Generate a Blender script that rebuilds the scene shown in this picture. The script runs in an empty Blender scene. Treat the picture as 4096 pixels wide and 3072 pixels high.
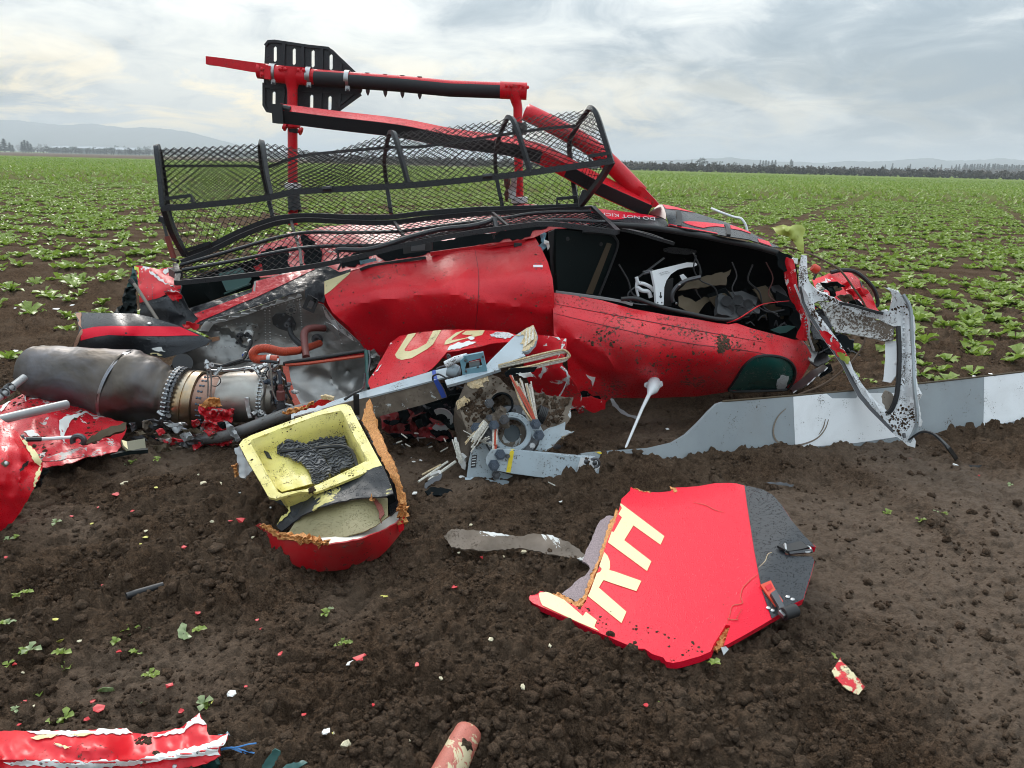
import bpy, bmesh, math, random
import numpy as np
from mathutils import Vector, Matrix
from mathutils.bvhtree import BVHTree
from mathutils.geometry import delaunay_2d_cdt

SC = bpy.context.scene
COL = SC.collection
random.seed(7)
RNG = np.random.default_rng(11)

# ------------------------------------------------------------------ camera
CAM_H = 1.60
FPX = 3036.0                    # focal length in photo pixels (4096 wide)
PITCH = math.radians(16.23)
ROLL = math.radians(1.41)
_r0 = Vector((1, 0, 0))
_f0 = Vector((0, math.cos(PITCH), -math.sin(PITCH)))
_u0 = Vector((0, math.sin(PITCH), math.cos(PITCH)))
CR = _r0 * math.cos(ROLL) + _u0 * math.sin(ROLL)
CU = -_r0 * math.sin(ROLL) + _u0 * math.cos(ROLL)
CF = _f0
CPOS = Vector((0, 0, CAM_H))
cam_data = bpy.data.cameras.new('camera')
cam = bpy.data.objects.new('camera', cam_data)
COL.objects.link(cam)
M = Matrix.Identity(4)
for i in range(3):
    M[i][0] = CR[i]; M[i][1] = CU[i]; M[i][2] = -CF[i]; M[i][3] = CPOS[i]
cam.matrix_world = M
cam_data.sensor_fit = 'HORIZONTAL'
cam_data.sensor_width = 36.0
cam_data.lens = 36.0 * FPX / 4096.0
cam_data.clip_start = 0.05
cam_data.clip_end = 30000
SC.camera = cam

# ------------------------------------------------------------------ world and sun
SUN_EL = math.radians(38)
SUN_AZ = math.radians(-24)       # from +Y towards +X
SUN_DIR = Vector((math.sin(SUN_AZ) * math.cos(SUN_EL), math.cos(SUN_AZ) * math.cos(SUN_EL), math.sin(SUN_EL)))
world = bpy.data.worlds.new('World')
SC.world = world
world.use_nodes = True
wn = world.node_tree.nodes; wl = world.node_tree.links
wn.clear()
def WN(t, **kw):
    n = wn.new(t)
    for k, v in kw.items():
        setattr(n, k, v)
    return n
def wmath(op, a, b=None, clamp=False):
    n = WN('ShaderNodeMath', operation=op, use_clamp=clamp)
    for i, q in enumerate((a, b)):
        if q is None: continue
        if isinstance(q, (int, float)): n.inputs[i].default_value = q
        else: wl.new(q, n.inputs[i])
    return n.outputs[0]
def wramp(fac, stops, interp='LINEAR'):
    n = WN('ShaderNodeValToRGB'); n.color_ramp.interpolation = interp
    el = n.color_ramp.elements
    while len(el) > 1: el.remove(el[-1])
    el[0].position = stops[0][0]; el[0].color = (*stops[0][1], 1)
    for p, c in stops[1:]:
        e = el.new(p); e.color = (*c, 1)
    wl.new(fac, n.inputs[0]); return n.outputs[0]
def wmix(fac, a, b, mode='MIX'):
    n = WN('ShaderNodeMix', data_type='RGBA', blend_type=mode)
    if isinstance(fac, (int, float)): n.inputs[0].default_value = fac
    else: wl.new(fac, n.inputs[0])
    for i, q in ((6, a), (7, b)):
        if isinstance(q, tuple): n.inputs[i].default_value = (*q, 1)
        else: wl.new(q, n.inputs[i])
    return n.outputs[2]
sky = WN('ShaderNodeTexSky', sky_type='NISHITA', sun_disc=False)
sky.sun_elevation = SUN_EL
sky.sun_rotation = SUN_AZ
sky.air_density = 1.2; sky.dust_density = 2.0
tc = WN('ShaderNodeTexCoord')
sep = WN('ShaderNodeSeparateXYZ'); wl.new(tc.outputs['Generated'], sep.inputs[0])
zc = wmath('MAXIMUM', sep.outputs[2], 0.0)
zz = wmath('ADD', zc, 0.24)
comb = WN('ShaderNodeCombineXYZ')
wl.new(wmath('DIVIDE', sep.outputs[0], zz), comb.inputs[0])
wl.new(wmath('DIVIDE', sep.outputs[1], zz), comb.inputs[1])
comb.inputs[2].default_value = 3.1
def wnoise(scale, detail, rough, dist=0.0, off=(0, 0, 0), sc=(1, 1, 1)):
    mp = WN('ShaderNodeMapping'); mp.inputs['Location'].default_value = off; mp.inputs['Scale'].default_value = sc
    wl.new(comb.outputs[0], mp.inputs[0])
    n = WN('ShaderNodeTexNoise'); n.inputs['Scale'].default_value = scale; n.inputs['Detail'].default_value = detail
    n.inputs['Roughness'].default_value = rough; n.inputs['Distortion'].default_value = dist
    wl.new(mp.outputs[0], n.inputs['Vector']); return n.outputs[0]
# closeness to the hidden sun
dot = WN('ShaderNodeVectorMath', operation='DOT_PRODUCT')
wl.new(tc.outputs['Generated'], dot.inputs[0])
_gd = Vector((math.sin(math.radians(-22)) * math.cos(math.radians(16)), math.cos(math.radians(-22)) * math.cos(math.radians(16)), math.sin(math.radians(16))))
dot.inputs[1].default_value = _gd
glow = wmath('POWER', wmath('MAXIMUM', dot.outputs['Value'], 0.0), 5.0)
big = wnoise(1.1, 5, 0.55, 0.3, (2.3, 0.7, 0))
fine = wnoise(3.4, 8, 0.62, 0.6, (5.1, 1.2, 0))
cl = wmath('ADD', wmath('MULTIPLY', big, 0.62), wmath('MULTIPLY', fine, 0.48))
cl = wmath('SUBTRACT', cl, 0.05)
cl = wmath('ADD', cl, wmath('MULTIPLY', wmath('SUBTRACT', glow, 0.30), 0.17))
cloud = wramp(cl, [(0.38, (3.0, 3.7, 4.25)), (0.45, (4.0, 4.65, 5.1)), (0.50, (5.6, 6.1, 6.35)), (0.55, (6.9, 7.3, 7.3)), (0.63, (8.5, 8.7, 8.3))])
# thin, warm breaks low over the horizon on the sun's side
low = wmath('SUBTRACT', 1.0, wmath('MULTIPLY', zc, 7.5), clamp=True)
brk = wnoise(2.2, 7, 0.62, 0.8, (1.4, 4.1, 0), (1.0, 1.0, 1.0))
brk = wmath('MULTIPLY', wmath('SUBTRACT', brk, 0.47), 8.0, clamp=True)
warm = wmath('MULTIPLY', wmath('MULTIPLY', brk, low), wmath('MULTIPLY', glow, 1.25), clamp=True)
cloud = wmix(warm, cloud, (17.0, 13.6, 7.8))
final = wmix(0.93, sky.outputs[0], cloud)
# an overcast sky is brighter overhead than at the horizon (CIE overcast)
ov = WN('ShaderNodeVectorMath', operation='SCALE'); wl.new(final, ov.inputs[0]); wl.new(wmath('ADD', wmath('MULTIPLY', zc, 2.25), 0.66), ov.inputs['Scale']); final = ov.outputs[0]
bg = WN('ShaderNodeBackground'); bg.inputs[1].default_value = 0.10
wl.new(final, bg.inputs[0])
wo = WN('ShaderNodeOutputWorld'); wl.new(bg.outputs[0], wo.inputs[0])

sun_data = bpy.data.lights.new('sun', 'SUN')
sun_data.energy = 1.5
sun_data.angle = math.radians(13)
sun_data.color = (1.0, 0.95, 0.88)
sun = bpy.data.objects.new('sun', sun_data)
COL.objects.link(sun)
sun.rotation_euler = (-SUN_DIR).to_track_quat('-Z', 'Y').to_euler()
sun.location = (-10, 20, 30)

SC.view_settings.view_transform = 'Standard'
SC.view_settings.look = 'None'
SC.view_settings.gamma = 1.0
SC.view_settings.exposure = 0.42
SC.view_settings.use_curve_mapping = False
SC.render.engine = 'CYCLES'
SC.cycles.use_denoising = True
SC.cycles.filter_width = 1.0
SC.cycles.max_bounces = 6
SC.cycles.diffuse_bounces = 3
SC.cycles.glossy_bounces = 3
SC.cycles.transmission_bounces = 4
SC.cycles.volume_bounces = 0
SC.cycles.transparent_max_bounces = 6

# ------------------------------------------------------------------ geometry helpers
def ray(u, v):
    return CF + CR * ((u - 2048.0) / FPX) + CU * ((1536.0 - v) / FPX)
def P(u, v, Y):
    d = ray(u, v); return CPOS + d * (Y / d.y)
def rays(u, v):
    u = np.asarray(u, float); v = np.asarray(v, float)
    return np.array(CF)[None] + np.outer((u - 2048) / FPX, np.array(CR)) + np.outer((1536 - v) / FPX, np.array(CU))
def PN(u, v, Y):
    d = rays(u, v); return np.array(CPOS)[None] + d * (np.asarray(Y) / d[:, 1])[:, None]
def G(u, v, z=0.0):
    d = ray(u, v); return CPOS + d * ((z - CAM_H) / d.z)

# hash based gradient noise, vectorised
_perm = RNG.permutation(512).astype(np.int64)
_perm = np.concatenate([_perm, _perm])
_ga = RNG.random(1024) * 2 * math.pi
_gx, _gy = np.cos(_ga), np.sin(_ga)
def pnoise(x, y, seed=0):
    x = np.asarray(x, float) + seed * 17.31; y = np.asarray(y, float) + seed * 9.77
    xi = np.floor(x).astype(np.int64); yi = np.floor(y).astype(np.int64)
    xf = x - xi; yf = y - yi
    def g(ix, iy, dx, dy):
        h = _perm[(_perm[ix & 511] + iy) & 511]
        return _gx[h] * dx + _gy[h] * dy
    s = xf * xf * xf * (xf * (xf * 6 - 15) + 10); t = yf * yf * yf * (yf * (yf * 6 - 15) + 10)
    a = g(xi, yi, xf, yf); b = g(xi + 1, yi, xf - 1, yf)
    c = g(xi, yi + 1, xf, yf - 1); d = g(xi + 1, yi + 1, xf - 1, yf - 1)
    return (a + (b - a) * s + ((c + (d - c) * s) - (a + (b - a) * s)) * t) * 1.4
def fbm(x, y, o=4, seed=0, gain=0.5):
    r = 0; a = 1
    for i in range(o):
        r = r + a * pnoise(x * 2 ** i, y * 2 ** i, seed + i); a *= gain
    return r
def worley(x, y, seed=0):
    x = np.asarray(x, float); y = np.asarray(y, float)
    xi = np.floor(x).astype(np.int64); yi = np.floor(y).astype(np.int64)
    best = np.full(x.shape, 9.0); bid = np.zeros(x.shape)
    for dx in (-1, 0, 1):
        for dy in (-1, 0, 1):
            cx = xi + dx; cy = yi + dy
            h = _perm[(_perm[(cx + seed * 31) & 511] + cy) & 511]
            h2 = _perm[(h + 77) & 511]
            px = cx + h / 512.0; py = cy + h2 / 512.0
            d = (px - x) ** 2 + (py - y) ** 2
            m = d < best
            best = np.where(m, d, best); bid = np.where(m, h2 / 512.0, bid)
    return np.sqrt(best), bid

def root_of(o):
    while o.parent is not None: o = o.parent
    return o
def setp(o, label=None, cat=None, group=None, kind=None):
    if label: o['label'] = label
    if cat: o['category'] = cat
    if group: o['group'] = group
    if kind: o['kind'] = kind
    return o
def thing(name, label, cat, loc, group=None):
    o = bpy.data.objects.new(name, None); COL.objects.link(o)
    o.location = loc; o.empty_display_size = 0.1
    return setp(o, label, cat, group)
def mesh_obj(name, V, F, mat, parent=None, smooth=True, sharp=38, loc=None, uvs=None):
    """one mesh object built from world-space vertices"""
    V = np.asarray(V, dtype=np.float64).reshape(-1, 3)
    if parent is not None:
        base = np.array(root_of(parent).location)
    elif loc is not None:
        base = np.array(loc, float)
    else:
        base = np.array([V[:, 0].mean(), V[:, 1].mean(), V[:, 2].min()])
    me = bpy.data.meshes.new(name)
    me.from_pydata((V - base).tolist(), [], [list(map(int, f)) for f in F])
    me.validate(); me.update()
    for m in (mat if isinstance(mat, (list, tuple)) else [mat]): me.materials.append(m)
    if smooth:
        me.shade_smooth()
        try: me.set_sharp_from_angle(angle=math.radians(sharp))
        except Exception: pass
    o = bpy.data.objects.new(name, me); COL.objects.link(o)
    if parent is not None: o.parent = parent
    else: o.location = base
    return o
def np_mesh(name, V, F, mat, smooth=False, attr=None):
    """fast path for big triangle or quad meshes (F is an n x k array)"""
    me = bpy.data.meshes.new(name)
    n, k = F.shape
    me.vertices.add(len(V)); me.vertices.foreach_set('co', np.ascontiguousarray(V, dtype=np.float32).ravel())
    me.loops.add(n * k); me.loops.foreach_set('vertex_index', np.ascontiguousarray(F, dtype=np.int32).ravel())
    me.polygons.add(n); me.polygons.foreach_set('loop_start', np.arange(0, n * k, k, dtype=np.int32))
    try: me.polygons.foreach_set('loop_total', np.full(n, k, dtype=np.int32))
    except Exception: pass
    me.update(calc_edges=True)
    if smooth: me.shade_smooth()
    if attr is not None:
        for nm, arr in attr.items():
            a = me.attributes.new(nm, 'FLOAT', 'POINT'); a.data.foreach_set('value', np.ascontiguousarray(arr, dtype=np.float32))
    me.materials.append(mat)
    o = bpy.data.objects.new(name, me); COL.objects.link(o)
    return o

class Buf:
    """collects several shapes that make up ONE part"""
    def __init__(s): s.V = []; s.F = []; s.n = 0; s.MI = []
    def add(s, V, F, mi=0):
        V = np.asarray(V, float).reshape(-1, 3)
        s.V.append(V); s.F += [[int(i) + s.n for i in f] for f in F]; s.MI += [mi] * len(F); s.n += len(V); return s
    def out(s, name, mat, parent=None, **kw):
        o = mesh_obj(name, np.concatenate(s.V), s.F, mat, parent, **kw)
        if any(s.MI) and len(o.data.polygons) == len(s.MI): o.data.polygons.foreach_set('material_index', s.MI)
        return o

def catmull(pts, n=6, closed=False):
    pts = [np.asarray(p, float) for p in pts]
    if len(pts) < 3 and not closed:
        return [pts[0] + (pts[-1] - pts[0]) * i / n for i in range(n + 1)]
    out = []; N = len(pts)
    rng = range(N if closed else N - 1)
    for i in rng:
        if closed: p0, p1, p2, p3 = pts[(i - 1) % N], pts[i], pts[(i + 1) % N], pts[(i + 2) % N]
        else:
            p1, p2 = pts[i], pts[i + 1]
            p0 = pts[i - 1] if i > 0 else 2 * p1 - p2
            p3 = pts[i + 2] if i + 2 < N else 2 * p2 - p1
        for k in range(n):
            t = k / n
            out.append(0.5 * (2 * p1 + (p2 - p0) * t + (2 * p0 - 5 * p1 + 4 * p2 - p3) * t * t + (3 * p1 - p0 - 3 * p2 + p3) * t ** 3))
    if not closed: out.append(pts[-1])
    return out
def tube_geo(path, r, n=10, cap=True, up=None, sq=None, rot=0.0):
    """tube along world points; r a number or list; sq=(w,h) gives a box section"""
    path = [np.asarray(p, float) for p in path]
    m = len(path); V = []; F = []
    rr = r if isinstance(r, (list, tuple, np.ndarray)) else [r] * m
    if len(rr) != m: rr = np.interp(np.linspace(0, 1, m), np.linspace(0, 1, len(rr)), rr)
    tang = []
    for i in range(m):
        d = path[min(i + 1, m - 1)] - path[max(i - 1, 0)]
        tang.append(d / (np.linalg.norm(d) + 1e-12))
    ref = np.array(up if up is not None else (0, 0, 1.0))
    if abs(np.dot(ref, tang[0])) > 0.95: ref = np.array((0, 1.0, 0))
    x = np.cross(tang[0], ref); x /= np.linalg.norm(x)
    for i in range(m):
        t = tang[i]
        x = x - t * np.dot(x, t); x /= (np.linalg.norm(x) + 1e-12)
        y = np.cross(x, t)
        if sq:
            k = 4; w, h = sq[0] / 2, sq[1] / 2
            for a, b in ((-w, -h), (w, -h), (w, h), (-w, h)):
                c, s_ = math.cos(rot), math.sin(rot)
                V.append(path[i] + x * (a * c - b * s_) + y * (a * s_ + b * c))
        else:
            k = n
            for j in range(n):
                a = 2 * math.pi * j / n + rot
                V.append(path[i] + (x * math.cos(a) + y * math.sin(a)) * rr[i])
    for i in range(m - 1):
        for j in range(k):
            a = i * k + j; b = i * k + (j + 1) % k
            F.append((a, b, b + k, a + k))
    if cap:
        F.append(tuple(range(k - 1, -1, -1))); F.append(tuple((m - 1) * k + j for j in range(k)))
    return V, F
def tube(name, path, r, mat, parent=None, smooth_n=0, n=10, cap=True, sq=None, rot=0.0, up=None, **kw):
    if smooth_n: path = catmull(path, smooth_n)
    V, F = tube_geo(path, r, n, cap, up, sq, rot)
    return mesh_obj(name, V, F, mat, parent, **kw)
def pp(pts): return [np.array(P(*p)) for p in pts]

def lathe_geo(p0, p1, prof, n=32, cap=False):
    """surface of revolution about p0->p1; prof = [(t along 0..1, radius)]"""
    p0 = np.asarray(p0, float); p1 = np.asarray(p1, float); ax = p1 - p0
    d = ax / np.linalg.norm(ax); ref = np.array((0, 0, 1.0))
    if abs(d[2]) > 0.9: ref = np.array((0, 1.0, 0))
    x = np.cross(d, ref); x /= np.linalg.norm(x); y = np.cross(x, d)
    V = []; F = []
    for t, r in prof:
        for j in range(n):
            a = 2 * math.pi * j / n
            V.append(p0 + ax * t + (x * math.cos(a) + y * math.sin(a)) * r)
    for i in range(len(prof) - 1):
        for j in range(n):
            a = i * n + j; b = i * n + (j + 1) % n
            F.append((a, a + n, b + n, b))
    if cap:
        F.append(tuple(range(n))); F.append(tuple((len(prof) - 1) * n + j for j in range(n - 1, -1, -1)))
    return V, F
def box_geo(c, sx, sy, sz, R=None):
    V = np.array([(x, y, z) for x in (-.5, .5) for y in (-.5, .5) for z in (-.5, .5)]) * np.array((sx, sy, sz))
    if R is not None: V = V @ np.array(R).T
    V = V + np.asarray(c, float)
    F = [(0, 1, 3, 2), (4, 6, 7, 5), (0, 4, 5, 1), (2, 3, 7, 6), (0, 2, 6, 4), (1, 5, 7, 3)]
    return V, F
def bevel_obj(o, w=0.003, seg=2):
    m = o.modifiers.new('bevel', 'BEVEL'); m.width = w; m.segments = seg; m.limit_method = 'ANGLE'; m.angle_limit = math.radians(40)
    return o

# thin plate spline depth through control points (photo pixel -> depth)
class TPS:
    def __init__(s, ctrl):
        c = np.array(ctrl, float); s.x = c[:, :2] / 1000.0; n = len(c)
        if n < 3:
            s.w = None; s.c0 = c[:, 2].mean(); return
        d = np.linalg.norm(s.x[:, None] - s.x[None], axis=2)
        K = np.where(d > 0, d * d * np.log(d + 1e-12), 0) + np.eye(n) * 1e-6
        A = np.zeros((n + 3, n + 3)); A[:n, :n] = K; A[:n, n] = 1; A[:n, n + 1:] = s.x; A[n, :n] = 1; A[n + 1:, :n] = s.x.T
        b = np.zeros(n + 3); b[:n] = c[:, 2]
        s.w = np.linalg.lstsq(A, b, rcond=None)[0]; s.n = n
    def __call__(s, u, v):
        q = np.stack([np.asarray(u, float), np.asarray(v, float)], -1) / 1000.0
        if s.w is None: return np.full(len(q), s.c0)
        d = np.linalg.norm(q[:, None] - s.x[None], axis=2)
        K = np.where(d > 0, d * d * np.log(d + 1e-12), 0)
        return K @ s.w[:s.n] + s.w[s.n] + q @ s.w[s.n + 1:]
def plane_depth(p0, n):
    """depth function of a world plane"""
    p0 = np.asarray(p0, float); n = np.asarray(n, float)
    def f(u, v):
        d = rays(u, v); t = ((p0 - np.array(CPOS)) @ n) / (d @ n); return t * d[:, 1]
    return f
def plane3(a, b, c):
    a, b, c = (np.array(P(*q)) for q in (a, b, c))
    n = np.cross(b - a, c - a); n /= np.linalg.norm(n); return plane_depth(a, n)

def jag(outline, amp=6, step=14, seed=1, parts=None):
    """roughen a traced outline; parts = indices of the edges to tear (None: all)"""
    rnd = random.Random(seed); out = []
    N = len(outline)
    for i in range(N):
        a = outline[i]; b = outline[(i + 1) % N]
        out.append((a[0], a[1]))
        if parts is not None and i not in parts: continue
        L = math.hypot(b[0] - a[0], b[1] - a[1]); k = int(L // step)
        nx, ny = -(b[1] - a[1]) / (L + 1e-9), (b[0] - a[0]) / (L + 1e-9)
        for j in range(1, k):
            t = (j + rnd.uniform(-.3, .3)) / k; o = rnd.uniform(-amp, amp)
            out.append((a[0] + (b[0] - a[0]) * t + nx * o, a[1] + (b[1] - a[1]) * t + ny * o))
    return out
def cdt_region(outline, step, holes=(), extra=()):
    """triangulated inside of a pixel outline with a jittered grid of inner points"""
    def dens(poly):
        out = []
        for i in range(len(poly)):
            a = poly[i]; b = poly[(i + 1) % len(poly)]
            L = math.hypot(b[0] - a[0], b[1] - a[1]); k = max(1, int(L / step))
            for j in range(k): out.append((a[0] + (b[0] - a[0]) * j / k, a[1] + (b[1] - a[1]) * j / k))
        return out
    loops = [dens(outline)] + [dens(h) for h in holes]
    pts = []; edges = []
    for lp in loops:
        s = len(pts); pts += lp; edges += [(s + i, s + (i + 1) % len(lp)) for i in range(len(lp))]
    B = np.array(pts)
    x0, y0 = B.min(0); x1, y1 = B.max(0)
    gx = np.arange(x0 + step * .5, x1, step); gy = np.arange(y0 + step * .5, y1, step * .87)
    gr = np.array([(x + (step / 2 if j % 2 else 0), y) for j, y in enumerate(gy) for x in gx])
    def inside(poly, q):
        c = np.zeros(len(q), bool); p = np.array(poly)
        for i in range(len(p)):
            a = p[i]; b = p[(i + 1) % len(p)]
            cond = (a[1] > q[:, 1]) != (b[1] > q[:, 1])
            xx = (b[0] - a[0]) * (q[:, 1] - a[1]) / (b[1] - a[1] + 1e-12) + a[0]
            c ^= cond & (q[:, 0] < xx)
        return c
    if len(gr):
        m = inside(outline, gr)
        for h in holes: m &= ~inside(h, gr)
        gr = gr[m]
        if len(gr):
            d = np.min(np.linalg.norm(gr[:, None] - B[None], axis=2), axis=1); gr = gr[d > step * .45]
    allp = [Vector(p) for p in pts] + [Vector(p) for p in gr] + [Vector(p) for p in extra]
    vo, eo, fo, *_ = delaunay_2d_cdt(allp, edges, [], 1, 1e-4)
    vo = np.array([(p[0], p[1]) for p in vo])
    tris = []
    cen = np.array([vo[list(f)].mean(0) for f in fo])
    ok = inside(outline, cen)
    for h in holes: ok &= ~inside(h, cen)
    for f, k in zip(fo, ok):
        if k: tris.append(list(f))
    return vo, tris
def crease(vo, lines):
    """depth offset of fold lines: (polyline px, amount m, width px)"""
    off = np.zeros(len(vo))
    for pl, amt, w in lines:
        pl = np.array(pl, float); best = np.full(len(vo), 1e9)
        for i in range(len(pl) - 1):
            a, b = pl[i], pl[i + 1]; ab = b - a
            t = np.clip(((vo - a) @ ab) / (ab @ ab), 0, 1)
            best = np.minimum(best, np.linalg.norm(vo - (a + t[:, None] * ab), axis=1))
        off += amt * np.exp(-best / w)
    return off
def sheet_geo(outline, depth, step=24, thick=0.003, rough=0.0, rscale=120, creases=(), holes=(), seed=0, ridged=False):
    vo, tris = cdt_region(outline, step, holes)
    df = depth if callable(depth) else (TPS(depth) if isinstance(depth, (list, tuple)) else (lambda u, v, c=depth: np.full(len(u), float(c))))
    Y = df(vo[:, 0], vo[:, 1])
    if rough:
        nz = fbm(vo[:, 0] / rscale, vo[:, 1] / rscale, 3, seed)
        if ridged: nz = 1 - 2 * np.abs(nz)
        Y = Y + rough * nz
    if creases: Y = Y + crease(vo, creases)
    V = PN(vo[:, 0], vo[:, 1], Y)
    T = np.array(tris)
    n = np.cross(V[T[:, 1]] - V[T[:, 0]], V[T[:, 2]] - V[T[:, 0]])
    # face the camera
    cen = V[T].mean(1); flip = np.einsum('ij,ij->i', n, np.array(CPOS) - cen) < 0
    T[flip] = T[flip][:, ::-1]; n[flip] *= -1
    vn = np.zeros_like(V)
    for k in range(3): np.add.at(vn, T[:, k], n)
    vn /= (np.linalg.norm(vn, axis=1)[:, None] + 1e-12)
    N = len(V); Vb = V - vn * thick
    F = T.tolist() + (T[:, ::-1] + N).tolist()
    cnt = {}
    for t in T.tolist():
        for a, b in ((t[0], t[1]), (t[1], t[2]), (t[2], t[0])): cnt[(a, b)] = 1
    for (a, b) in list(cnt):
        if (b, a) not in cnt: F.append((b, a, a + N, b + N))
    return np.concatenate([V, Vb]), F
def sheet(name, outline, depth, mat, parent=None, **kw):
    sm = kw.pop('sharp', 38); loc = kw.pop('loc', None)
    V, F = sheet_geo(outline, depth, **kw)
    return mesh_obj(name, V, F, mat, parent, sharp=sm, loc=loc)
def bvh_of(objs):
    V = []; F = []; n = 0
    for o in (objs if isinstance(objs, (list, tuple)) else [objs]):
        b = Vector(root_of(o).location) if o.parent else Vector(o.location)
        V += [v.co + b for v in o.data.vertices]; F += [[i + n for i in p.vertices] for p in o.data.polygons]; n = len(V)
    return BVHTree.FromPolygons(V, F)
def hit(bvh, u, v):
    d = ray(u, v).normalized(); h = bvh.ray_cast(CPOS, d)
    return (h[0], h[1] if h[1] is not None and h[1].dot(d) < 0 else (-h[1] if h[1] is not None else None))
def decal_geo(outline, bvh, off=0.002, step=22, holes=(), thick=0.0015):
    """a thin skin (paint film, sticker, gasket) laid on an existing surface"""
    vo, tris = cdt_region(outline, step, holes)
    V = []; NN = []; ok = []
    for u, v in vo:
        l, n = hit(bvh, u, v)
        ok.append(l is not None)
        if l is None: V.append((0, 0, 0)); NN.append((0, 0, 0))
        else: V.append(l + n * off); NN.append(n)
    V = np.array([tuple(q) for q in V]); NN = np.array([tuple(q) for q in NN]); F = []
    N = len(V); cnt = {}
    T = []
    for t in tris:
        if not all(ok[i] for i in t): continue
        p = V[t]; n = np.cross(p[1] - p[0], p[2] - p[0])
        if n @ (np.array(CPOS) - p.mean(0)) < 0: t = t[::-1]
        T.append(t)
        for a, b in ((t[0], t[1]), (t[1], t[2]), (t[2], t[0])): cnt[(a, b)] = 1
    F = [list(t) for t in T]
    if thick:
        F += [[i + N for i in t[::-1]] for t in T]
        for (a, b) in list(cnt):
            if (b, a) not in cnt: F.append([b, a, a + N, b + N])
        V = np.concatenate([V, V - NN * thick])
    return V, F
def decal(name, outline, target, mat, parent=None, off=0.002, **kw):
    bvh = target if isinstance(target, BVHTree) else bvh_of(target)
    V, F = decal_geo(outline, bvh, off, **kw)
    if not F: return None
    par = list(range(len(V)))
    def fd(i):
        while par[i] != i: par[i] = par[par[i]]; i = par[i]
        return i
    for f in F:
        for i in f[1:]: par[fd(i)] = fd(f[0])
    comps = {}
    for f in F: comps.setdefault(fd(f[0]), []).append(f)
    o = None
    for fs in sorted(comps.values(), key=len, reverse=True):
        if o is not None and len(fs) < .12 * len(F): break
        use = sorted({i for f in fs for i in f}); mp = {i: k for k, i in enumerate(use)}
        q = mesh_obj(name, V[use], [[mp[i] for i in f] for f in fs], mat, parent); o = o or q
    return o
def dome_geo(p, n, r, h=0.4, seg=6):
    p = np.array(p); n = np.array(n); ref = np.array((0, 0, 1.0)) if abs(n[2]) < .9 else np.array((1.0, 0, 0))
    x = np.cross(n, ref); x /= np.linalg.norm(x); y = np.cross(n, x)
    V = []; F = []
    for k, (q, z) in enumerate(((1, -0.15), (1, h * .4), (.6, h * .85))):
        for j in range(seg):
            a = 2 * math.pi * j / seg; V.append(p + (x * math.cos(a) + y * math.sin(a)) * r * q + n * r * z)
    V.append(p + n * r * h)
    for k in range(2):
        for j in range(seg):
            a = k * seg + j; b = k * seg + (j + 1) % seg; F.append((a, b, b + seg, a + seg))
    for j in range(seg): F.append((2 * seg + j, 2 * seg + (j + 1) % seg, 3 * seg))
    return V, F
def rivet_row(pts, n, bvh, r=0.004, h=0.5, buf=None):
    """rivet heads spaced evenly along a pixel polyline on a surface"""
    buf = buf or Buf(); pts = [np.array(p, float) for p in pts]
    L = [0]
    for a, b in zip(pts, pts[1:]): L.append(L[-1] + np.linalg.norm(b - a))
    for k in range(n):
        s = L[-1] * k / max(1, n - 1); i = min(len(pts) - 2, max(0, int(np.searchsorted(L, s) - 1)))
        q = pts[i] + (pts[i + 1] - pts[i]) * ((s - L[i]) / max(1e-9, L[i + 1] - L[i]))
        l, nn = hit(bvh, q[0], q[1])
        if l is not None: buf.add(*dome_geo(l, nn, r, h))
    return buf

# zoom window -> photo pixel
def zc_(x0, y0, s): return lambda pts: [((p[0] / s + x0), (p[1] / s + y0), *p[2:]) for p in pts]
zA = zc_(600, 100, 1.106); zB = zc_(0, 1000, 1.58); zC = zc_(1200, 1200, 1.7015); zD = zc_(2100, 800, 1.3012)
zE = zc_(0, 1700, 1.2094); zF = zc_(1600, 1800, 1.1642); zG = zc_(2600, 900, 1.3824); zH = zc_(0, 400, 1.8433)
zI = zc_(800, 100, 2.765); zJ = zc_(1600, 250, 2.0109); zK = zc_(600, 550, 2.765); zL = zc_(1400, 700, 2.0109)

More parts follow.
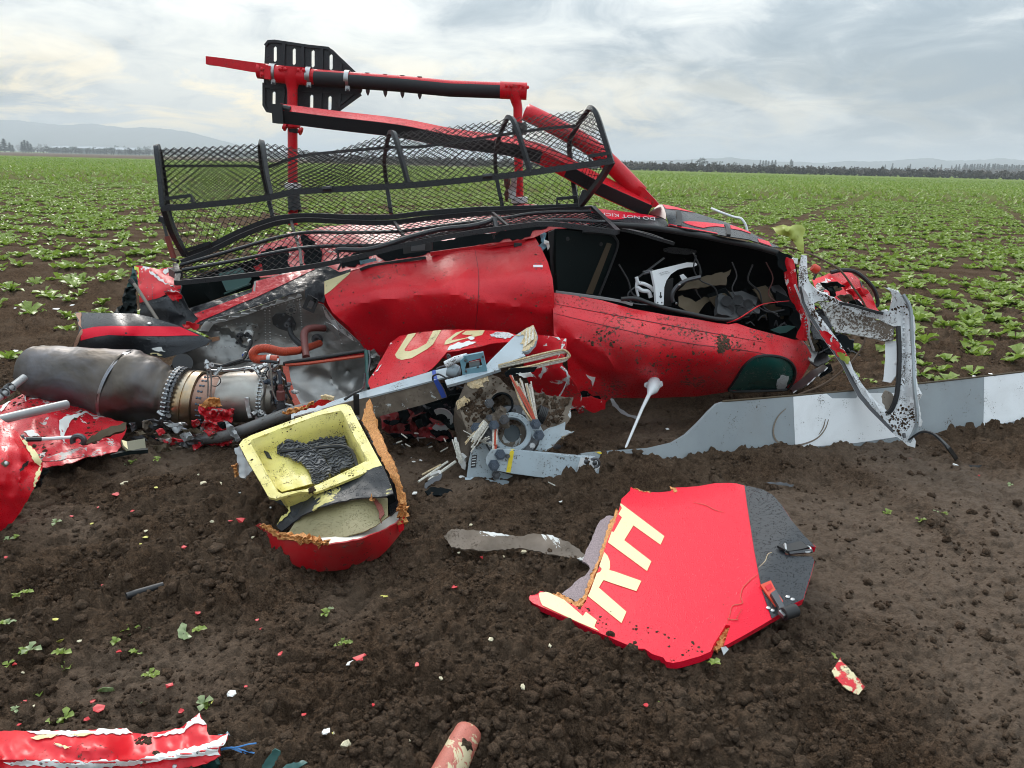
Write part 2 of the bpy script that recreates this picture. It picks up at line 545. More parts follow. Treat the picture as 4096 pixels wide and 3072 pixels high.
# ------------------------------------------------------------------ materials
class NT:
    def __init__(s, name):
        s.m = bpy.data.materials.new(name); s.m.use_nodes = True
        s.t = s.m.node_tree; s.t.nodes.clear()
        s.out = s.n('ShaderNodeOutputMaterial'); s.b = s.n('ShaderNodeBsdfPrincipled')
        s.l(s.b.outputs[0], s.out.inputs[0])
        s.co = s.n('ShaderNodeTexCoord').outputs['Object']
    def n(s, t, **kw):
        q = s.t.nodes.new(t)
        for k, v in kw.items(): setattr(q, k, v)
        return q
    def l(s, a, b): s.t.links.new(a, b)
    def put(s, v, sock):
        if isinstance(v, (int, float)): sock.default_value = v
        elif isinstance(v, tuple): sock.default_value = (*v, 1) if len(v) == 3 and sock.type == 'RGBA' else v
        else: s.l(v, sock)
    def math(s, op, a, b=None, clamp=False):
        q = s.n('ShaderNodeMath', operation=op, use_clamp=clamp); s.put(a, q.inputs[0])
        if b is not None: s.put(b, q.inputs[1])
        return q.outputs[0]
    def noise(s, scale, detail=4, rough=.55, dist=0., vec=None, off=None, sc=None):
        v = vec or s.co
        if off or sc:
            mp = s.n('ShaderNodeMapping'); s.l(v, mp.inputs[0])
            if off: mp.inputs['Location'].default_value = off
            if sc: mp.inputs['Scale'].default_value = sc
            v = mp.outputs[0]
        q = s.n('ShaderNodeTexNoise'); s.l(v, q.inputs['Vector'])
        q.inputs['Scale'].default_value = scale; q.inputs['Detail'].default_value = detail
        q.inputs['Roughness'].default_value = rough; q.inputs['Distortion'].default_value = dist
        return q.outputs[0]
    def voro(s, scale, feature='F1', rnd=1.0, vec=None):
        q = s.n('ShaderNodeTexVoronoi', feature=feature); s.l(vec or s.co, q.inputs['Vector'])
        q.inputs['Scale'].default_value = scale; q.inputs['Randomness'].default_value = rnd
        return q
    def rng(s, x, a, b, c=0., d=1.):
        q = s.n('ShaderNodeMapRange', clamp=True); s.put(x, q.inputs[0])
        for i, k in enumerate((a, b, c, d)): q.inputs[i + 1].default_value = k
        return q.outputs[0]
    def mix(s, f, a, b, mode='MIX'):
        q = s.n('ShaderNodeMix', data_type='RGBA', blend_type=mode); s.put(f, q.inputs[0]); s.put(a, q.inputs[6]); s.put(b, q.inputs[7])
        return q.outputs[2]
    def mixf(s, f, a, b):
        q = s.n('ShaderNodeMix', data_type='FLOAT'); s.put(f, q.inputs[0]); s.put(a, q.inputs[2]); s.put(b, q.inputs[3]); return q.outputs[0]
    def bump(s, h, strength, dist=0.01, nrm=None):
        q = s.n('ShaderNodeBump'); q.inputs['Strength'].default_value = strength; q.inputs['Distance'].default_value = dist
        s.l(h, q.inputs['Height'])
        if nrm is not None: s.l(nrm, q.inputs['Normal'])
        return q.outputs[0]
    def seti(s, k, v): s.put(v, s.b.inputs[k])

SOIL = (0.060, 0.040, 0.027)
def surf(name, col, rough=.45, metal=0., col2=None, vscale=6., mud=0., mudscale=9., drops=0., dent=0., dscale=7.,
         chips=None, chipamt=.0, chipscale=8., grain=0., gscale=300., spec=.5, coat=0., soot=None, smear=0., stretch=None):
    """general painted / metal / plastic surface with wear, splashed mud and rain drops"""
    t = NT(name); c = col; r = rough
    if col2:
        f = t.rng(t.noise(vscale, 5, .6, .4, sc=stretch), .38, .64); c = t.mix(f, col, col2)
    if grain:
        g = t.rng(t.noise(gscale, 3, .7, sc=stretch), .3, .7, 1 - grain, 1 + grain)
        c = t.mix(1.0, c, t.mix(0., g, g), 'MULTIPLY')
    nrm = None
    if chips:
        n1 = t.noise(chipscale, 7, .68, .6, off=(3.3, 1.1, 7.7))
        f = t.rng(n1, .60 - chipamt * .2, .61 - chipamt * .2); c = t.mix(f, c, chips); r = t.mixf(f, r, .55)
    if soot:
        f = t.rng(t.noise(3.1, 5, .6, .6, off=(1, 5, 2)), .42, .68); c = t.mix(f, c, soot)
    if dent:
        nrm = t.bump(t.noise(dscale, 3, .5, .3, off=(9, 2, 4)), dent, .03)
    if drops:
        vo = t.voro(165.); h = t.rng(vo.outputs['Distance'], .16, .40, 1., 0.)
        sel = t.rng(t.noise(60., 2, .5), .40, .58)
        h = t.math('MULTIPLY', h, sel)
        v2 = t.voro(75.); h2 = t.rng(v2.outputs['Distance'], .12, .22, 1., 0.)
        h = t.math('ADD', h, h2)
        nrm = t.bump(h, drops, .0028, nrm)
        r = t.mixf(t.math('MINIMUM', h, 1.0), r, max(.06, rough * .35))
    if mud:
        n1 = t.noise(mudscale, 3, .6, .2, off=(7, 3, 1)); n2 = t.noise(mudscale * 13, 4, .66, .0, off=(2, 8, 5))
        s_ = t.math('ADD', t.math('MULTIPLY', n1, .40), t.math('MULTIPLY', n2, .60))
        th = .66 - mud * .22
        f = t.rng(s_, th, th + .05)
        c = t.mix(f, c, (.088, .062, .044)); r = t.mixf(f, r, .85)
        if metal: t.seti('Metallic', t.mixf(f, metal, 0.))
        nrm = t.bump(f, .6, .004, nrm)
    elif metal: t.seti('Metallic', metal)
    if smear:
        f = t.math('MULTIPLY', t.rng(t.noise(4., 6, .65, .5, off=(4, 4, 9)), .45, .75), smear)
        c = t.mix(f, c, (.20, .155, .12)); r = t.mixf(f, r, .75)
    t.seti('Base Color', c); t.seti('Roughness', r); t.seti('Specular IOR Level', spec)
    if coat: t.seti('Coat Weight', coat); t.b.inputs['Coat Roughness'].default_value = .08
    if nrm is not None: t.l(nrm, t.b.inputs['Normal'])
    return t.m

RED = (0.66, 0.006, 0.016)
M_RED = surf('red_paint', RED, .30, spec=.38, col2=(.52, .005, .014), vscale=3, mud=.30, mudscale=6, drops=.35, dent=.12)
M_REDMUD = surf('muddy_red_paint', RED, .32, col2=(.50, .006, .014), vscale=3, mud=.44, mudscale=4.5, drops=.3, dent=.14, smear=.12)
M_REDWET = surf('wet_red_paint', (.74, .007, .030), .32, drops=.32, mud=.10, dent=.05, spec=.25)
M_REDCHIP = surf('chipped_red_paint', RED, .34, chips=(.72, .72, .70), chipamt=.10, chipscale=8, mud=.40, drops=.3, dent=.12, spec=.3, smear=.12)
M_REDWRECK = surf('scraped_red_paint', (.50, .008, .018), .45, chips=(.36, .33, .31), chipamt=.22, chipscale=11, mud=.5, dent=.4, smear=.3)
M_BLACKP = surf('black_paint', (.016, .018, .022), .32, drops=.8, dent=.06, mud=.08)
M_BLACKW = surf('black_wrinkled_film', (.018, .019, .023), .28, drops=.3, spec=.25, dent=.28, dscale=26, mud=.2)
M_REDW = surf('red_wrinkled_film', (.55, .008, .02), .28, drops=.3, spec=.25, dent=.28, dscale=26, mud=.12)
M_TUBEBLK = surf('black_steel_tube', (.014, .015, .018), .36, drops=.55, grain=.2, gscale=90)
M_MESHBLK = surf('black_expanded_metal', (.006, .006, .008), .55, spec=.2)
M_RUBBER = surf('black_rubber', (.012, .012, .013), .55, mud=.2)
M_GRIP = surf('black_grip_tape', (.014, .014, .016), .7, grain=.4, gscale=220)
M_PLASTIC = surf('black_moulded_plastic', (.017, .018, .021), .42, drops=.3, grain=.15, gscale=80)
M_DARK = surf('dark_lining_and_gap_shade', (.010, .012, .013), .7, mud=.12, mudscale=7, spec=0.)  # near-black lining, also used to paint the shade in gaps and voids
M_DARKGRN = surf('dark_green_primer', (.006, .010, .010), .6, mud=.15, spec=.1)
M_TEAL = surf('teal_primer', (.030, .095, .085), .5, mud=.15)
M_TEALGLASS = surf('teal_tinted_window', (.006, .075, .062), .16, mud=.38, mudscale=5, smear=.15, spec=.6)
M_WHITE = surf('white_paint', (.74, .75, .76), .42, mud=.12)
M_WHITEMUD = surf('white_paint_mud_spots', (.70, .71, .72), .45, mud=.52, mudscale=9, smear=.45)
M_WHITEMUD2 = surf('white_paint_heavy_mud', (.55, .54, .52), .5, mud=.82, mudscale=6, smear=.5)
M_GREYBLADE = surf('blade_grey_paint', (.27, .30, .315), .42, mud=.30, mudscale=8, smear=.22, col2=(.235, .262, .28), vscale=2.5)
M_WHITEBLADE = surf('blade_white_paint', (.80, .81, .82), .42, mud=.26, mudscale=9, smear=.20)
M_GREYEDGE = surf('blade_leading_edge_strip', (.33, .34, .345), .36, metal=.3, mud=.2, smear=.35)
M_GREYHUB = surf('hub_pale_blue_grey', (.40, .47, .51), .45, mud=.42, mudscale=6, smear=.55)
M_HUBMUD = surf('hub_muddy_composite', (.17, .135, .10), .75, col2=(.075, .054, .038), vscale=7, mud=.5, mudscale=6, smear=.35, chips=(.42, .44, .44), chipamt=-.12, chipscale=9)
M_SPAR = surf('spar_blue_grey', (.38, .44, .48), .45, mud=.36, smear=.35, stretch=(1, 1, 1))
M_FIBRE = surf('cream_glass_fibre', (.56, .44, .27), .6, grain=.5, gscale=120, col2=(.46, .33, .17), vscale=30)
M_FIBREW = surf('pale_glass_fibre', (.58, .55, .48), .6, grain=.4, gscale=120, mud=.2)
M_HONEY = surf('orange_honeycomb', (.44, .17, .045), .7, grain=.6, gscale=260, col2=(.60, .27, .08), vscale=70)
M_ALU = surf('bare_aluminium', (.66, .66, .65), .36, metal=.6, mud=.18, dent=.25, dscale=9, smear=.12)
M_ALUDARK = surf('sooty_aluminium', (.34, .335, .32), .40, metal=.75, mud=.16, dent=.5, dscale=6, soot=(.15, .145, .14), smear=.12)
M_STEEL = surf('steel_fitting', (.42, .42, .42), .35, metal=.9, mud=.2)
M_STEELDK = surf('dark_steel_fitting', (.10, .10, .105), .4, metal=.7, mud=.3)
M_BOLT = surf('blue_grey_bolt', (.085, .105, .135), .4, metal=.6, mud=.2)
M_EXH = surf('burnt_exhaust_steel', (.115, .098, .082), .48, metal=.75, col2=(.05, .041, .033), vscale=2.4, soot=(.13, .13, .145), dent=.55, dscale=6, mud=.12, smear=.3)
M_EXHIN = surf('exhaust_heat_tint', (.30, .27, .25), .34, metal=.95, col2=(.12, .15, .21), vscale=5, dent=.35, dscale=6)
M_BRONZE = surf('bronze_heat_tint_steel', (.52, .34, .17), .30, metal=.95, col2=(.48, .42, .34), vscale=6, soot=(.22, .20, .18))
M_CASING = surf('dull_grey_casing', (.46, .44, .40), .42, metal=.85, col2=(.34, .30, .27), vscale=5, mud=.1, smear=.25)
M_COPPER = surf('brownish_casing_ring', (.34, .20, .15), .38, metal=.8, col2=(.22, .14, .11), vscale=9)
M_HOSERED = surf('red_silicone_hose', (.42, .055, .022), .5, grain=.25, gscale=120, mud=.12)
M_HOSEMAR = surf('maroon_hose', (.13, .035, .03), .5)
M_CABLE = surf('black_cable', (.016, .016, .018), .45)
M_YELLOW = surf('pale_yellow_paint', (.72, .63, .16), .42, mud=.42, mudscale=16, col2=(.62, .53, .16), vscale=5, drops=.2, chips=(.07, .068, .05), chipamt=-.30, chipscale=6, smear=.28)
M_YELLOWBLK = surf('scuffed_black_over_yellow', (.030, .032, .036), .5, spec=.3, chips=(.50, .44, .16), chipamt=.16, chipscale=5, drops=.9, mud=.1)
M_KHAKI = surf('khaki_primer', (.22, .19, .09), .5, drops=.9, col2=(.26, .22, .11), vscale=4)
M_PRIMER = surf('zinc_green_yellow_primer', (.29, .33, .045), .55, mud=.36, mudscale=14)
M_LIME = surf('lime_edge_strip', (.55, .62, .06), .45, mud=.1)
M_CREAM = surf('cream_vinyl', (.76, .67, .36), .40, drops=.3, mud=.06, spec=.3)
M_CREAMD = surf('muddy_cream_vinyl', (.66, .56, .30), .45, drops=.3, mud=.30)
M_LETTER = surf('white_vinyl', (.72, .73, .74), .4)
M_FILTER = surf('dark_grey_filter_pleats', (.085, .085, .09), .7, col2=(.16, .16, .165), vscale=20, grain=.3, gscale=200)
M_WEAVE = surf('mauve_grey_core_weave', (.22, .165, .175), .65, grain=.5, gscale=200)
M_BLUETAPE = surf('blue_tape', (.012, .05, .30), .45, mud=.15)
M_YELTAPE = surf('yellow_tape', (.72, .55, .02), .45, mud=.15)
M_BLUEFIT = surf('light_blue_fitting', (.16, .32, .39), .45, mud=.35, metal=.2)
M_ORANGE = surf('orange_red_plastic', (.62, .05, .02), .4, mud=.1)
M_FOAM = surf('cream_foam', (.62, .55, .38), .8, grain=.3, gscale=150, mud=.12)
M_FOAMW = surf('white_foam', (.74, .73, .70), .8, mud=.15)
M_REDCHIPS = surf('red_paint_chip', (.50, .015, .022), .5, mud=.3, mudscale=20)
M_YELCHIP = surf('yellow_chip', (.50, .46, .09), .6, mud=.3, mudscale=20)
M_MUDDYBAND = surf('mud_caked_white_strip', (.12, .088, .062), .7, col2=(.17, .13, .10), vscale=12, chips=(.62, .61, .58), chipamt=.42, chipscale=5, mud=.4)
M_PINK = surf('faded_salmon_tube', (.42, .12, .085), .6, chips=(.55, .46, .28), chipamt=.25, chipscale=14, mud=.2, grain=.2)
M_BROWNTRIM = surf('muddy_brown_trim', (.085, .064, .040), .7, mud=.35, smear=.12, spec=.2)
M_SKINPINK = surf('wet_scraped_red_skin', (.50, .02, .03), .34, chips=(.62, .50, .48), chipamt=.0, chipscale=9, drops=.5, dent=.3, mud=.3, spec=.2)
M_WINDOWGLASS = surf('smoked_window', (.02, .022, .024), .10, mud=.4)
M_BLUEWIRE = surf('blue_wire', (.06, .22, .52), .4)

# ------------------------------------------------------------------ ground
def gz_base(x, y):
    """gentle shape of the ground (what things rest on)"""
    x = np.asarray(x, float); y = np.asarray(y, float)
    near = np.clip((14 - y) / 6, 0, 1)
    z = near * (0.030 * pnoise(x * .55, y * .55, 3) + 0.028 * pnoise(x * 1.5, y * 1.5, 5)) + (1 - near) * 0.03 * pnoise(x * .25, y * .25, 8)
    for (px, py, h, w, e) in MOUNDS:
        z = z + h * np.exp(-((x - px) / w) ** 2 - ((y - py) / (w * e)) ** 2)
    return z
def _m(u, v, h, w, e=.6):
    g = G(u, v); return (g.x, g.y, h, w, e)
MOUNDS = [_m(2560, 1900, .085, .22), _m(2330, 1930, .05, .22), _m(2780, 1930, .035, .3), _m(1900, 2010, .04, .35), _m(2060, 2060, .03, .3),
          _m(2480, 1690, -.06, .40, .7), _m(1750, 1760, -.05, .4, .7), _m(1300, 2280, -.03, .25), _m(2380, 2470, -.03, .2), _m(2000, 2420, .03, .25),
          _m(3450, 2450, .02, .3), _m(3000, 2700, .03, .22), _m(1500, 2560, .03, .18), _m(2700, 2800, -.03, .25), _m(900, 2330, .03, .3), _m(3300, 1850, .03, .5, .4)]
def rough_mask(x, y):
    m = .85 + .45 * fbm(x * .9, y * .9, 3, 21)
    m = m - .55 * np.exp(-((x - 1.75) / .55) ** 2 - ((y - 2.6) / 1.1) ** 2)      # trodden, wet smooth ground on the right
    m = m - .30 * np.exp(-((x - 2.6) / .8) ** 2 - ((y - 3.4) / .5) ** 2)
    return np.clip(m, .52, 1.15)
def gz(x, y, detail=True):
    z = gz_base(x, y)
    if not detail: return z
    rm = rough_mask(x, y)
    fade = np.clip((16 - y) / 7, 0, 1)
    wx = x + .012 * pnoise(x * 22, y * 22, 31); wy = y + .012 * pnoise(x * 22, y * 22, 37)
    d1, i1 = worley(wx * 11, wy * 11, 1); d2, i2 = worley(wx * 26, wy * 26, 2); d3, i3 = worley(wx * 52, wy * 52, 3)
    b = lambda d, i: np.sqrt(np.clip(1 - (d / .75) ** 2, 0, 1)) * (.25 + .75 * i)
    det = rm ** 1.4 * (.042 * b(d1, i1) * (i1 > .5) + .032 * b(d2, i2) + .019 * b(d3, i3)) + .030 * rm * fbm(x * 6, y * 6, 4, 41) + .005 * (.5 + .5 * rm) * pnoise(x * 70, y * 70, 44)
    # shallow trodden hollows
    return z + det * fade + (1 - fade) * .02 * pnoise(x * 2.2, y * 2.2, 47)

DS = .0030
s_ = np.arange(-.88, .88, DS)
yr = [1.05]
while yr[-1] < 6.5: yr.append(yr[-1] * (1 + DS))
while yr[-1] < 15: yr.append(yr[-1] * 1.006)
while yr[-1] < 60: yr.append(yr[-1] * 1.014)
while yr[-1] < 7000: yr.append(yr[-1] * 1.06)
yr = np.array(yr)
X = yr[:, None] * s_[None]; Yg = np.repeat(yr[:, None], len(s_), 1)
xf, yf = X.ravel(), Yg.ravel()
zf = np.zeros_like(xf)
for a in range(0, len(xf), 200000): zf[a:a + 200000] = gz(xf[a:a + 200000], yf[a:a + 200000])
nr, nc = len(yr), len(s_)
idx = np.arange(nr * nc).reshape(nr, nc)
Fq = np.stack([idx[:-1, :-1].ravel(), idx[:-1, 1:].ravel(), idx[1:, 1:].ravel(), idx[1:, :-1].ravel()], 1)
packed = (1 - rough_mask(xf, yf)) * np.clip((6.2 - yf) / 1.5, 0, 1)

def soil_mat(name='wet_dark_soil', packed_attr=True):
    t = NT(name)
    n1 = t.noise(2.2, 5, .6); n2 = t.noise(38, 6, .7); n3 = t.noise(150, 5, .72); n4 = t.noise(11, 5, .68); n5 = t.noise(330, 3, .7)
    c = t.mix(t.rng(n2, .32, .68), (.048, .031, .0205), (.140, .094, .064))
    c = t.mix(1.0, c, t.mix(t.rng(t.math('ADD', t.math('MULTIPLY', n3, .6), t.math('MULTIPLY', n5, .4)), .40, .60), (.45, .45, .45), (1.5, 1.46, 1.42)), 'MULTIPLY')
    c = t.mix(t.rng(n1, .42, .66), c, t.mix(.45, c, (.165, .118, .084)))
    r = t.rng(n2, .3, .7, .50, .85)
    h = t.math('ADD', t.math('ADD', t.math('MULTIPLY', n2, 1.0), t.math('MULTIPLY', n4, 1.6)), t.math('MULTIPLY', n3, .9))
    if packed_attr:
        at = t.n('ShaderNodeAttribute', attribute_name='packed'); f = t.rng(at.outputs['Fac'], .18, .50)
        c = t.mix(t.math('MULTIPLY', f, .62), c, t.mix(t.rng(n2, .3, .7), (.150, .102, .070), (.240, .172, .124)))
        r = t.mixf(f, r, .62)
        ar = t.n('ShaderNodeAttribute', attribute_name='crop'); g = ar.outputs['Fac']
        gn = t.noise(1.3, 5, .65); gn2 = t.noise(9, 3, .6)
        gc = t.mix(t.rng(gn, .35, .65), (.150, .215, .038), (.225, .295, .066))
        gc = t.mix(t.rng(gn2, .35, .65), t.mix(.5, gc, (.05, .055, .03)), gc)
        br = t.n('ShaderNodeAttribute', attribute_name='bare'); 
        c = t.mix(g, c, gc); c = t.mix(br.outputs['Fac'], c, (.13, .095, .07)); r = t.mixf(g, r, .9)
    t.seti('Base Color', c); t.seti('Roughness', r); t.seti('Specular IOR Level', t.math('MULTIPLY', f, .16) if packed_attr else .05)
    t.l(t.bump(h, 1.0, .020), t.b.inputs['Normal'])
    return t.m
M_SOIL = soil_mat(); M_CLOD = soil_mat('soil_clod', False)
crop = np.clip((yf - 26) / 60, 0, 1) * .9
left_end = 270 + 0.04 * xf
fe = np.where(xf < 5 + .0 * yf, 0, 0)
bare = ((xf / yf < -.05) & (yf > 262) & (yf < 900)).astype(float)
soil = np_mesh('field', np.stack([xf, yf, zf], 1), Fq, M_SOIL, smooth=True, attr={'packed': packed, 'crop': crop, 'bare': bare})
setp(soil, kind='structure', label='dark wet ploughed soil with a green crop field reaching the horizon')
g = mesh_obj('ground', [(-9000, -60, -.25), (9000, -60, -.25), (9000, 12000, -.25), (-9000, 12000, -.25)], [(0, 1, 2, 3)], M_CLOD, loc=(0, 0, 0), smooth=False)
setp(g, kind='structure', label='earth under the field')

# crumbs of soil lying loose on top
def ico(sub):
    bm = bmesh.new(); bmesh.ops.create_icosphere(bm, subdivisions=sub, radius=1.0)
    V = np.array([v.co[:] for v in bm.verts]); F = np.array([[v.index for v in f.verts] for f in bm.faces]); bm.free(); return V, F
def scatter_clods(n, sub, size, ymin, ymax, seed):
    rg = np.random.default_rng(seed); V0, F0 = ico(sub)
    y = ymin * (ymax / ymin) ** (rg.random(n * 3) ** 1.0); x = (rg.random(n * 3) * 2 - 1) * .82 * y
    k = rg.random(n * 3) < (rough_mask(x, y) - .36) * 1.5 * (.35 + .65 * (fbm(x * 2.3, y * 2.3, 2, 61) > -.15))
    x, y = x[k][:n], y[k][:n]; n = len(x)
    z = gz(x, y)
    s = size[0] * (size[1] / size[0]) ** (rg.random(n) ** 1.8)
    J = V0[None] * (1 + .75 * (rg.random((n, len(V0), 1)) - .5)) * (s[:, None, None]) * (.75 + .5 * rg.random((n, 1, 3))) * np.array((1, 1, .8))
    a = rg.random(n) * 6.28; ca, sa = np.cos(a), np.sin(a)
    Jx = J[..., 0] * ca[:, None] - J[..., 1] * sa[:, None]; Jy = J[..., 0] * sa[:, None] + J[..., 1] * ca[:, None]
    W = np.stack([Jx + x[:, None], Jy + y[:, None], J[..., 2] + (z + s * .25)[:, None]], -1)
    F = (F0[None] + (np.arange(n) * len(V0))[:, None, None]).reshape(-1, 3)
    return W.reshape(-1, 3), F
Va, Fa = scatter_clods(17500, 1, (.0035, .012), 1.4, 6.5, 5)
Vb, Fb = scatter_clods(1600, 2, (.010, .024), 1.4, 7.5, 6)
clods = np_mesh('soil_clods', np.concatenate([Va, Vb]), np.concatenate([Fa, Fb + len(Va)]), M_CLOD, smooth=False)
setp(clods, 'loose crumbs and clods of dark soil on the churned ground', 'soil', kind='stuff')

# ------------------------------------------------------------------ crop
def leaf_mat(name, c1, c2, c3):
    t = NT(name)
    oi = t.n('ShaderNodeObjectInfo'); 
    n = t.noise(1.7, 3, .6, vec=t.n('ShaderNodeNewGeometry').outputs['Position']); n2 = t.noise(26, 3, .6, vec=t.n('ShaderNodeNewGeometry').outputs['Position'])
    c = t.mix(t.rng(n2, .34, .66), c1, c2); c = t.mix(t.rng(n, .5, .72), c, c3)
    t.seti('Base Color', c); t.seti('Roughness', .38); t.seti('Specular IOR Level', .45)
    tr = t.n('ShaderNodeBsdfTranslucent'); t.put(t.mix(.5, c, (.16, .30, .03)), tr.inputs['Color'])
    mx = t.n('ShaderNodeMixShader'); mx.inputs[0].default_value = .36
    t.l(t.b.outputs[0], mx.inputs[1]); t.l(tr.outputs[0], mx.inputs[2]); t.l(mx.outputs[0], t.out.inputs[0])
    return t.m
M_LEAF = leaf_mat('crop_leaf', (.175, .240, .032), (.330, .425, .095), (.250, .310, .048))
M_LEAFPALE = leaf_mat('pale_torn_leaf', (.26, .34, .15), (.36, .42, .22), (.30, .36, .18))
def leaf_geo(L, W, az, el, curl, nst=5, rnd=random, base=(0, 0, 0), fold=.25):
    """one leaf: stations along the midrib with a lobed blade"""
    V = []; F = []
    p = np.array(base, float); d = el
    ca, sa = math.cos(az), math.sin(az); side = np.array((-sa, ca, 0))
    prof = {5: (.10, .34, .62, 1.0, .12), 3: (.18, 1.0, .2), 4: (.12, .6, 1.0, .15), 2: (.25, .9)}[nst]
    for i in range(nst):
        w = W * prof[i] * .5
        up = np.array((-ca * math.sin(d), -sa * math.sin(d), math.cos(d)))
        wob = rnd.uniform(-.15, .15) * W
        V += [p + side * w + up * (w * fold * 2 + wob), p.copy(), p - side * w + up * (w * fold * 2 - wob)]
        p = p + np.array((ca * math.cos(d), sa * math.cos(d), math.sin(d))) * (L / (nst - 1)); d -= curl
    for i in range(nst - 1):
        a = i * 3; F += [(a, a + 1, a + 4, a + 3), (a + 1, a + 2, a + 5, a + 4)]
    return V, F
def plant_geo(seed, nleaf, L, nst):
    r = random.Random(seed); b = Buf()
    for k in range(nleaf):
        b.add(*leaf_geo(L * r.uniform(.6, 1.15), L * r.uniform(.45, .70), k * 2.4 + r.uniform(-.4, .4), r.uniform(.30, 1.05), r.uniform(.10, .34), nst, r))
    return np.concatenate(b.V), b.F
def crop_density(x, y):
    d = np.interp(y, [5.2, 6, 8, 10, 14, 20, 30], [.07, .14, .24, .46, .80, .95, 1.0])
    right = np.clip((x - 1.0) / 1.6, 0, 1)
    d = np.maximum(d, right * np.interp(y, [5.3, 6.2, 7.5, 9.5, 14], [.06, .34, .62, .85, 1.0]))
    d = d * np.clip(.75 + 1.6 * fbm(x * .35, y * 1.1, 3, 71), .08, 1.3)
    # tractor tracks
    for (a, b, w) in ((G(2880, 985), G(3450, 795), .34), (G(4130, 900), G(3930, 780), .32), (G(2400, 1010), G(2980, 815), .22)):
        ax, ay, bx, by = a.x, a.y, b.x, b.y
        tt = ((x - ax) * (bx - ax) + (y - ay) * (by - ay)) / ((bx - ax) ** 2 + (by - ay) ** 2)
        dist = np.hypot(x - (ax + tt * (bx - ax)), y - (ay + tt * (by - ay)))
        d = np.where((dist < w) & (tt > -.6) & (tt < 1.5), d * .12, d)
    return d
def in_wreck(x, y):
    return (x > -2.4) & (x < 2.65) & (y < 6.2) | ((y < 5.35) & (x > -3.2))
rg = np.random.default_rng(77)
def crop_points(n, y0, y1, pw=1.):
    y = np.sqrt(y0 ** 2 + (y1 ** 2 - y0 ** 2) * rg.random(n) ** pw); x = (rg.random(n) * 2 - 1) * .86 * y
    k = (rg.random(n) < crop_density(x, y)) & ~in_wreck(x, y)
    return x[k], y[k]
# nearest plants, one object each
xa, ya = crop_points(32000, 5.3, 44)
x1, y1 = xa[ya < 12], ya[ya < 12]
q = np.stack([x1, y1 - 0, gz(x1, y1) - CAM_H], 1) @ np.array([CR, CU, CF]).T
uu = 2048 + FPX * q[:, 0] / q[:, 2]
vis = (uu > -60) & (uu < 4150)
order = np.argsort(y1 + 100 * ~vis)
near_i = order[:300]; far_i = order[300:]
protos = []
for k in range(6):
    V, F = plant_geo(100 + k, 8 + k % 4, .120 + .011 * k, 5)
    me = bpy.data.meshes.new('crop_plant'); me.from_pydata(V.tolist(), [], F); me.materials.append(M_LEAF); me.shade_smooth(); protos.append(me)
for j, i in enumerate(near_i):
    o = bpy.data.objects.new('crop_plant', protos[j % 6]); COL.objects.link(o)
    o.location = (x1[i], y1[i], gz(x1[i:i + 1], y1[i:i + 1])[0] - .004); o.rotation_euler = (random.uniform(-.15, .15), random.uniform(-.15, .15), random.uniform(0, 6.28))
    s = random.uniform(.65, 1.15); o.scale = (s, s, s * random.uniform(.8, 1.1))
    w_ = 'left of the tail stub' if uu[i] < 1100 else ('behind the cargo basket' if uu[i] < 2450 else ('right of the helicopter nose' if uu[i] < 3700 else 'near the right border'))
    setp(o, ('large' if s > .95 else 'small' if s < .78 else 'middling') + ' green leafy crop plant ' + w_ + (' close to the wreck' if y1[i] < 7.2 else ' a little further back'), 'plant', 'crop plants nearest the wreck')
def crop_mass(x, y, protoG, smin, smax):
    VV = []; FF = []; n0 = 0
    z = gz(x, y); pick = rg.integers(0, len(protoG), len(x))
    for k, (V0, F0) in enumerate(protoG):
        m = pick == k; n = m.sum()
        if n == 0: continue
        V0 = np.asarray(V0); F0 = np.asarray(F0)
        a = rg.random(n) * 6.28; s = smin + (smax - smin) * rg.random(n); ca, sa = np.cos(a), np.sin(a)
        W = np.stack([(V0[None, :, 0] * ca[:, None] - V0[None, :, 1] * sa[:, None]) * s[:, None] + x[m][:, None],
                      (V0[None, :, 0] * sa[:, None] + V0[None, :, 1] * ca[:, None]) * s[:, None] + y[m][:, None],
                      V0[None, :, 2] * s[:, None] + z[m][:, None] - .004], -1).reshape(-1, 3)
        VV.append(W); FF.append((F0[None] + (np.arange(n) * len(V0))[:, None, None]).reshape(-1, F0.shape[1]) + n0); n0 += len(W)
    return np.concatenate(VV), np.concatenate(FF)
midP = [plant_geo(200 + k, 4, .165, 3) for k in range(4)]
farP = [plant_geo(300 + k, 3, .24, 2) for k in range(4)]
x2 = np.concatenate([xa[ya >= 12], x1[far_i]]); y2 = np.concatenate([ya[ya >= 12], y1[far_i]])
VA, FA = crop_mass(x2, y2, midP, .7, 1.25)
x3, y3 = crop_points(28000, 42, 200, 1.3)
VB, FB = crop_mass(x3, y3, farP, .9, 1.6)
cm = np_mesh('crop_rows', np.concatenate([VA, VB]), np.concatenate([FA, FB + len(VA)]), M_LEAF, smooth=True)
setp(cm, 'dense green leafy crop covering the field behind the wreck', 'crop', kind='stuff')

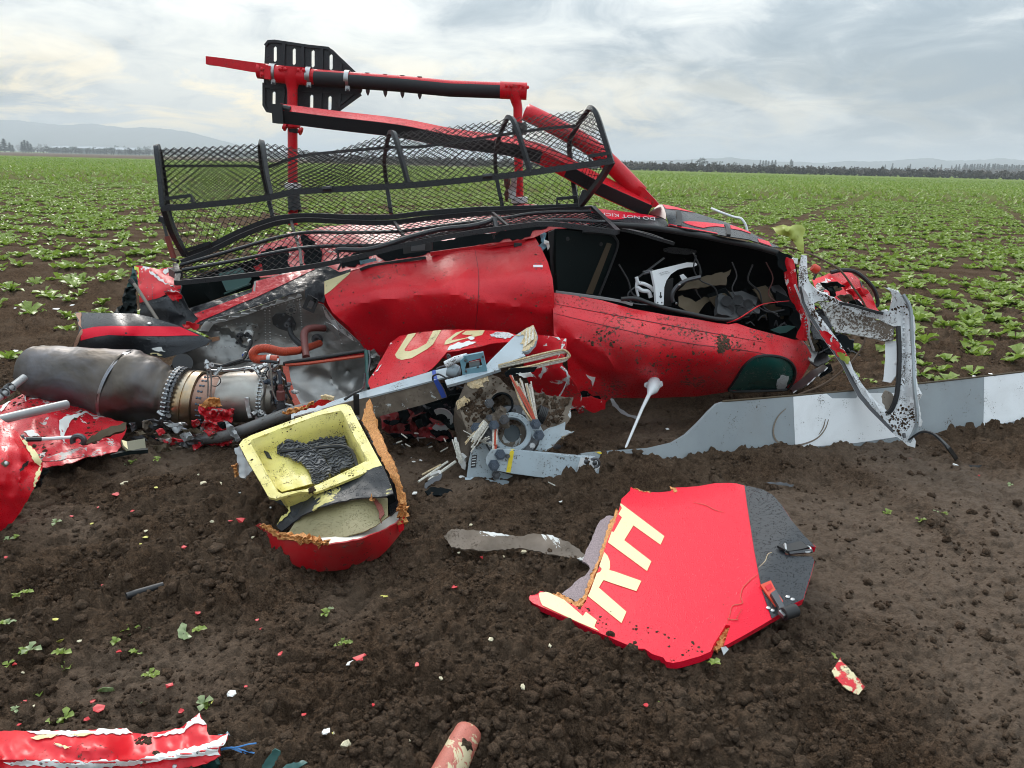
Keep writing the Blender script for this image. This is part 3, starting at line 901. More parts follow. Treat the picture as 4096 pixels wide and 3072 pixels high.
# ------------------------------------------------------------------ far background
def foliage_mat(name, a, b):
    t = NT(name); n = t.noise(.6, 4, .6, vec=t.n('ShaderNodeNewGeometry').outputs['Position'])
    t.seti('Base Color', t.mix(t.rng(n, .35, .65), a, b)); t.seti('Roughness', .8); return t.m
M_CONIFER = foliage_mat('conifer_foliage', (.018, .030, .020), (.035, .055, .032))
M_BROAD = foliage_mat('autumn_broadleaf_foliage', (.030, .038, .022), (.060, .066, .036))
M_RUSSET = foliage_mat('russet_foliage', (.10, .065, .045), (.15, .10, .07))
M_ORCH = foliage_mat('brown_orchard_foliage', (.040, .034, .022), (.075, .060, .036))
M_BARK = foliage_mat('bark', (.03, .024, .018), (.05, .04, .03))
M_HILL = foliage_mat('wooded_hill', (.030, .045, .042), (.050, .065, .055))
M_ROOFPALE = surf('pale_greenhouse_roof', (.30, .33, .36), .7, spec=.1)
M_WALLDARK = surf('shed_wall', (.16, .17, .18), .7)
def tree_meshes(kind, seed):
    r = random.Random(seed); tb = Buf(); cb = Buf()
    if kind == 'conifer':
        tb.add(*tube_geo([(0, 0, -.3), (0, 0, 10)], [.22, .04], 6))
        for i in range(26):
            z = 1.2 + 9.2 * (i / 26) ** .9; R = 2.3 * (1 - z / 11.2) + .2
            for k in range(7):
                a = r.uniform(0, 6.28); q = R * r.uniform(.6, 1.1); c = np.array((math.cos(a) * q * .55, math.sin(a) * q * .55, z))
                s = .45 + .28 * R; th = r.uniform(0, 3.14)
                d1 = np.array((math.cos(a), math.sin(a), -.35)) * s; d2 = np.array((-math.sin(a), math.cos(a), r.uniform(-.4, .4))) * s * .6
                cb.add([c - d1 * .8 - d2, c - d1 * .8 + d2, c + d1 * 1.1 + d2 * .3, c + d1 * 1.1 - d2 * .3], [(0, 1, 2, 3)])
    else:
        H, W = {'broad': (8, 4.0), 'russet': (8, 4.4), 'orchard': (3.2, 2.5), 'row': (6.0, 2.4)}[kind]
        tb.add(*tube_geo([(0, 0, -.2), (.05, 0, H * .35), (0, .05, H * .8)], [.03 * H, .024 * H, .005 * H], 6))
        for k in range(4):
            a = k * 1.6 + r.random(); tb.add(*tube_geo([(0, 0, H * .3), (math.cos(a) * W * .35, math.sin(a) * W * .35, H * .6)], [.012 * H, .003 * H], 5))
        nclump = 26 if kind != 'orchard' else 20
        for i in range(nclump):
            a = r.uniform(0, 6.28); zz = r.uniform(.10 if kind == 'orchard' else .2, .98); rad = W * .5 * math.sqrt(max(.05, 1 - ((zz - .60) / .46) ** 2)) * r.uniform(.4, 1.05)
            c = np.array((math.cos(a) * rad, math.sin(a) * rad, H * zz))
            for k in range(9):
                e = c + np.array([r.gauss(0, 1) for _ in range(3)]) * W * .10
                d1 = np.array([r.gauss(0, 1) for _ in range(3)]); d1 /= np.linalg.norm(d1); d2 = np.cross(d1, (r.random(), r.random(), r.random())); d2 /= np.linalg.norm(d2)
                s = W * .125
                cb.add([e - d1 * s, e + d2 * s * .7, e + d1 * s, e - d2 * s * .7], [(0, 1, 2, 3)])
    def mk(b, m, nm):
        me = bpy.data.meshes.new(nm); me.from_pydata(np.concatenate(b.V).tolist(), [], b.F); me.materials.append(m); return me
    cm_ = {'conifer': M_CONIFER, 'broad': M_BROAD, 'russet': M_RUSSET, 'orchard': M_ORCH, 'row': M_BROAD}[kind]
    return mk(tb, M_BARK, 'trunk'), mk(cb, cm_, 'crown'), {'conifer': 10.5, 'broad': 8, 'russet': 8, 'orchard': 3.2, 'row': 6}[kind]
TM = {k: [tree_meshes(k, s) for s in (1, 2, 3)] for k in ('conifer', 'broad', 'russet', 'orchard', 'row')}
def tree(name, kind, u, Y, h, label, group, w=1.0, x=None, seed=0):
    tr, cr, H = TM[kind][seed % 3]
    xx = P(u, 640, Y).x if x is None else x
    e = thing(name, label, 'tree', (xx, Y, 0), group)
    e.rotation_euler = (0, 0, random.uniform(0, 6.28)); s = h / H; e.scale = (s * w, s * w, s)
    for me, nm in ((tr, 'trunk'), (cr, 'crown')):
        o = bpy.data.objects.new(nm, me); COL.objects.link(o); o.parent = e
    return e
HZ = lambda u: 652 + (u - 2048) * math.tan(ROLL)
def hgt(u, vtop, Y): return CAM_H + (HZ(u) - vtop) * Y / FPX
rb = random.Random(5)
# left: conifer clumps and a row of small round trees
for i, (u, vt) in enumerate([(4, 566), (26, 558), (48, 572), (58, 580), (-14, 566)]):
    tree('conifer', 'conifer', u, 760 + 12 * i, hgt(u, vt, 780), 'dark conifer in the clump at the far left edge of the field', 'conifers at the left edge', 1.9, seed=i)
for i, (u, vt) in enumerate([(97, 570), (108, 563), (120, 566), (131, 576)]):
    tree('conifer', 'conifer', u, 760 + 10 * i, hgt(u, vt, 780), 'dark conifer in the tight clump right of the gap on the left skyline', 'conifers right of the gap', 1.6, seed=i)
for i, u in enumerate(np.linspace(138, 1300, 84)):
    vt = 588 + (u - 138) * .018 + rb.uniform(-4, 4)
    tree('round_tree', 'row', u + rb.uniform(-4, 4), 790 + rb.uniform(-20, 20), hgt(u, vt, 790), 'small round tree in the long row across the far left field edge', 'row of round trees', rb.uniform(1.3, 1.9), seed=i)
for i, (u, vt) in enumerate([(80, 580), (165, 576), (188, 580), (330, 585), (470, 583), (500, 586), (560, 588), (585, 587), (605, 588)]):
    tree('bare_tree', 'russet' if i < 3 else 'broad', u, 1700, hgt(u, vt, 1700), 'hazy tree standing behind the pale roofs on the left', 'hazy trees behind the roofs', 1.0, seed=i)
# greenhouses / sheds
for i, (u0, u1, v0, v1, lab) in enumerate([(190, 265, 585, 592, 'long pale shed roof nearest the conifers on the left skyline'), (293, 420, 586, 594, 'long pale shed roof in the middle of the left skyline'),
                                           (415, 545, 590, 599, 'long pale greenhouse roof at the right of the left skyline')]):
    Y = 1000 + 40 * i; a = P(u0, 600, Y).x; b = P(u1, 600, Y).x; hh = hgt(u0, v0, Y); e_ = hgt(u0, v1, Y)
    t = thing('shed', lab, 'building', ((a + b) / 2, Y, 0))
    n = 5; wdt = (b - a) / n
    mesh_obj('wall', *box_geo(((a + b) / 2, Y + 15, e_ / 2), b - a - .6, 29, e_), M_WALLDARK, t, smooth=False)
    for k in range(n):
        x0 = a + k * wdt; Vv = [(x0, Y - .5, e_ + .01), (x0 + wdt, Y - .5, e_ + .01), (x0 + wdt, Y + 15, hh), (x0, Y + 15, hh), (x0, Y + 30.5, e_ + .01), (x0 + wdt, Y + 30.5, e_ + .01)]
        mesh_obj('roof', Vv, [(0, 1, 2, 3), (3, 2, 5, 4), (0, 3, 4), (1, 5, 2), (0, 4, 5, 1)], M_ROOFPALE, t, smooth=False)
# right: the orchard and trees beyond it
for i, u in enumerate(np.linspace(1250, 4230, 150)):
    Y = 308 + rb.uniform(-3, 3)
    tree('orchard_tree', 'orchard', u + rb.uniform(-6, 6), Y, rb.uniform(2.7, 3.4), 'low brown orchard tree in the dense row across the field edge', 'orchard row', rb.uniform(1.1, 1.35), seed=i)
for i, u in enumerate(np.linspace(1240, 4240, 140)):
    tree('orchard_tree', 'orchard', u + rb.uniform(-6, 6), 318 + rb.uniform(-3, 3), rb.uniform(2.8, 3.5), 'low brown orchard tree in the dense row across the field edge', 'orchard row', rb.uniform(1.1, 1.35), seed=i)
for i, (u, vt, w) in enumerate([(2808, 633, 1.5), (2862, 646, 1.6), (2888, 648, 1.2), (2940, 650, 1.3), (2745, 650, 1.2), (2690, 646, 1.1)]):
    tree('broad_tree', 'broad', u, 620, hgt(u, vt, 620), 'grey green broad tree above the middle of the orchard row', 'broad trees beyond the orchard', w, seed=i)
cs = [(2475, 642), (2488, 642), (2500, 641), (2512, 643), (2540, 647), (2560, 645), (2590, 648), (2612, 650), (2650, 650), (2768, 640), (2832, 645), (2960, 655), (2990, 655), (3015, 652), (3042, 642), (3054, 644), (3065, 643), (3076, 645), (3090, 643), (3103, 642), (3165, 640), (3172, 645), (3380, 664), (3405, 668), (3436, 667),
      (3480, 672), (3535, 663), (3545, 660), (3574, 655), (3616, 672), (3636, 664), (3645, 657), (3668, 672), (3745, 662), (3770, 660), (3812, 664), (3830, 660), (3842, 659)]
for i, (u, vt) in enumerate(cs):
    tree('conifer', 'conifer', u, 900, hgt(u, vt, 900), 'hazy conifer standing up above the orchard row', 'conifers beyond the orchard', rb.uniform(.9, 1.4), seed=i)
for i, u in enumerate(np.linspace(3866, 4150, 30)):
    tree('conifer', 'conifer', u + rb.uniform(-3, 3), 930 + rb.uniform(-15, 15), hgt(u, 658 + (u - 3866) * .012 + rb.uniform(-4, 5), 930), 'conifer in the dark wood at the right edge beyond the orchard', 'wood at the right edge', rb.uniform(1.1, 1.6), seed=i)
for i, u in enumerate(np.linspace(3690, 4150, 34)):
    tree('russet_tree', 'russet', u + rb.uniform(-5, 5), 860 + rb.uniform(-15, 15), hgt(u, 673 + (u - 3690) * .018 + rb.uniform(-4, 4), 860), 'pale russet tree in front of the dark wood', 'russet trees before the wood', rb.uniform(1.0, 1.5), seed=i)
for i, u in enumerate(np.linspace(2460, 3680, 40)):
    tree('scrub_tree', 'broad', u + rb.uniform(-12, 12), 960, hgt(u, HZ(u) - 9 + rb.uniform(-5, 3), 960), 'hazy scrubby tree low behind the orchard row', 'scrub behind the orchard', rb.uniform(1.1, 1.7), seed=i)
# hills
def hill(name, ridge, Y, depth, label, seed):
    us = np.arange(ridge[0][0], ridge[-1][0] + 1, 9.0)
    vt = np.interp(us, [p[0] for p in ridge], [p[1] for p in ridge]) + 2.2 * fbm(us / 60, us * 0 + seed, 4, seed) + 1.5 * pnoise(us / 7, us * 0, seed)
    H = CAM_H + (np.array([HZ(u) for u in us]) - vt) * Y / FPX
    xs = np.array([P(u, 640, Y).x for u in us]); V = []; n = len(us); rows = 9
    for k in range(rows):
        f = k / (rows - 1)
        y = Y - depth * (1 - f); z = H * (f ** .8) * (1 + .12 * fbm(xs / 400, xs * 0 + f * 5, 3, seed + 2) * (1 - f)) - (3 if k == 0 else 0)
        V += [(a * (y / Y) * .5 + a * .5, y, b) for a, b in zip(xs, z)]
    V += [(a, Y + depth * .6, -3) for a in xs]
    F = [(k * n + i, k * n + i + 1, (k + 1) * n + i + 1, (k + 1) * n + i) for k in range(rows) for i in range(n - 1)]
    o = mesh_obj(name, V, F, M_HILL, loc=(0, 0, 0)); setp(o, label, kind='structure'); return o
hill('hills', [(-500, 492), (0, 488), (90, 492), (150, 500), (260, 509), (330, 508), (380, 504), (440, 512), (520, 520), (620, 519), (700, 527), (760, 534), (860, 560), (940, 580), (1010, 598), (1200, 632), (1300, 640)], 3000, 800, 'misty wooded hills behind the field on the left', 3)
hill('hills', [(2300, 660), (2420, 648), (2560, 645), (2700, 642), (2800, 638), (2920, 634), (3000, 641), (3080, 648), (3200, 650), (3296, 655), (3400, 646), (3520, 650), (3620, 642), (3710, 637), (3780, 646), (3900, 645), (4000, 637), (4080, 646), (4300, 640), (4500, 650)], 2900, 700, 'low blue hills far behind the orchard on the right', 9)
# damp air
hz = NT('damp_air'); hz.t.nodes.remove(hz.b)
pv = hz.n('ShaderNodeVolumePrincipled'); pv.inputs['Color'].default_value = (.90, .96, 1.0, 1); pv.inputs['Density'].default_value = 0.00042
pv.inputs['Anisotropy'].default_value = 0.0
hz.l(pv.outputs[0], hz.out.inputs['Volume'])
Vh, Fh = box_geo((0, 5500, 60), 19000, 14000, 124)
haze = mesh_obj('haze', Vh, Fh, hz.m, loc=(0, 5500, -2), smooth=False)
setp(haze, 'thin damp haze over the fields', 'haze', kind='stuff')

# ------------------------------------------------------------------ helpers for the wreck
zQ = zc_(2100, 1900, 1.8433); zT = zc_(900, 1580, 1.3225); zR = zc_(2150, 850, 1.1043); zW = zc_(700, 1130, 1.586); zX = zc_(1750, 1280, 1.4)
def ringloft_geo(rings, n=36, close=False, dent=0., seed=0):
    """rings: (top px, bottom px, Y, depth factor, bx) - a duct whose sections are ellipses"""
    V = []; F = []
    full = [np.array((*r_[0], *r_[1], *((*r_[2:], 1.0, 0.0)[:3] if len(r_) == 3 else (*r_[2:], 0.0)[:3])), float) for r_ in rings]
    if dent: full = catmull(full, 4)
    for k, q_ in enumerate(full):
        T, B, Yc, ds, bx = q_[:2], q_[2:4], q_[4], q_[5], q_[6]
        t = np.array(P(T[0], T[1], Yc)); b = np.array(P(B[0], B[1], Yc)); c = (t + b) / 2; a = (t - b) / 2; R = np.linalg.norm(a)
        w = np.array((bx, -1.0, 0.0)) * R * ds
        for j in range(n):
            th = 2 * math.pi * j / n
            d = (1 - .20 * math.exp(-((th - 2.15) / .42) ** 2) * math.sin(math.pi * k / len(full)) * (dent > 0)) * (1 + .06 * math.exp(-((th - 2.75) / .3) ** 2) * (dent > 0)) + (dent * float(fbm(np.array([k * .16]), np.array([j * .20]), 3, seed)[0]) if dent else 0)
            V.append(c + (a * math.cos(th) + w * math.sin(th)) * d)
    m = len(full)
    for i in range(m - 1):
        for j in range(n):
            p = i * n + j; q = i * n + (j + 1) % n; F.append((p, p + n, q + n, q))
    if close: F.append(tuple(range(n))); F.append(tuple((m - 1) * n + j for j in range(n - 1, -1, -1)))
    return V, F
def solid(o, t=.004, off=-1):
    m = o.modifiers.new('solid', 'SOLIDIFY'); m.thickness = t; m.offset = off; return o
def text_decal(name, txt, org, xd, yd, target, mat, parent):
    cu = bpy.data.curves.new('text', 'FONT'); cu.body = txt; cu.size = 1.0; cu.resolution_u = 2
    ob = bpy.data.objects.new('text', cu); COL.objects.link(ob)
    dg = bpy.context.evaluated_depsgraph_get(); me = ob.evaluated_get(dg).to_mesh()
    T = [v.co.copy() for v in me.vertices]; F = [list(p.vertices) for p in me.polygons]
    bpy.data.objects.remove(ob); bpy.data.curves.remove(cu)
    bvh = target if isinstance(target, BVHTree) else bvh_of(target); V = []
    for c in T:
        l, n = hit(bvh, org[0] + xd[0] * c.x + yd[0] * c.y, org[1] + xd[1] * c.x + yd[1] * c.y)
        V.append(tuple(l + n * .006) if l is not None else None)
    F = [f for f in F if all(V[i] is not None for i in f)]; V = [v or (0, 0, 0) for v in V]
    use = sorted({i for f in F for i in f}); mp = {i: k for k, i in enumerate(use)}
    if not F: return None
    o = mesh_obj(name, [V[i] for i in use], [[mp[i] for i in f] for f in F], mat, parent, smooth=False); o['kind'] = 'stuff'; return o
def surf_rows(rows, ns, nt):
    """smooth surface through rows of world points -> grid (nt x ns x 3)"""
    R = []
    for r in rows:
        c = np.array(catmull(pp(r) if len(r[0]) == 3 and not isinstance(r[0], np.ndarray) else r, 12))
        L = np.concatenate([[0], np.cumsum(np.linalg.norm(np.diff(c, axis=0), axis=1))]); L /= L[-1]
        R.append(np.stack([np.interp(np.linspace(0, 1, ns), L, c[:, k]) for k in range(3)], 1))
    R = np.array(R); out = np.zeros((nt, ns, 3)); c = None
    cols = [np.array(catmull([R[i, j] for i in range(len(R))], 10)) for j in range(ns)]
    for j, q in enumerate(cols):
        t = np.linspace(0, 1, len(q)); out[:, j] = np.stack([np.interp(np.linspace(0, 1, nt), t, q[:, k]) for k in range(3)], 1)
    return out
def expanded_metal(grid, nx, ny, r=.0017, wob=.0, seed=0):
    """diamond mesh of thin strands over a surface grid"""
    nt, ns, _ = grid.shape
    def S(a, b):
        a = min(max(a, 0), 1) * (ns - 1); b = min(max(b, 0), 1) * (nt - 1)
        i, j = int(min(a, ns - 2)), int(min(b, nt - 2)); fa, fb = a - i, b - j
        return (grid[j, i] * (1 - fa) + grid[j, i + 1] * fa) * (1 - fb) + (grid[j + 1, i] * (1 - fa) + grid[j + 1, i + 1] * fa) * fb
    b = Buf(); rnd = random.Random(seed)
    # zigzag strands running lengthwise, touching their neighbours at the knots
    for row in range(ny):
        path = []
        for k in range(nx * 2 + 1):
            up = (k + row) % 2
            path.append(S(k / (2 * nx) + rnd.uniform(-.1, .1) / (2 * nx), (row + (1.0 if up else 0.0) * 1.0) / ny))
        b.add(*tube_geo(path, r, 3, cap=False))
    return b
def mud_lumps(name, bvh, poly, n, parent, smin=.002, smax=.009, seed=0):
    rnd = random.Random(seed); V0, F0 = ico(1); b = Buf()
    pl = np.array(poly); x0, y0 = pl.min(0); x1, y1 = pl.max(0); k = 0; tries = 0
    while k < n and tries < n * 30:
        tries += 1
        u = rnd.uniform(x0, x1); v = rnd.uniform(y0, y1); c = False
        for i in range(len(pl)):
            a, e = pl[i], pl[(i + 1) % len(pl)]
            if (a[1] > v) != (e[1] > v) and u < (e[0] - a[0]) * (v - a[1]) / (e[1] - a[1]) + a[0]: c = not c
        if not c: continue
        if rnd.random() > .25 + 1.6 * float(pnoise(np.array([u / 130]), np.array([v / 130]), seed + 3)[0]): continue
        l, nn = hit(bvh, u, v)
        if l is None: continue
        s = smin * (smax / smin) ** (rnd.random() ** 2.2)
        J = V0 * np.array([[rnd.uniform(.6, 1.3)] for _ in V0]) * s; nn = np.array(nn)
        J = J - np.outer(J @ nn, nn) * .45
        b.add(J + np.array(l), F0); k += 1
    if not b.n: return None
    o = b.out(name, M_CLOD, parent); setp(o, kind='stuff'); return o

# ------------------------------------------------------------------ the helicopter on its side
HELI = thing('helicopter', 'wrecked red and black helicopter lying on its side with skids in the air', 'helicopter', tuple(G(2350, 1600)))
# -- rear side panel
A_out = [(1297, 1125), (1400, 1088), (1475, 1066), (1554, 1044), (1609, 1034), (1703, 1033), (1718, 1018), (1912, 993), (2000, 980), (2096, 968), (2141, 951), (2168, 998), (2191, 1048), (2210, 1113), (2215, 1162), (2217, 1300), (2222, 1420), (1900, 1430), (1600, 1420), (1470, 1400), (1458, 1394), (1400, 1312), (1330, 1250), (1310, 1215), (1298, 1180)]
A_ctrl = [(1300, 1125, 4.96), (1420, 1082, 5.0), (1700, 1030, 5.04), (2000, 975, 5.07), (2141, 950, 5.06), (1310, 1230, 4.80), (1500, 1180, 4.74), (1800, 1130, 4.70), (2100, 1090, 4.70), (2210, 1130, 4.66), (1500, 1290, 4.80), (1800, 1230, 4.68), (2216, 1230, 4.66), (1460, 1395, 4.88), (1800, 1420, 4.90), (2220, 1420, 4.82)]
rear = sheet('rear_side_panel', A_out, A_ctrl, M_RED, HELI, step=18, thick=.004, rough=.008, rscale=170, seed=3,
             creases=[([(1420, 1215), (1560, 1195), (1760, 1165), (1900, 1200), (2216, 1255)], -.022, 22), ([(1700, 1230), (1740, 1290), (1800, 1340)], .02, 14), ([(1500, 1080), (1640, 1130), (1760, 1190)], -.012, 18), ([(1960, 1270), (2080, 1245), (2150, 1290)], .012, 16)])
brear = bvh_of(rear)
decal('cream_stripe', [(1298, 1126), (1402, 1089), (1398, 1097), (1322, 1165), (1299, 1180)], brear, M_CREAMD, rear, off=.003)
tube('door_rail', pp([(1722, 1016, 5.02), (1912, 990, 5.035), (2098, 965, 5.03)]), 0, M_RED, HELI, smooth_n=5, sq=(.022, .026))
for seg in ([(1703, 1030, 5.02), (1500, 1060, 4.98), (1440, 1078, 4.97)],): tube('seam_strip', pp(seg), 0, M_BLACKP, HELI, smooth_n=4, sq=(.012, .018))
lt = mesh_obj('latch_block', *box_geo(P(2071, 985, 5.02), .052, .05, .045), M_PLASTIC, HELI, smooth=False); bevel_obj(lt)
sl = decal('handle_slot', [(2133, 1061), (2171, 1061), (2171, 1070), (2133, 1070)], brear, M_WHITE, rear, off=.003, step=10)
for q in ((2143, 1055), (2163, 1055), (2145, 1076), (2166, 1075)):
    l, n = hit(brear, *q)
    if l is not None: mesh_obj('screw_head', *dome_geo(l, n, .006), M_STEELDK, rear)
# -- front side panel below the door opening
B_out = zD([(150, 482), (280, 500), (400, 522), (560, 566), (750, 600), (870, 616), (1000, 640), (1060, 648), (1100, 640), (1180, 668), (1330, 707), (1400, 727), (1440, 726), (1468, 762), (1492, 808), (1480, 860), (1440, 930), (1365, 985), (1300, 996), (1060, 998), (900, 1022), (640, 1032), (450, 1030), (400, 1070), (340, 1050), (300, 1075), (240, 1092), (236, 1000), (225, 900), (218, 790), (150, 700), (146, 560)])
B_ctrl = zD([(150, 482, 4.74), (560, 566, 4.68), (1000, 640, 4.66), (1330, 707, 4.70), (1440, 726, 4.76), (200, 640, 4.56), (560, 700, 4.47), (1000, 780, 4.45), (1300, 830, 4.56), (1488, 810, 4.80), (225, 880, 4.60), (560, 890, 4.52), (1000, 920, 4.56), (1350, 950, 4.74), (240, 1090, 4.66), (450, 1030, 4.72), (800, 1030, 4.78), (1200, 998, 4.82), (1370, 985, 4.84)])
WIN = zD([(1056, 992), (1075, 955), (1105, 905), (1130, 865), (1160, 835), (1200, 812), (1260, 806), (1320, 812), (1370, 832), (1398, 865), (1405, 905), (1390, 950), (1362, 984), (1300, 990), (1150, 994)])
fr_ = sheet('front_side_panel', B_out, B_ctrl, M_REDMUD, HELI, step=17, thick=.004, rough=.007, rscale=150, seed=6, holes=[WIN],
            creases=[(zD([(150, 650), (215, 790), (330, 900), (470, 970)]), .035, 22), (zD([(150, 590), (400, 650), (800, 735), (1200, 790)]), -.008, 12), (zD([(215, 800), (420, 880), (600, 905)]), -.02, 25), (zD([(1300, 760), (1380, 790), (1460, 860)]), .02, 20), (zD([(700, 640), (1000, 690), (1300, 740)]), -.006, 14), (zD([(260, 720), (420, 800), (520, 960)]), -.018, 7), (zD([(600, 930), (760, 860), (980, 880)]), .014, 7), (zD([(1060, 800), (1180, 760), (1300, 800)]), .012, 6)])
bfr = bvh_of(fr_)
wg = sheet('window', WIN, [(u, v, y + .012) for u, v, y in B_ctrl], M_TEALGLASS, HELI, step=20, thick=.004)
wpath = [np.array(hit(bvh_of(wg), *p)[0] if hit(bvh_of(wg), *p)[0] is not None else P(p[0], p[1], 4.72)) - np.array((0, .012, 0)) for p in [(WIN[i][0] * .985 + 3115 * .015 * 1, WIN[i][1] * .985 + 1490 * .015) for i in range(len(WIN))]]
tube('window_gasket', catmull(wpath, 3, True) + [wpath[0]], .009, M_RUBBER, wg, n=6)
decal('torn_hole', jag(zD([(1312, 935), (1330, 912), (1372, 915), (1368, 940), (1350, 985), (1312, 988)]), 4, 9, 2), bvh_of(wg), M_WHITEMUD, wg, off=.003)
# sill rail with grey seal
tube('door_sill', pp(zD([(160, 478, 4.76), (330, 500, 4.74), (480, 523, 4.72), (560, 545, 4.71)])), 0, M_GREYEDGE, HELI, smooth_n=5, sq=(.022, .014))
tube('door_seal', pp(zD([(500, 515, 4.70), (580, 515, 4.69), (700, 555, 4.68), (850, 590, 4.67), (1000, 620, 4.67), (1080, 622, 4.68), (1100, 618, 4.70)])), .013, M_RUBBER, HELI, smooth_n=6)
tube('trim_strip', pp(zD([(1050, 640, 4.67), (1110, 618, 4.66), (1170, 580, 4.66), (1230, 545, 4.68), (1300, 532, 4.70), (1372, 525, 4.72)])), 0, M_RED, HELI, smooth_n=6, sq=(.016, .004))
# lower flap torn down behind the lettered skin
sheet('torn_belly_skin', jag(zX([(560, 82), (640, 90), (722, 105), (720, 165), (700, 250), (760, 340), (810, 435), (860, 430), (945, 450), (940, 500), (870, 520), (800, 480), (745, 500), (560, 410), (500, 330), (470, 180)]), 3, 16, 3), zX([(560, 82, 4.42), (722, 105, 4.40), (700, 250, 4.32), (760, 340, 4.36), (860, 440, 4.45), (560, 410, 4.50), (500, 200, 4.46), (940, 500, 4.5)]), M_REDCHIP, HELI, step=14, rough=.012, rscale=70, creases=[(zX([(700, 250), (735, 300), (700, 400)]), .03, 12)])
tube('torn_rim', pp(zX([(690, 262, 4.30), (722, 290, 4.29), (728, 330, 4.30), (705, 390, 4.33), (680, 430, 4.36)])), 0, M_WHITEMUD, HELI, smooth_n=5, sq=(.03, .004))
decal('white_edge_tear', jag(zX([(640, 92), (722, 106), (720, 122), (690, 114)]), 2, 8, 3), bvh_of([o for o in HELI.children if o.name.startswith('torn_belly')]), M_FOAMW, HELI, off=.003)
decal('paint_tear', jag(zX([(830, 302), (850, 312), (885, 318), (880, 335), (870, 372), (862, 340), (845, 325)]), 2, 7, 5), bfr, M_FOAMW, fr_, off=.003, step=9)
# mud thrown over the side
mud_lumps('mud_splash', brear, A_out, 110, rear, .003, .009, 4)
mud_lumps('mud_splash', bfr, zD([(600, 640), (1300, 720), (1480, 800), (1300, 900), (1000, 960), (600, 900), (250, 700)]), 260, fr_, .003, .011, 9)
mud_lumps('mud_splash', bfr, zD([(1000, 700), (1100, 690), (1090, 790), (1000, 800)]), 60, fr_, .006, .02, 12)
mud_lumps('mud_splash', bfr, zD([(860, 600), (960, 615), (960, 640), (860, 640)]), 40, fr_, .006, .018, 13)
# -- cabin
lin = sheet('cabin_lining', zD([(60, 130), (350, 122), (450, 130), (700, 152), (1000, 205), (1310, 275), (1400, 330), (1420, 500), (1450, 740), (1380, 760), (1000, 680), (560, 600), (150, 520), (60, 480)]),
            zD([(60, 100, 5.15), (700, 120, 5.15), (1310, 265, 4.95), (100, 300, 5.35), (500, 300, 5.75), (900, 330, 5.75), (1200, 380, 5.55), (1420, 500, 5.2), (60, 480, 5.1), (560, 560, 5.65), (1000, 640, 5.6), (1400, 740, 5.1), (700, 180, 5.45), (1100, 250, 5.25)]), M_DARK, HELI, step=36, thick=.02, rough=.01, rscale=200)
sheet('ceiling_recess_shade', zD([(720, 255), (760, 245), (860, 255), (895, 265), (890, 280), (840, 285), (760, 278), (725, 270)]), lambda u, v: np.full(len(u), 5.52), M_BLACKP, HELI, step=25, thick=.01)  # flat dark sheet paints the shade of a headliner recess
blk = sheet('rear_bulkhead', zD([(165, 150), (300, 165), (440, 178), (475, 205), (482, 240), (440, 360), (400, 470), (385, 500), (170, 475), (160, 300)]), zD([(165, 150, 4.98), (480, 230, 5.22), (385, 500, 5.2), (170, 475, 4.95)]), M_DARKGRN, HELI, step=40, thick=.025)
bb = bvh_of(blk)
tube('bulkhead_edge', pp(zD([(300, 165, 5.05), (440, 178, 5.17), (472, 200, 5.2), (482, 240, 5.21), (440, 360, 5.20), (385, 498, 5.18)])), .009, M_RUBBER, blk, smooth_n=5, n=6)
decal('muddy_strip', zD([(425, 222), (450, 228), (350, 490), (315, 486)]), bb, M_BROWNTRIM, blk, off=.004)
for q in ((222, 202), (396, 230)):
    c = zD([q])[0]; l, n = hit(bb, *c); mesh_obj('hole_grommet', *dome_geo(l, n, .014, .2, 10), M_RUBBER, blk)
sheet('door_post', zD([(120, 170), (165, 150), (170, 480), (150, 478), (140, 400)]), 5.0, M_RUBBER, HELI, step=30, thick=.05)
# light blue bracket hanging at the panel's top corner
mesh_obj('torn_bracket', *sheet_geo(jag(zD([(78, 180), (100, 168), (112, 172), (104, 205), (122, 222), (116, 240), (90, 262), (66, 238), (88, 222)]), 2, 8, 1), 4.95, step=10, thick=.012, rough=.02, rscale=30), M_BLUEFIT, HELI)
sheet('loose_tape', zD([(100, 205), (125, 215), (128, 245), (118, 262), (112, 235), (98, 225)]), 4.93, M_FOAMW, HELI, step=10, rough=.015, rscale=20)
# seat frame and trim thrown about the cabin
wb = sheet('seat_bracket', zR([(505, 258), (560, 244), (660, 220), (700, 222), (706, 232), (690, 240), (660, 242), (620, 252), (590, 272), (570, 300), (560, 330), (557, 408), (525, 405), (520, 330)]), zR([(505, 258, 4.95), (700, 230, 5.12), (540, 405, 4.9)]), M_WHITE, HELI, step=16, thick=.02)
bwb = bvh_of(wb)
text_decal('placard', 'DO NOT STOW', zR([(583, 268)])[0], (-5.2, 1.5), (-2.0, -6.5), bwb, M_CABLE, wb); text_decal('placard', 'UNDER THIS SEAT', zR([(576, 262)])[0], (-4.6, 1.2), (-2.0, -6.0), bwb, M_CABLE, wb)
decal('keyhole_slot', zR([(541, 352), (546, 352), (546, 366), (550, 370), (547, 378), (541, 378), (538, 370), (541, 366)]), bwb, M_CABLE, wb, off=.002, step=5)
for q in ((531, 398), (549, 398)):
    l, n = hit(bwb, *zR([q])[0]); mesh_obj('bolt', *dome_geo(l, n, .006), M_STEELDK, wb)
sheet('bracket_web', zR([(560, 330), (575, 300), (600, 290), (592, 415), (557, 410)]), 5.0, M_RUBBER, HELI, step=20, thick=.02)
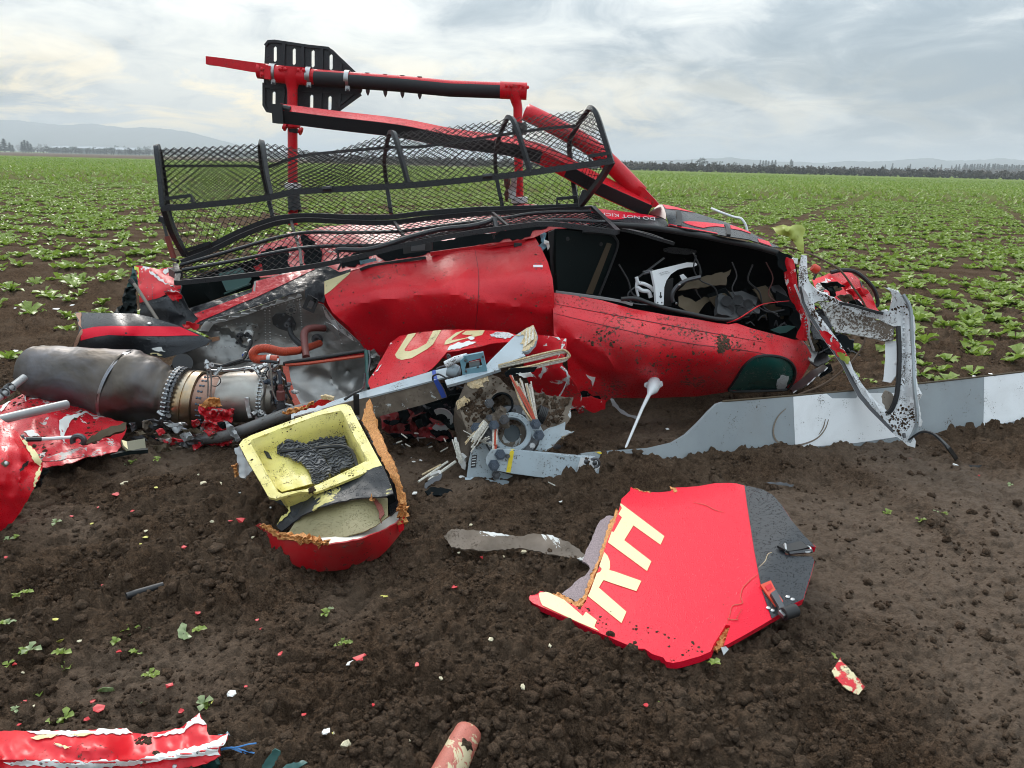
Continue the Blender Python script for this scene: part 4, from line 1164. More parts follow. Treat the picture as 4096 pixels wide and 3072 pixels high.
for k, (pth, r) in enumerate([([(437, 285), (445, 310), (470, 315), (500, 330), (515, 348)], .012), ([(440, 330), (462, 345), (490, 350), (500, 375)], .014), ([(440, 300), (436, 330), (445, 370)], .009), ([(470, 270), (500, 262)], .010), ([(465, 262), (510, 255)], .006)]):
    tube('seat_linkage', pp([(*q, 4.98) for q in zR(pth)]), r, M_WHITE if k < 3 else M_STEELDK, HELI, smooth_n=4, n=8)
sheet('white_tag', zR([(628, 278), (645, 272), (664, 292), (640, 302)]), 4.98, M_WHITE, HELI, step=12, thick=.006)
sheet('brown_trim', jag(zR([(620, 345), (660, 305), (740, 280), (840, 260), (856, 250), (850, 270), (836, 285), (834, 320), (720, 330), (660, 340)]), 3, 12, 5), zR([(620, 345, 4.98), (850, 255, 5.1), (800, 300, 5.05)]), M_BROWNTRIM, HELI, step=16, thick=.01, rough=.02, rscale=60)
tube('seat_ring', pp([(*q, 4.93) for q in zR([(600, 395), (595, 375), (600, 350), (622, 322), (660, 300), (720, 285)])]), .014, M_STEELDK, HELI, smooth_n=5, n=8)
for q in ((627, 320), (614, 402)):
    p_ = zR([q])[0]; mesh_obj('bolt', *dome_geo(P(*p_, 4.91), (0, -1, 0), .009), M_STEEL, HELI)
sheet('torn_fabric', jag(zR([(622, 372), (640, 365), (700, 395), (735, 372), (785, 388), (745, 400), (712, 445), (660, 440), (622, 410)]), 3, 10, 8), zR([(620, 372, 4.92), (785, 388, 5.1), (680, 440, 4.86)]), M_BROWNTRIM, HELI, step=14, rough=.03, rscale=50)
rnd = random.Random(31)
for k in range(26):      # wrecked panel pieces heaped in the nose
    u = rnd.uniform(800, 1160); v = rnd.uniform(355, 520) * (1 if u < 1000 else .97) ; w = rnd.uniform(25, 75); h = rnd.uniform(14, 46); a = rnd.uniform(-.7, .7)
    if v > 430 + (u - 800) * .30: v = 400 + (u - 800) * .25
    c, s_n = math.cos(a), math.sin(a); Yk = rnd.uniform(5.0, 5.35)
    q = [(u + x * c - y * s_n, v + x * s_n + y * c) for x, y in ((-w, -h), (w * .9, -h * rnd.uniform(.5, 1)), (w, h), (-w * .8, h * rnd.uniform(.6, 1.1)))]
    sheet('broken_panel', jag(zR(q), 3, 18, k), lambda uu, vv, Yk=Yk, u=u, t=rnd.uniform(-.6, .6), r=rnd.uniform(-.8, .8): Yk + t * (uu - (u / 1.1043 + 2150)) / 600 + r * (vv - 1220) / 900, rnd.choice([M_DARK, M_DARK, M_DARK, M_BROWNTRIM, M_STEELDK, M_DARK]), HELI, step=30, thick=.012, rough=.012, rscale=60, seed=k)
sheet('green_instrument_face', zR([(1030, 520), (1070, 505), (1110, 500), (1140, 505), (1100, 530), (1070, 535)]), 4.93, M_TEAL, HELI, step=20, thick=.01)
for k in range(9):
    a = (rnd.uniform(820, 1120), rnd.uniform(400, 500)); tube('loose_wire', pp([(*zR([(a[0] + i * rnd.uniform(8, 22), a[1] + rnd.uniform(-14, 14))])[0], 4.95) for i in range(4)]), .004, M_CABLE, HELI, smooth_n=4, n=5)
# far side of the hull, closing it off
sheet('far_side_skin', [(1150, 930), (1500, 915), (2050, 880), (2420, 880), (2700, 905), (3000, 990), (3140, 1100), (3180, 1300), (3100, 1470), (2400, 1520), (1500, 1500), (1150, 1400)],
      [(1150, 930, 5.85), (2050, 880, 5.95), (2700, 910, 5.75), (3140, 1100, 5.5), (2000, 1200, 6.25), (1400, 1200, 6.1), (2800, 1250, 6.2), (2000, 1500, 6.0), (3100, 1470, 5.8), (3180, 1300, 5.7), (1150, 1400, 5.9)], M_RED, HELI, step=70, thick=.01)
# -- roof band and nose cowl
rb_out = zN_ = zc_(2400, 550, 2.765)([(-120, 770), (0, 790), (260, 820), (450, 845), (640, 872), (700, 893), (740, 930), (755, 968), (715, 980), (640, 975), (400, 950), (200, 925), (50, 915), (-60, 890), (-150, 850)])
zN = zc_(2400, 550, 2.765)
roof = sheet('roof_band', rb_out, zN([(-120, 770, 5.36), (260, 820, 5.32), (690, 893, 5.26), (-150, 850, 5.2), (50, 915, 5.12), (400, 950, 5.12), (750, 968, 5.12)]), M_BLACKP, HELI, step=14, thick=.006)
broof = bvh_of(roof)
decal('red_stripe', zN([(-118, 773), (0, 793), (260, 823), (450, 848), (640, 875), (698, 895), (560, 887), (300, 882), (255, 905), (130, 912), (40, 880), (-100, 835)]), broof, M_REDWET, roof, off=.003, step=14)
text_decal('lettering', 'DO NOT KICK', zN([(612, 892)])[0], (-33.5, -3.0), (1.6, 18.0), broof, M_LETTER, roof)
ns_out = zN([(735, 850), (705, 762), (690, 741), (760, 752), (860, 775), (1050, 830), (1240, 890), (1400, 940), (1600, 1020), (1740, 1090), (1860, 1150), (1990, 1215), (1900, 1215), (1640, 1125), (1450, 1098), (1150, 1045), (900, 1005), (760, 968)])
nose = sheet('nose_cowl', ns_out, zN([(700, 742, 5.36), (1050, 830, 5.26), (1400, 940, 5.14), (1860, 1150, 4.98), (760, 968, 5.06), (1150, 1045, 4.98), (1640, 1125, 4.90), (735, 850, 5.10), (1000, 930, 5.06), (1400, 1020, 4.99)]), M_BLACKP, HELI, step=14, thick=.006)
bnose = bvh_of(nose)
decal('red_stripe', zN([(694, 744), (760, 755), (860, 778), (1050, 833), (1000, 825), (850, 800), (730, 790), (712, 770)]), bnose, M_REDWET, nose, off=.003, step=12)
decal('red_flash', zN([(918, 936), (980, 930), (1060, 932), (1200, 945), (1370, 965), (1376, 996), (1290, 985), (1210, 990), (1140, 1003), (1050, 985), (960, 958)]), bnose, M_REDWET, nose, off=.003, step=12)
decal('red_flash', zN([(1440, 970), (1560, 1008), (1730, 1080), (1700, 1078), (1560, 1030), (1445, 1010)]), bnose, M_REDWET, nose, off=.003, step=12)
decal('red_edge', zN([(760, 962), (900, 1000), (1150, 1040), (1300, 1068), (1300, 1060), (1150, 1030), (900, 988), (765, 955)]), bnose, M_REDWET, nose, off=.003, step=8)
decal('red_flash', zN([(1740, 1120), (1860, 1150), (1985, 1212), (1900, 1208), (1760, 1160)]), bnose, M_REDWET, nose, off=.003, step=12)
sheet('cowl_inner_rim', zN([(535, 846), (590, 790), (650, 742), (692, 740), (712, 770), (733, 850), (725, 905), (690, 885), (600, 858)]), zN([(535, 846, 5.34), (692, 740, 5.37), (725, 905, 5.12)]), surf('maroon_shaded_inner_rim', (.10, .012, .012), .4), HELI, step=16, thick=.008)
for a in ([(845, 820), (880, 822), (905, 880), (902, 990), (855, 985), (848, 900)], [(1375, 970), (1400, 978), (1440, 1040), (1442, 1092), (1398, 1088), (1392, 1020)]):
    decal('cowl_latch', zN(a), bnose, M_RUBBER, nose, off=.012, step=12, thick=.012)
tube('door_frame_seal', pp(zD([(380, 118, 5.10), (450, 128, 5.07), (600, 138, 5.05), (720, 152, 5.02), (900, 182, 4.98), (1050, 212, 4.94), (1200, 242, 4.90), (1315, 275, 4.87)])), .020, M_RUBBER, HELI, smooth_n=6)
tube('door_frame_rail', pp(zD([(380, 150, 5.16), (450, 148, 5.12), (560, 165, 5.1), (700, 205, 5.1), (770, 225, 5.12)])), 0, M_BLACKP, HELI, smooth_n=6, sq=(.05, .02))
tube('door_frame_trim', pp(zD([(430, 140, 5.09), (520, 148, 5.08), (640, 172, 5.08), (720, 200, 5.08)])), 0, M_STEEL, HELI, smooth_n=5, sq=(.008, .004))
tube('whip_aerial', pp(zN([(1232, 784, 5.45), (1350, 832, 5.35), (1480, 878, 5.28), (1550, 892, 5.22), (1590, 930, 5.2), (1615, 980, 5.19), (1630, 1040, 5.18)])), .008, M_WHITE, HELI, smooth_n=5, n=6)
# -- crushed red door pillar at the front
pil = sheet('door_pillar', jag(zG([(752, 178), (792, 190), (812, 300), (822, 380), (868, 478), (882, 560), (870, 640), (835, 640), (806, 622), (838, 545), (828, 490), (772, 405), (745, 300), (738, 240)]), 3, 18, 4), zG([(752, 178, 4.86), (812, 300, 4.78), (880, 560, 4.74), (806, 622, 4.78), (745, 300, 4.84), (828, 490, 4.8)]), M_REDCHIP, HELI, step=14, thick=.015, rough=.012, rscale=60, creases=[(zG([(770, 200), (790, 380), (850, 500), (850, 640)]), -.03, 12)])
tube('pillar_edge', pp(zG([(800, 330, 4.74), (845, 440, 4.72), (880, 540, 4.71), (878, 600, 4.71), (890, 650, 4.72), (905, 690, 4.74)])), 0, M_WHITEMUD, pil, smooth_n=5, sq=(.022, .012))
for k in range(7):
    p_ = zG([(858 + k * 2.5, 520 + k * 17)])[0]; mesh_obj('rivet_stud', *dome_geo(P(*p_, 4.70), (.2, -1, .2), .006, .7, 8), M_STEEL, pil)
rn = random.Random(4)
for k, (q, m) in enumerate([([(705, 150), (760, 160), (800, 190), (790, 220), (745, 260), (712, 230)], M_DARK), ([(850, 640), (900, 690), (930, 700), (905, 760), (870, 720)], M_ALU), ([(790, 180), (818, 185), (815, 215), (795, 210)], M_ALU),
                            ([(890, 500), (960, 470), (1000, 520), (1010, 600), (960, 640), (900, 620)], M_BLACKP), ([(920, 600), (1050, 600), (1130, 640), (1120, 700), (1060, 720), (960, 700)], M_DARK), ([(880, 690), (960, 680), (1000, 740), (930, 780), (890, 760)], M_STEELDK),
                            ([(760, 900), (900, 800), (960, 770), (980, 785), (880, 870), (790, 925)], M_STEEL), ([(930, 790), (1000, 770), (1010, 800), (940, 840)], M_DARK), ([(1090, 625), (1130, 630), (1120, 700), (1085, 715)], M_RUBBER)]):
    sheet('crushed_nose_piece', jag(zG(q), 5, 14, k), zG([(q[0][0], q[0][1], 4.86 + .02 * k), (q[2][0], q[2][1], 4.92), (q[-1][0], q[-1][1], 4.80)]), m, HELI, step=18, thick=.008, rough=.02, rscale=50, seed=k)
# torn yellow-green glass fibre flag at the top of the pillar
sheet('torn_fibreglass_flag', jag(zD([(1288, 142), (1330, 131), (1345, 128), (1380, 138), (1410, 127), (1440, 128), (1462, 152), (1446, 188), (1452, 230), (1450, 282), (1438, 268), (1420, 258), (1395, 215), (1370, 190), (1310, 176)]), 2, 12, 3), zD([(1288, 142, 4.95), (1380, 150, 4.80), (1460, 150, 4.92), (1430, 200, 4.82), (1450, 280, 4.78)]), M_PRIMER, HELI, step=9, thick=.003, rough=.03, rscale=45)
# belly antenna
tube('belly_antenna', pp(zD([(672, 948, 4.60), (670, 962, 4.55), (664, 985, 4.50), (646, 1012, 4.47), (610, 1085, 4.40), (520, 1298, 4.14)])), [.040, .043, .036, .013, .010, .007], M_WHITE, HELI, n=14)
sheet('antenna_base', zD([(622, 955), (660, 940), (715, 945), (718, 968), (690, 985), (640, 985), (620, 970)]), 4.545, M_WHITEMUD, HELI, step=12, thick=.012)
# dark broken tubes beneath
tube('skid_stub', pp(zC([(1690, 1010, 4.1), (1740, 1005, 4.2), (1830, 1010, 4.3)])), .022, M_STEELDK, HELI)

# -- upper rear skin, engine bay, tail stub
up = sheet('upper_rear_skin', zB([(1195, 368), (1410, 300), (1590, 245), (1612, 195), (1780, 150), (1970, 100), (2070, 100), (2145, 140), (2215, 120), (2215, 150), (2062, 190), (2050, 335), (1930, 300), (1925, 252), (1550, 375), (1330, 445), (1240, 485), (1215, 410)]),
           zB([(1195, 368, 5.12), (1600, 220, 5.2), (1970, 100, 5.25), (2145, 140, 5.12), (1240, 485, 4.95), (1550, 375, 4.94), (1925, 252, 4.95), (2050, 335, 4.96), (1700, 260, 5.03)]), M_BLACKW, HELI, step=11, thick=.003, rough=.012, rscale=40, ridged=True)
bup = bvh_of(up)
decal('red_stripe', zB([(1222, 408), (1420, 335), (1592, 270), (1606, 203), (1780, 158), (1965, 108), (1990, 122), (1900, 165), (1800, 215), (1620, 300), (1505, 345), (1400, 395), (1262, 452), (1235, 475)]), bup, M_REDW, up, off=.003, step=11)
sheet('bay_shade_sheet', zB([(1090, 200), (1160, 190), (1600, 60), (1700, 60), (1640, 190), (1600, 240), (1400, 300), (1200, 370), (1150, 330), (1110, 260)]), 5.45, M_DARKGRN, HELI, step=40, thick=.01, rough=.04, rscale=80)  # dark green sheet stands in for the shaded void above the skin
tube('green_frame', pp(zB([(1420, 275, 5.2), (1500, 245, 5.2), (1580, 215, 5.2)])), 0, M_TEAL, HELI, sq=(.03, .01))
sheet('green_rib', zB([(1380, 150), (1520, 110), (1590, 180), (1560, 225), (1430, 260)]), zB([(1380, 150, 5.4), (1520, 110, 5.42), (1560, 225, 5.3)]), M_TEAL, HELI, step=30, thick=.004)
sheet('torn_lug', zB([(1605, 200), (1618, 195), (1612, 262), (1600, 258)]), 5.05, M_FOAMW, HELI, step=10, thick=.004)
fwl = sheet('firewall', zW([(150, 310), (215, 235), (445, 180), (820, 50), (835, 110), (940, 140), (1010, 230), (1195, 400), (1200, 440), (690, 520), (400, 560), (130, 580), (0, 600), (-60, 560), (60, 440), (215, 395), (235, 350)]),
            zW([(150, 310, 4.80), (445, 180, 4.86), (820, 50, 4.93), (1195, 400, 4.90), (300, 300, 4.92), (600, 300, 4.98), (900, 300, 5.0), (0, 600, 4.75), (400, 560, 4.85), (690, 520, 4.95)]), M_ALUDARK, HELI, step=15, thick=.004, rough=.012, rscale=120,
            creases=[(zW([(235, 265), (330, 290), (420, 350)]), -.03, 10), (zW([(240, 300), (310, 330), (380, 345)]), .03, 12), (zW([(590, 180), (610, 400)]), -.008, 8), (zW([(800, 130), (830, 400)]), -.01, 8), (zW([(230, 470), (300, 500), (420, 500)]), -.02, 16)])
bfw = bvh_of(fwl)
fl = decal('riveted_flange', zW([(155, 305), (215, 232), (440, 175), (820, 44), (828, 78), (590, 150), (445, 205), (240, 262), (190, 330)]), bfw, M_ALU, fwl, off=.010, step=14, thick=.008)
decal('riveted_flange', zW([(938, 148), (965, 165), (1060, 270), (1195, 398), (1192, 412), (1040, 300), (960, 215)]), bfw, M_ALU, fwl, off=.010, step=14, thick=.008)
bfl = bvh_of([fl])
rv = Buf()
rivet_row(zW([(230, 252), (440, 192), (600, 140), (815, 62)]), 20, bfl, .006, .6, rv)
for pl, n in (([(480, 190), (600, 160), (800, 105)], 14), ([(570, 180), (575, 390)], 13), ([(600, 180), (604, 390)], 13), ([(790, 110), (805, 280)], 12), ([(950, 260), (1030, 280), (1058, 390)], 9), ([(265, 295), (400, 260), (520, 265)], 9), ([(205, 300), (200, 340), (215, 385)], 4), ([(640, 330), (700, 350), (780, 410)], 6), ([(990, 225), (1080, 310), (1170, 395)], 9), ([(200, 410), (270, 412), (380, 405)], 7)):
    rivet_row(zW(pl), n, bfw, .0055, .6, rv)
setp(rv.out('rivets', M_STEEL, fwl), kind='stuff')
def plate(nm, poly, mat, off=.008, th=.006, par=None): return decal(nm, zW(poly), bfw, mat, par or fwl, off=off, step=14, thick=th)
circ = lambda c, r, n=18, e=1.: [(c[0] + r * math.cos(6.2832 * k / n), c[1] + r * e * math.sin(6.2832 * k / n)) for k in range(n)]
pA = plate('access_plate', [(375, 300), (400, 280), (500, 262), (530, 275), (540, 310), (530, 355), (480, 378), (450, 365), (395, 345)], M_ALUDARK)
plate('round_cover', circ((739, 170), 37), M_ALUDARK, .010, .008); plate('round_cover', circ((739, 170), 14), M_STEELDK, .016, .006)
plate('oval_cover', [(615, 220), (640, 195), (700, 190), (750, 220), (770, 260), (760, 300), (720, 310), (660, 290), (620, 260)], M_STEELDK)
def stub(c, r, L, mat, nm='pipe_fitting', Y0=None, d=(0, -1, .05)):
    l, n = hit(bfw, *zW([c])[0]); l = np.array(l); d = np.array(d) / np.linalg.norm(d)
    return mesh_obj(nm, *lathe_geo(l, l + d * L, [(0, r), (.6, r), (.6, r * .75), (1, r * .75), (1, r * .3)], 14), mat, fwl)
stub((475, 322), .030, .05, M_ALU); stub((475, 322), .016, .09, M_RUBBER); stub((422, 330), .018, .07, M_STEELDK); stub((415, 372), .016, .06, M_STEELDK); stub((945, 290), .024, .05, M_STEEL); stub((905, 360), .040, .02, M_STEELDK); stub((720, 265), .022, .04, M_STEELDK); stub((693, 205), .009, .02, M_STEELDK); stub((730, 232), .009, .02, M_STEELDK); stub((757, 262), .009, .02, M_STEELDK); stub((650, 275), .009, .02, M_STEELDK)
rv2 = Buf()
for c, r, n in (((739, 170), 27, 8), ((475, 320), 55, 7)):
    for k in range(n): 
        q = zW([(c[0] + r * math.cos(6.28 * k / n), c[1] + r * math.sin(6.28 * k / n))])[0]; l, nn = hit(bfw, *q); rv2.add(*dome_geo(l + nn * .012, nn, .0055, .6))
setp(rv2.out('plate_screws', M_STEELDK, fwl), kind='stuff')
lc = tube('door_latch_frame', pp([(*q, 4.84) for q in zW([(850, 90), (898, 118), (872, 182), (822, 158), (850, 90), (898, 118)])]), 0, M_RUBBER, HELI, sq=(.014, .03))
sheet('latch_plate', zW([(858, 112), (885, 126), (868, 160), (842, 148)]), 4.83, M_STEELDK, HELI, step=14, thick=.01)
sheet('battered_fairing', zW([(955, 250), (1000, 270), (1030, 300), (1045, 350), (1000, 340), (955, 310)]), zW([(955, 250, 4.86), (1045, 350, 4.86), (1000, 290, 4.80)]), M_ALU, HELI, step=12, rough=.01, rscale=50)
def hose(nm, pts, r, mat, par, zf=zW, n=10, sn=6): return tube(nm, pp(zf(pts)), r, mat, par, smooth_n=sn, n=n)
# inner cowl box with its padded rim
box = sheet('intake_duct_skin', zW([(705, 525), (740, 520), (1000, 490), (1205, 470), (1215, 560), (1225, 680), (1090, 735), (900, 790), (790, 795), (745, 700), (715, 600)]), zW([(705, 525, 4.42), (1205, 470, 4.5), (1225, 680, 4.32), (790, 795, 4.25), (900, 640, 4.46), (1080, 590, 4.56), (1000, 540, 4.5)]), surf('dented_grey_duct_metal', (.30, .295, .285), .36, metal=.85, dent=.3, dscale=4, soot=(.16, .155, .15), smear=.1), HELI, step=12, thick=.003, rough=.015, rscale=130,
            creases=[(zW([(985, 570), (1000, 640), (1080, 720)]), -.035, 20), (zW([(1100, 560), (1170, 600), (1130, 680)]), .06, 30), (zW([(760, 640), (830, 690), (900, 720)]), .012, 14)])
hose('duct_rim', [(690, 515, 4.40), (800, 495, 4.40), (1000, 465, 4.43), (1215, 430, 4.48)], .012, M_RUBBER, HELI)
hose('duct_rim', [(700, 525, 4.385), (850, 512, 4.39), (1000, 492, 4.42), (1200, 465, 4.47)], .010, M_HOSERED, HELI, n=6)
tube('duct_lip', pp(zW([(702, 530, 4.38), (715, 620, 4.33), (745, 710, 4.27), (785, 790, 4.22)])), 0, M_HOSERED, HELI, smooth_n=5, sq=(.035, .008))
hose('duct_edge_channel', [(1212, 430, 4.46), (1218, 520, 4.42), (1222, 620, 4.36), (1230, 670, 4.32)], .012, M_TEAL, HELI, n=6)
hose('duct_edge_channel', [(1228, 430, 4.47), (1235, 500, 4.43), (1215, 600, 4.37)], .008, M_STEELDK, HELI, n=6)
sheet('crumpled_fairing', zW([(1230, 440), (1262, 420), (1300, 470), (1290, 520), (1240, 560)]), 4.55, M_ALUDARK, HELI, step=12, rough=.03, rscale=30, ridged=True)
# tail stub
ts = sheet('tail_stub_skin', jag(zB([(846, 95), (900, 98), (1000, 122), (1060, 108), (1108, 110), (1122, 200), (1152, 228), (1142, 268), (1160, 300), (1192, 372), (1252, 432), (1210, 470), (1170, 500), (1000, 490), (880, 480), (882, 405), (884, 300), (868, 190)]), 3, 16, 6), zB([(846, 95, 5.34), (1108, 110, 5.3), (1150, 230, 5.1), (1250, 432, 5.0), (880, 405, 5.08), (884, 250, 5.14), (1000, 300, 5.02), (1000, 490, 5.0)]), M_BLACKP, HELI, step=13, thick=.003, rough=.02, rscale=60, creases=[(zB([(1040, 285), (1130, 300), (1180, 400)]), .04, 14), (zB([(950, 130), (1050, 200), (1120, 250)]), -.03, 12)])
bts = bvh_of(ts)
decal('red_paint_area', jag(zB([(858, 100), (900, 102), (1000, 125), (1060, 112), (1104, 114), (1118, 202), (1146, 230), (1136, 262), (1060, 275), (1000, 305), (886, 333), (880, 250)]), 2, 20, 1, [6, 7, 8]), bts, M_REDCHIP, ts, off=.003, step=13)
decal('lime_edge', zB([(850, 105), (878, 112), (886, 250), (886, 480), (856, 478), (862, 250)]), bts, M_LIME, ts, off=.006, step=12, thick=.005)
for k, pl in enumerate(([(945, 130), (1000, 170), (1060, 215), (1110, 240), (1080, 232), (1000, 190), (950, 150)], [(1040, 125), (1065, 115), (1075, 135), (1050, 160), (1035, 150)], [(1060, 255), (1120, 262), (1140, 268), (1090, 280)], [(1095, 120), (1106, 118), (1108, 140)])):
    decal('white_tear', jag(zB(pl), 4, 7, k), bts, M_FOAMW, ts, off=.006, step=8)
rv3 = rivet_row(zB([(868, 125), (872, 250), (870, 440)]), 14, bts, .005, 1.6)
rivet_row(zB([(930, 110), (935, 320)]), 14, bts, .005, .8, rv3); rivet_row(zB([(960, 112), (965, 310)]), 14, bts, .005, .8, rv3); rivet_row(zB([(890, 345), (1010, 325), (1060, 300)]), 10, bts, .005, .8, rv3)
setp(rv3.out('rivets', M_STEELDK, ts), kind='stuff')
sheet('crumpled_green_skin', jag(zB([(788, 240), (830, 232), (862, 228), (860, 330), (866, 420), (715, 400), (740, 362), (778, 345), (772, 300)]), 5, 14, 9), zB([(788, 240, 5.3), (862, 228, 5.22), (866, 420, 5.15), (715, 400, 5.25)]), M_DARKGRN, HELI, step=12, rough=.05, rscale=40, ridged=True)
sheet('crumpled_green_skin', jag(zB([(846, 96), (862, 140), (868, 240), (800, 235), (832, 150)]), 3, 12, 7), 5.34, M_TEAL, HELI, step=14, rough=.03, rscale=50)
tube('control_rod', pp(zB([(828, 190, 5.0), (870, 245, 4.97), (995, 440, 4.88)])), .011, surf('weathered_rod', (.22, .19, .16), .5, mud=.3), HELI)
tube('rod_end', pp(zB([(822, 186, 5.0), (845, 215, 4.99)])), .016, M_RUBBER, HELI, n=8)
sheet('torn_red_scrap', jag(zB([(1150, 470), (1200, 455), (1260, 470), (1240, 505), (1180, 500)]), 6, 9, 2), 4.88, M_REDCHIP, HELI, step=10, rough=.02, rscale=30)
sheet('torn_red_scrap', jag(zB([(1040, 275), (1110, 262), (1150, 290), (1130, 330), (1080, 310)]), 5, 9, 4), 4.98, M_REDCHIP, HELI, step=10, rough=.03, rscale=30)
# wet belly skin under the basket
bel = sheet('belly_skin', jag([(1010, 1060), (1040, 985), (1160, 945), (1300, 905), (1600, 880), (1800, 852), (2000, 832), (2100, 815), (2180, 822), (2400, 838), (2440, 885), (2200, 920), (2135, 950), (1912, 990), (1700, 1030), (1420, 1078), (1330, 1110), (1180, 1110), (1040, 1110)], 2, 30, 1), [(1010, 1060, 5.45), (1160, 945, 5.65), (1600, 880, 5.75), (2100, 815, 5.72), (2400, 838, 5.4), (2200, 920, 5.12), (1700, 1030, 5.10), (1330, 1110, 5.15), (1600, 950, 5.4), (2000, 890, 5.38)], M_SKINPINK, HELI, step=20, thick=.004, rough=.02, rscale=110)
bbel = bvh_of(bel)
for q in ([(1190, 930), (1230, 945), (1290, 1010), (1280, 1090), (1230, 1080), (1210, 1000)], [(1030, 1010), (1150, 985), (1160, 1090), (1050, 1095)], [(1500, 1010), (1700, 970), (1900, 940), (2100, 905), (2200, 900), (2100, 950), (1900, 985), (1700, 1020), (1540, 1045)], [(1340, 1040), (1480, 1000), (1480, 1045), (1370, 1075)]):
    decal('gap_shade_patch', jag(q, 8, 16, 3), bbel, M_DARK, bel, off=.004, step=22)  # dark film on the skin paints the shade of gaps, no holes cut
sheet('placard_plate', zL([(75, 690), (205, 668), (215, 690), (85, 722)]), 4.93, M_BLUEFIT, HELI, step=12, thick=.004)

# -- landing gear
def px_path(z, pts): return pp(z(pts))
skid = tube('skid_tube', px_path(zI, [(640, 505, 6.0), (900, 535, 6.0), (1280, 575, 6.0), (1800, 615, 6.0), (2212, 645, 6.0)]) + px_path(zJ, [(400, 205, 6.0), (810, 222, 6.0), (1010, 232, 6.0)]), .0545, M_RED, HELI, n=20)
b1 = bvh_of(skid)
tube('grip_sleeve', px_path(zI, [(1270, 588, 5.992), (1620, 612, 5.992)]), .0555, M_GRIP, skid, n=20)
tube('grip_sleeve', px_path(zI, [(1655, 614, 5.992), (2212, 656, 5.992)]) + px_path(zJ, [(400, 214, 5.992), (805, 229, 5.992)]), .0535, M_GRIP, skid, n=20)
def skid_leg(top, neck, bot, w_top, w_leg, Y, flare, name='cross_tube'):
    """vertical leg with a flared saddle that clasps the skid"""
    def ring(u, v, w): return ((u - w, v), (u + w, v), Y, 1.0, 0.0)
    rings = []
    V = []; F = []; n = 24
    prof = [(top[1], top[0], w_top, .42), (top[1] + (neck[1] - top[1]) * .25, top[0], w_top * .86, .55), (top[1] + (neck[1] - top[1]) * .5, top[0], w_top * .62, .75), (top[1] + (neck[1] - top[1]) * .78, (top[0] + neck[0]) / 2, w_leg * 1.18, .95), (neck[1], neck[0], w_leg * 1.02, 1.0), (neck[1] + 60, neck[0], w_leg, 1.0), (bot[1], bot[0], w_leg, 1.0)]
    for v, u, w, df in prof:
        c = np.array(P(u, v, Y)); R = w / FPX * Y
        for j in range(n):
            a = 6.2832 * j / n; V.append(c + np.array((R * math.cos(a), max(R * df, .063 if df < .9 else 0) * math.sin(a), 0)))
    for i in range(len(prof) - 1):
        for j in range(n): a = i * n + j; b = i * n + (j + 1) % n; F.append((a, a + n, b + n, b))
    F.append(tuple(range(n))); F.append(tuple((len(prof) - 1) * n + j for j in range(n - 1, -1, -1)))
    return mesh_obj(name, V, F, M_RED, HELI)
zIp = lambda x, y: zI([(x, y)])[0]; zJp = lambda x, y: zJ([(x, y)])[0]
leg1 = skid_leg(zIp(1020, 470), zIp(1022, 730), (1172, 900), 56, 18.5, 5.995, 0)
leg2 = skid_leg(zJp(925, 185), zJp(948, 365), (2078, 850), 36, 17, 5.995, 0)
for lg, pts in ((leg1, [(885, 487), (942, 487), (1090, 497), (1145, 499)]), (leg2, None)):
    for q in (pts or []):
        mesh_obj('bolt', *dome_geo(P(*zIp(*q), 5.930), (0, -1, .1), .014, .7, 6), M_RED, lg)
for q in ((857, 187), (893, 188), (990, 192), (1025, 200)): mesh_obj('bolt', *dome_geo(P(*zJp(*q), 5.930), (0, -1, .1), .014, .7, 6), M_RED, leg2)
mesh_obj('saddle_clamp', *lathe_geo(P(*zIp(845, 545), 6.0), P(*zIp(1200, 575), 6.0), [(0, .056), (0, .061), (1, .061), (1, .056)], 24), M_RED, leg1)
mesh_obj('saddle_clamp', *lathe_geo(P(*zJp(805, 222), 6.0), P(*zJp(1020, 232), 6.0), [(0, .05), (0, .061), (1, .061), (1, .04)], 24), M_RED, leg2)
for (a, b) in (((778, 525), (842, 530)), ((1178, 560), (1232, 566)), ((1606, 600), (1656, 604))):
    cl_ = mesh_obj('hose_clamp', *lathe_geo(P(*zIp(*a), 6.0), P(*zIp(*b), 6.0), [(0, .060), (0, .065), (1, .065), (1, .060)], 28), M_STEEL, skid)
    mx_ = ((a[0] + b[0]) / 2, a[1] + 118); tab = tube('clamp_tab', pp([(*zIp(mx_[0], mx_[1] - 45), 5.96), (*zIp(mx_[0], mx_[1] + 12), 5.96)]), 0, M_STEEL, cl_, sq=(.032, .008)); mesh_obj('bolt', *dome_geo(P(*zIp(mx_[0], mx_[1]), 5.953), (0, -1, 0), .011, .7, 8), M_STEELDK, cl_)
zz_ = [(1762, 540), (1852, 540), (2047, 556)]
for q in [zIp(x, y) for x, y in zz_[1:]] + [zJp(18, 112), zJp(158, 122)]:
    c = np.array(P(q[0], q[1] + 20, 6.0)); st = Buf(); 
    st.add(*lathe_geo(c + np.array((0, 0, .01)), c + np.array((0, 0, .042)), [(0, .012), (.55, .012), (.55, .019), (1, .019), (1, .002)], 10)); st.add(*lathe_geo(c + np.array((0, 0, -.07)), c + np.array((0, 0, -.115)), [(0, .017), (.5, .014), (1, .004)], 10)); st.out('wear_shoe_bolt', M_STEELDK, skid)
tube('skid_heel', px_path(zI, [(85, 395, 6.02), (200, 408, 6.02), (450, 440, 6.01), (690, 495, 6.0)]), 0, M_RED, HELI, sq=(.075, .055))
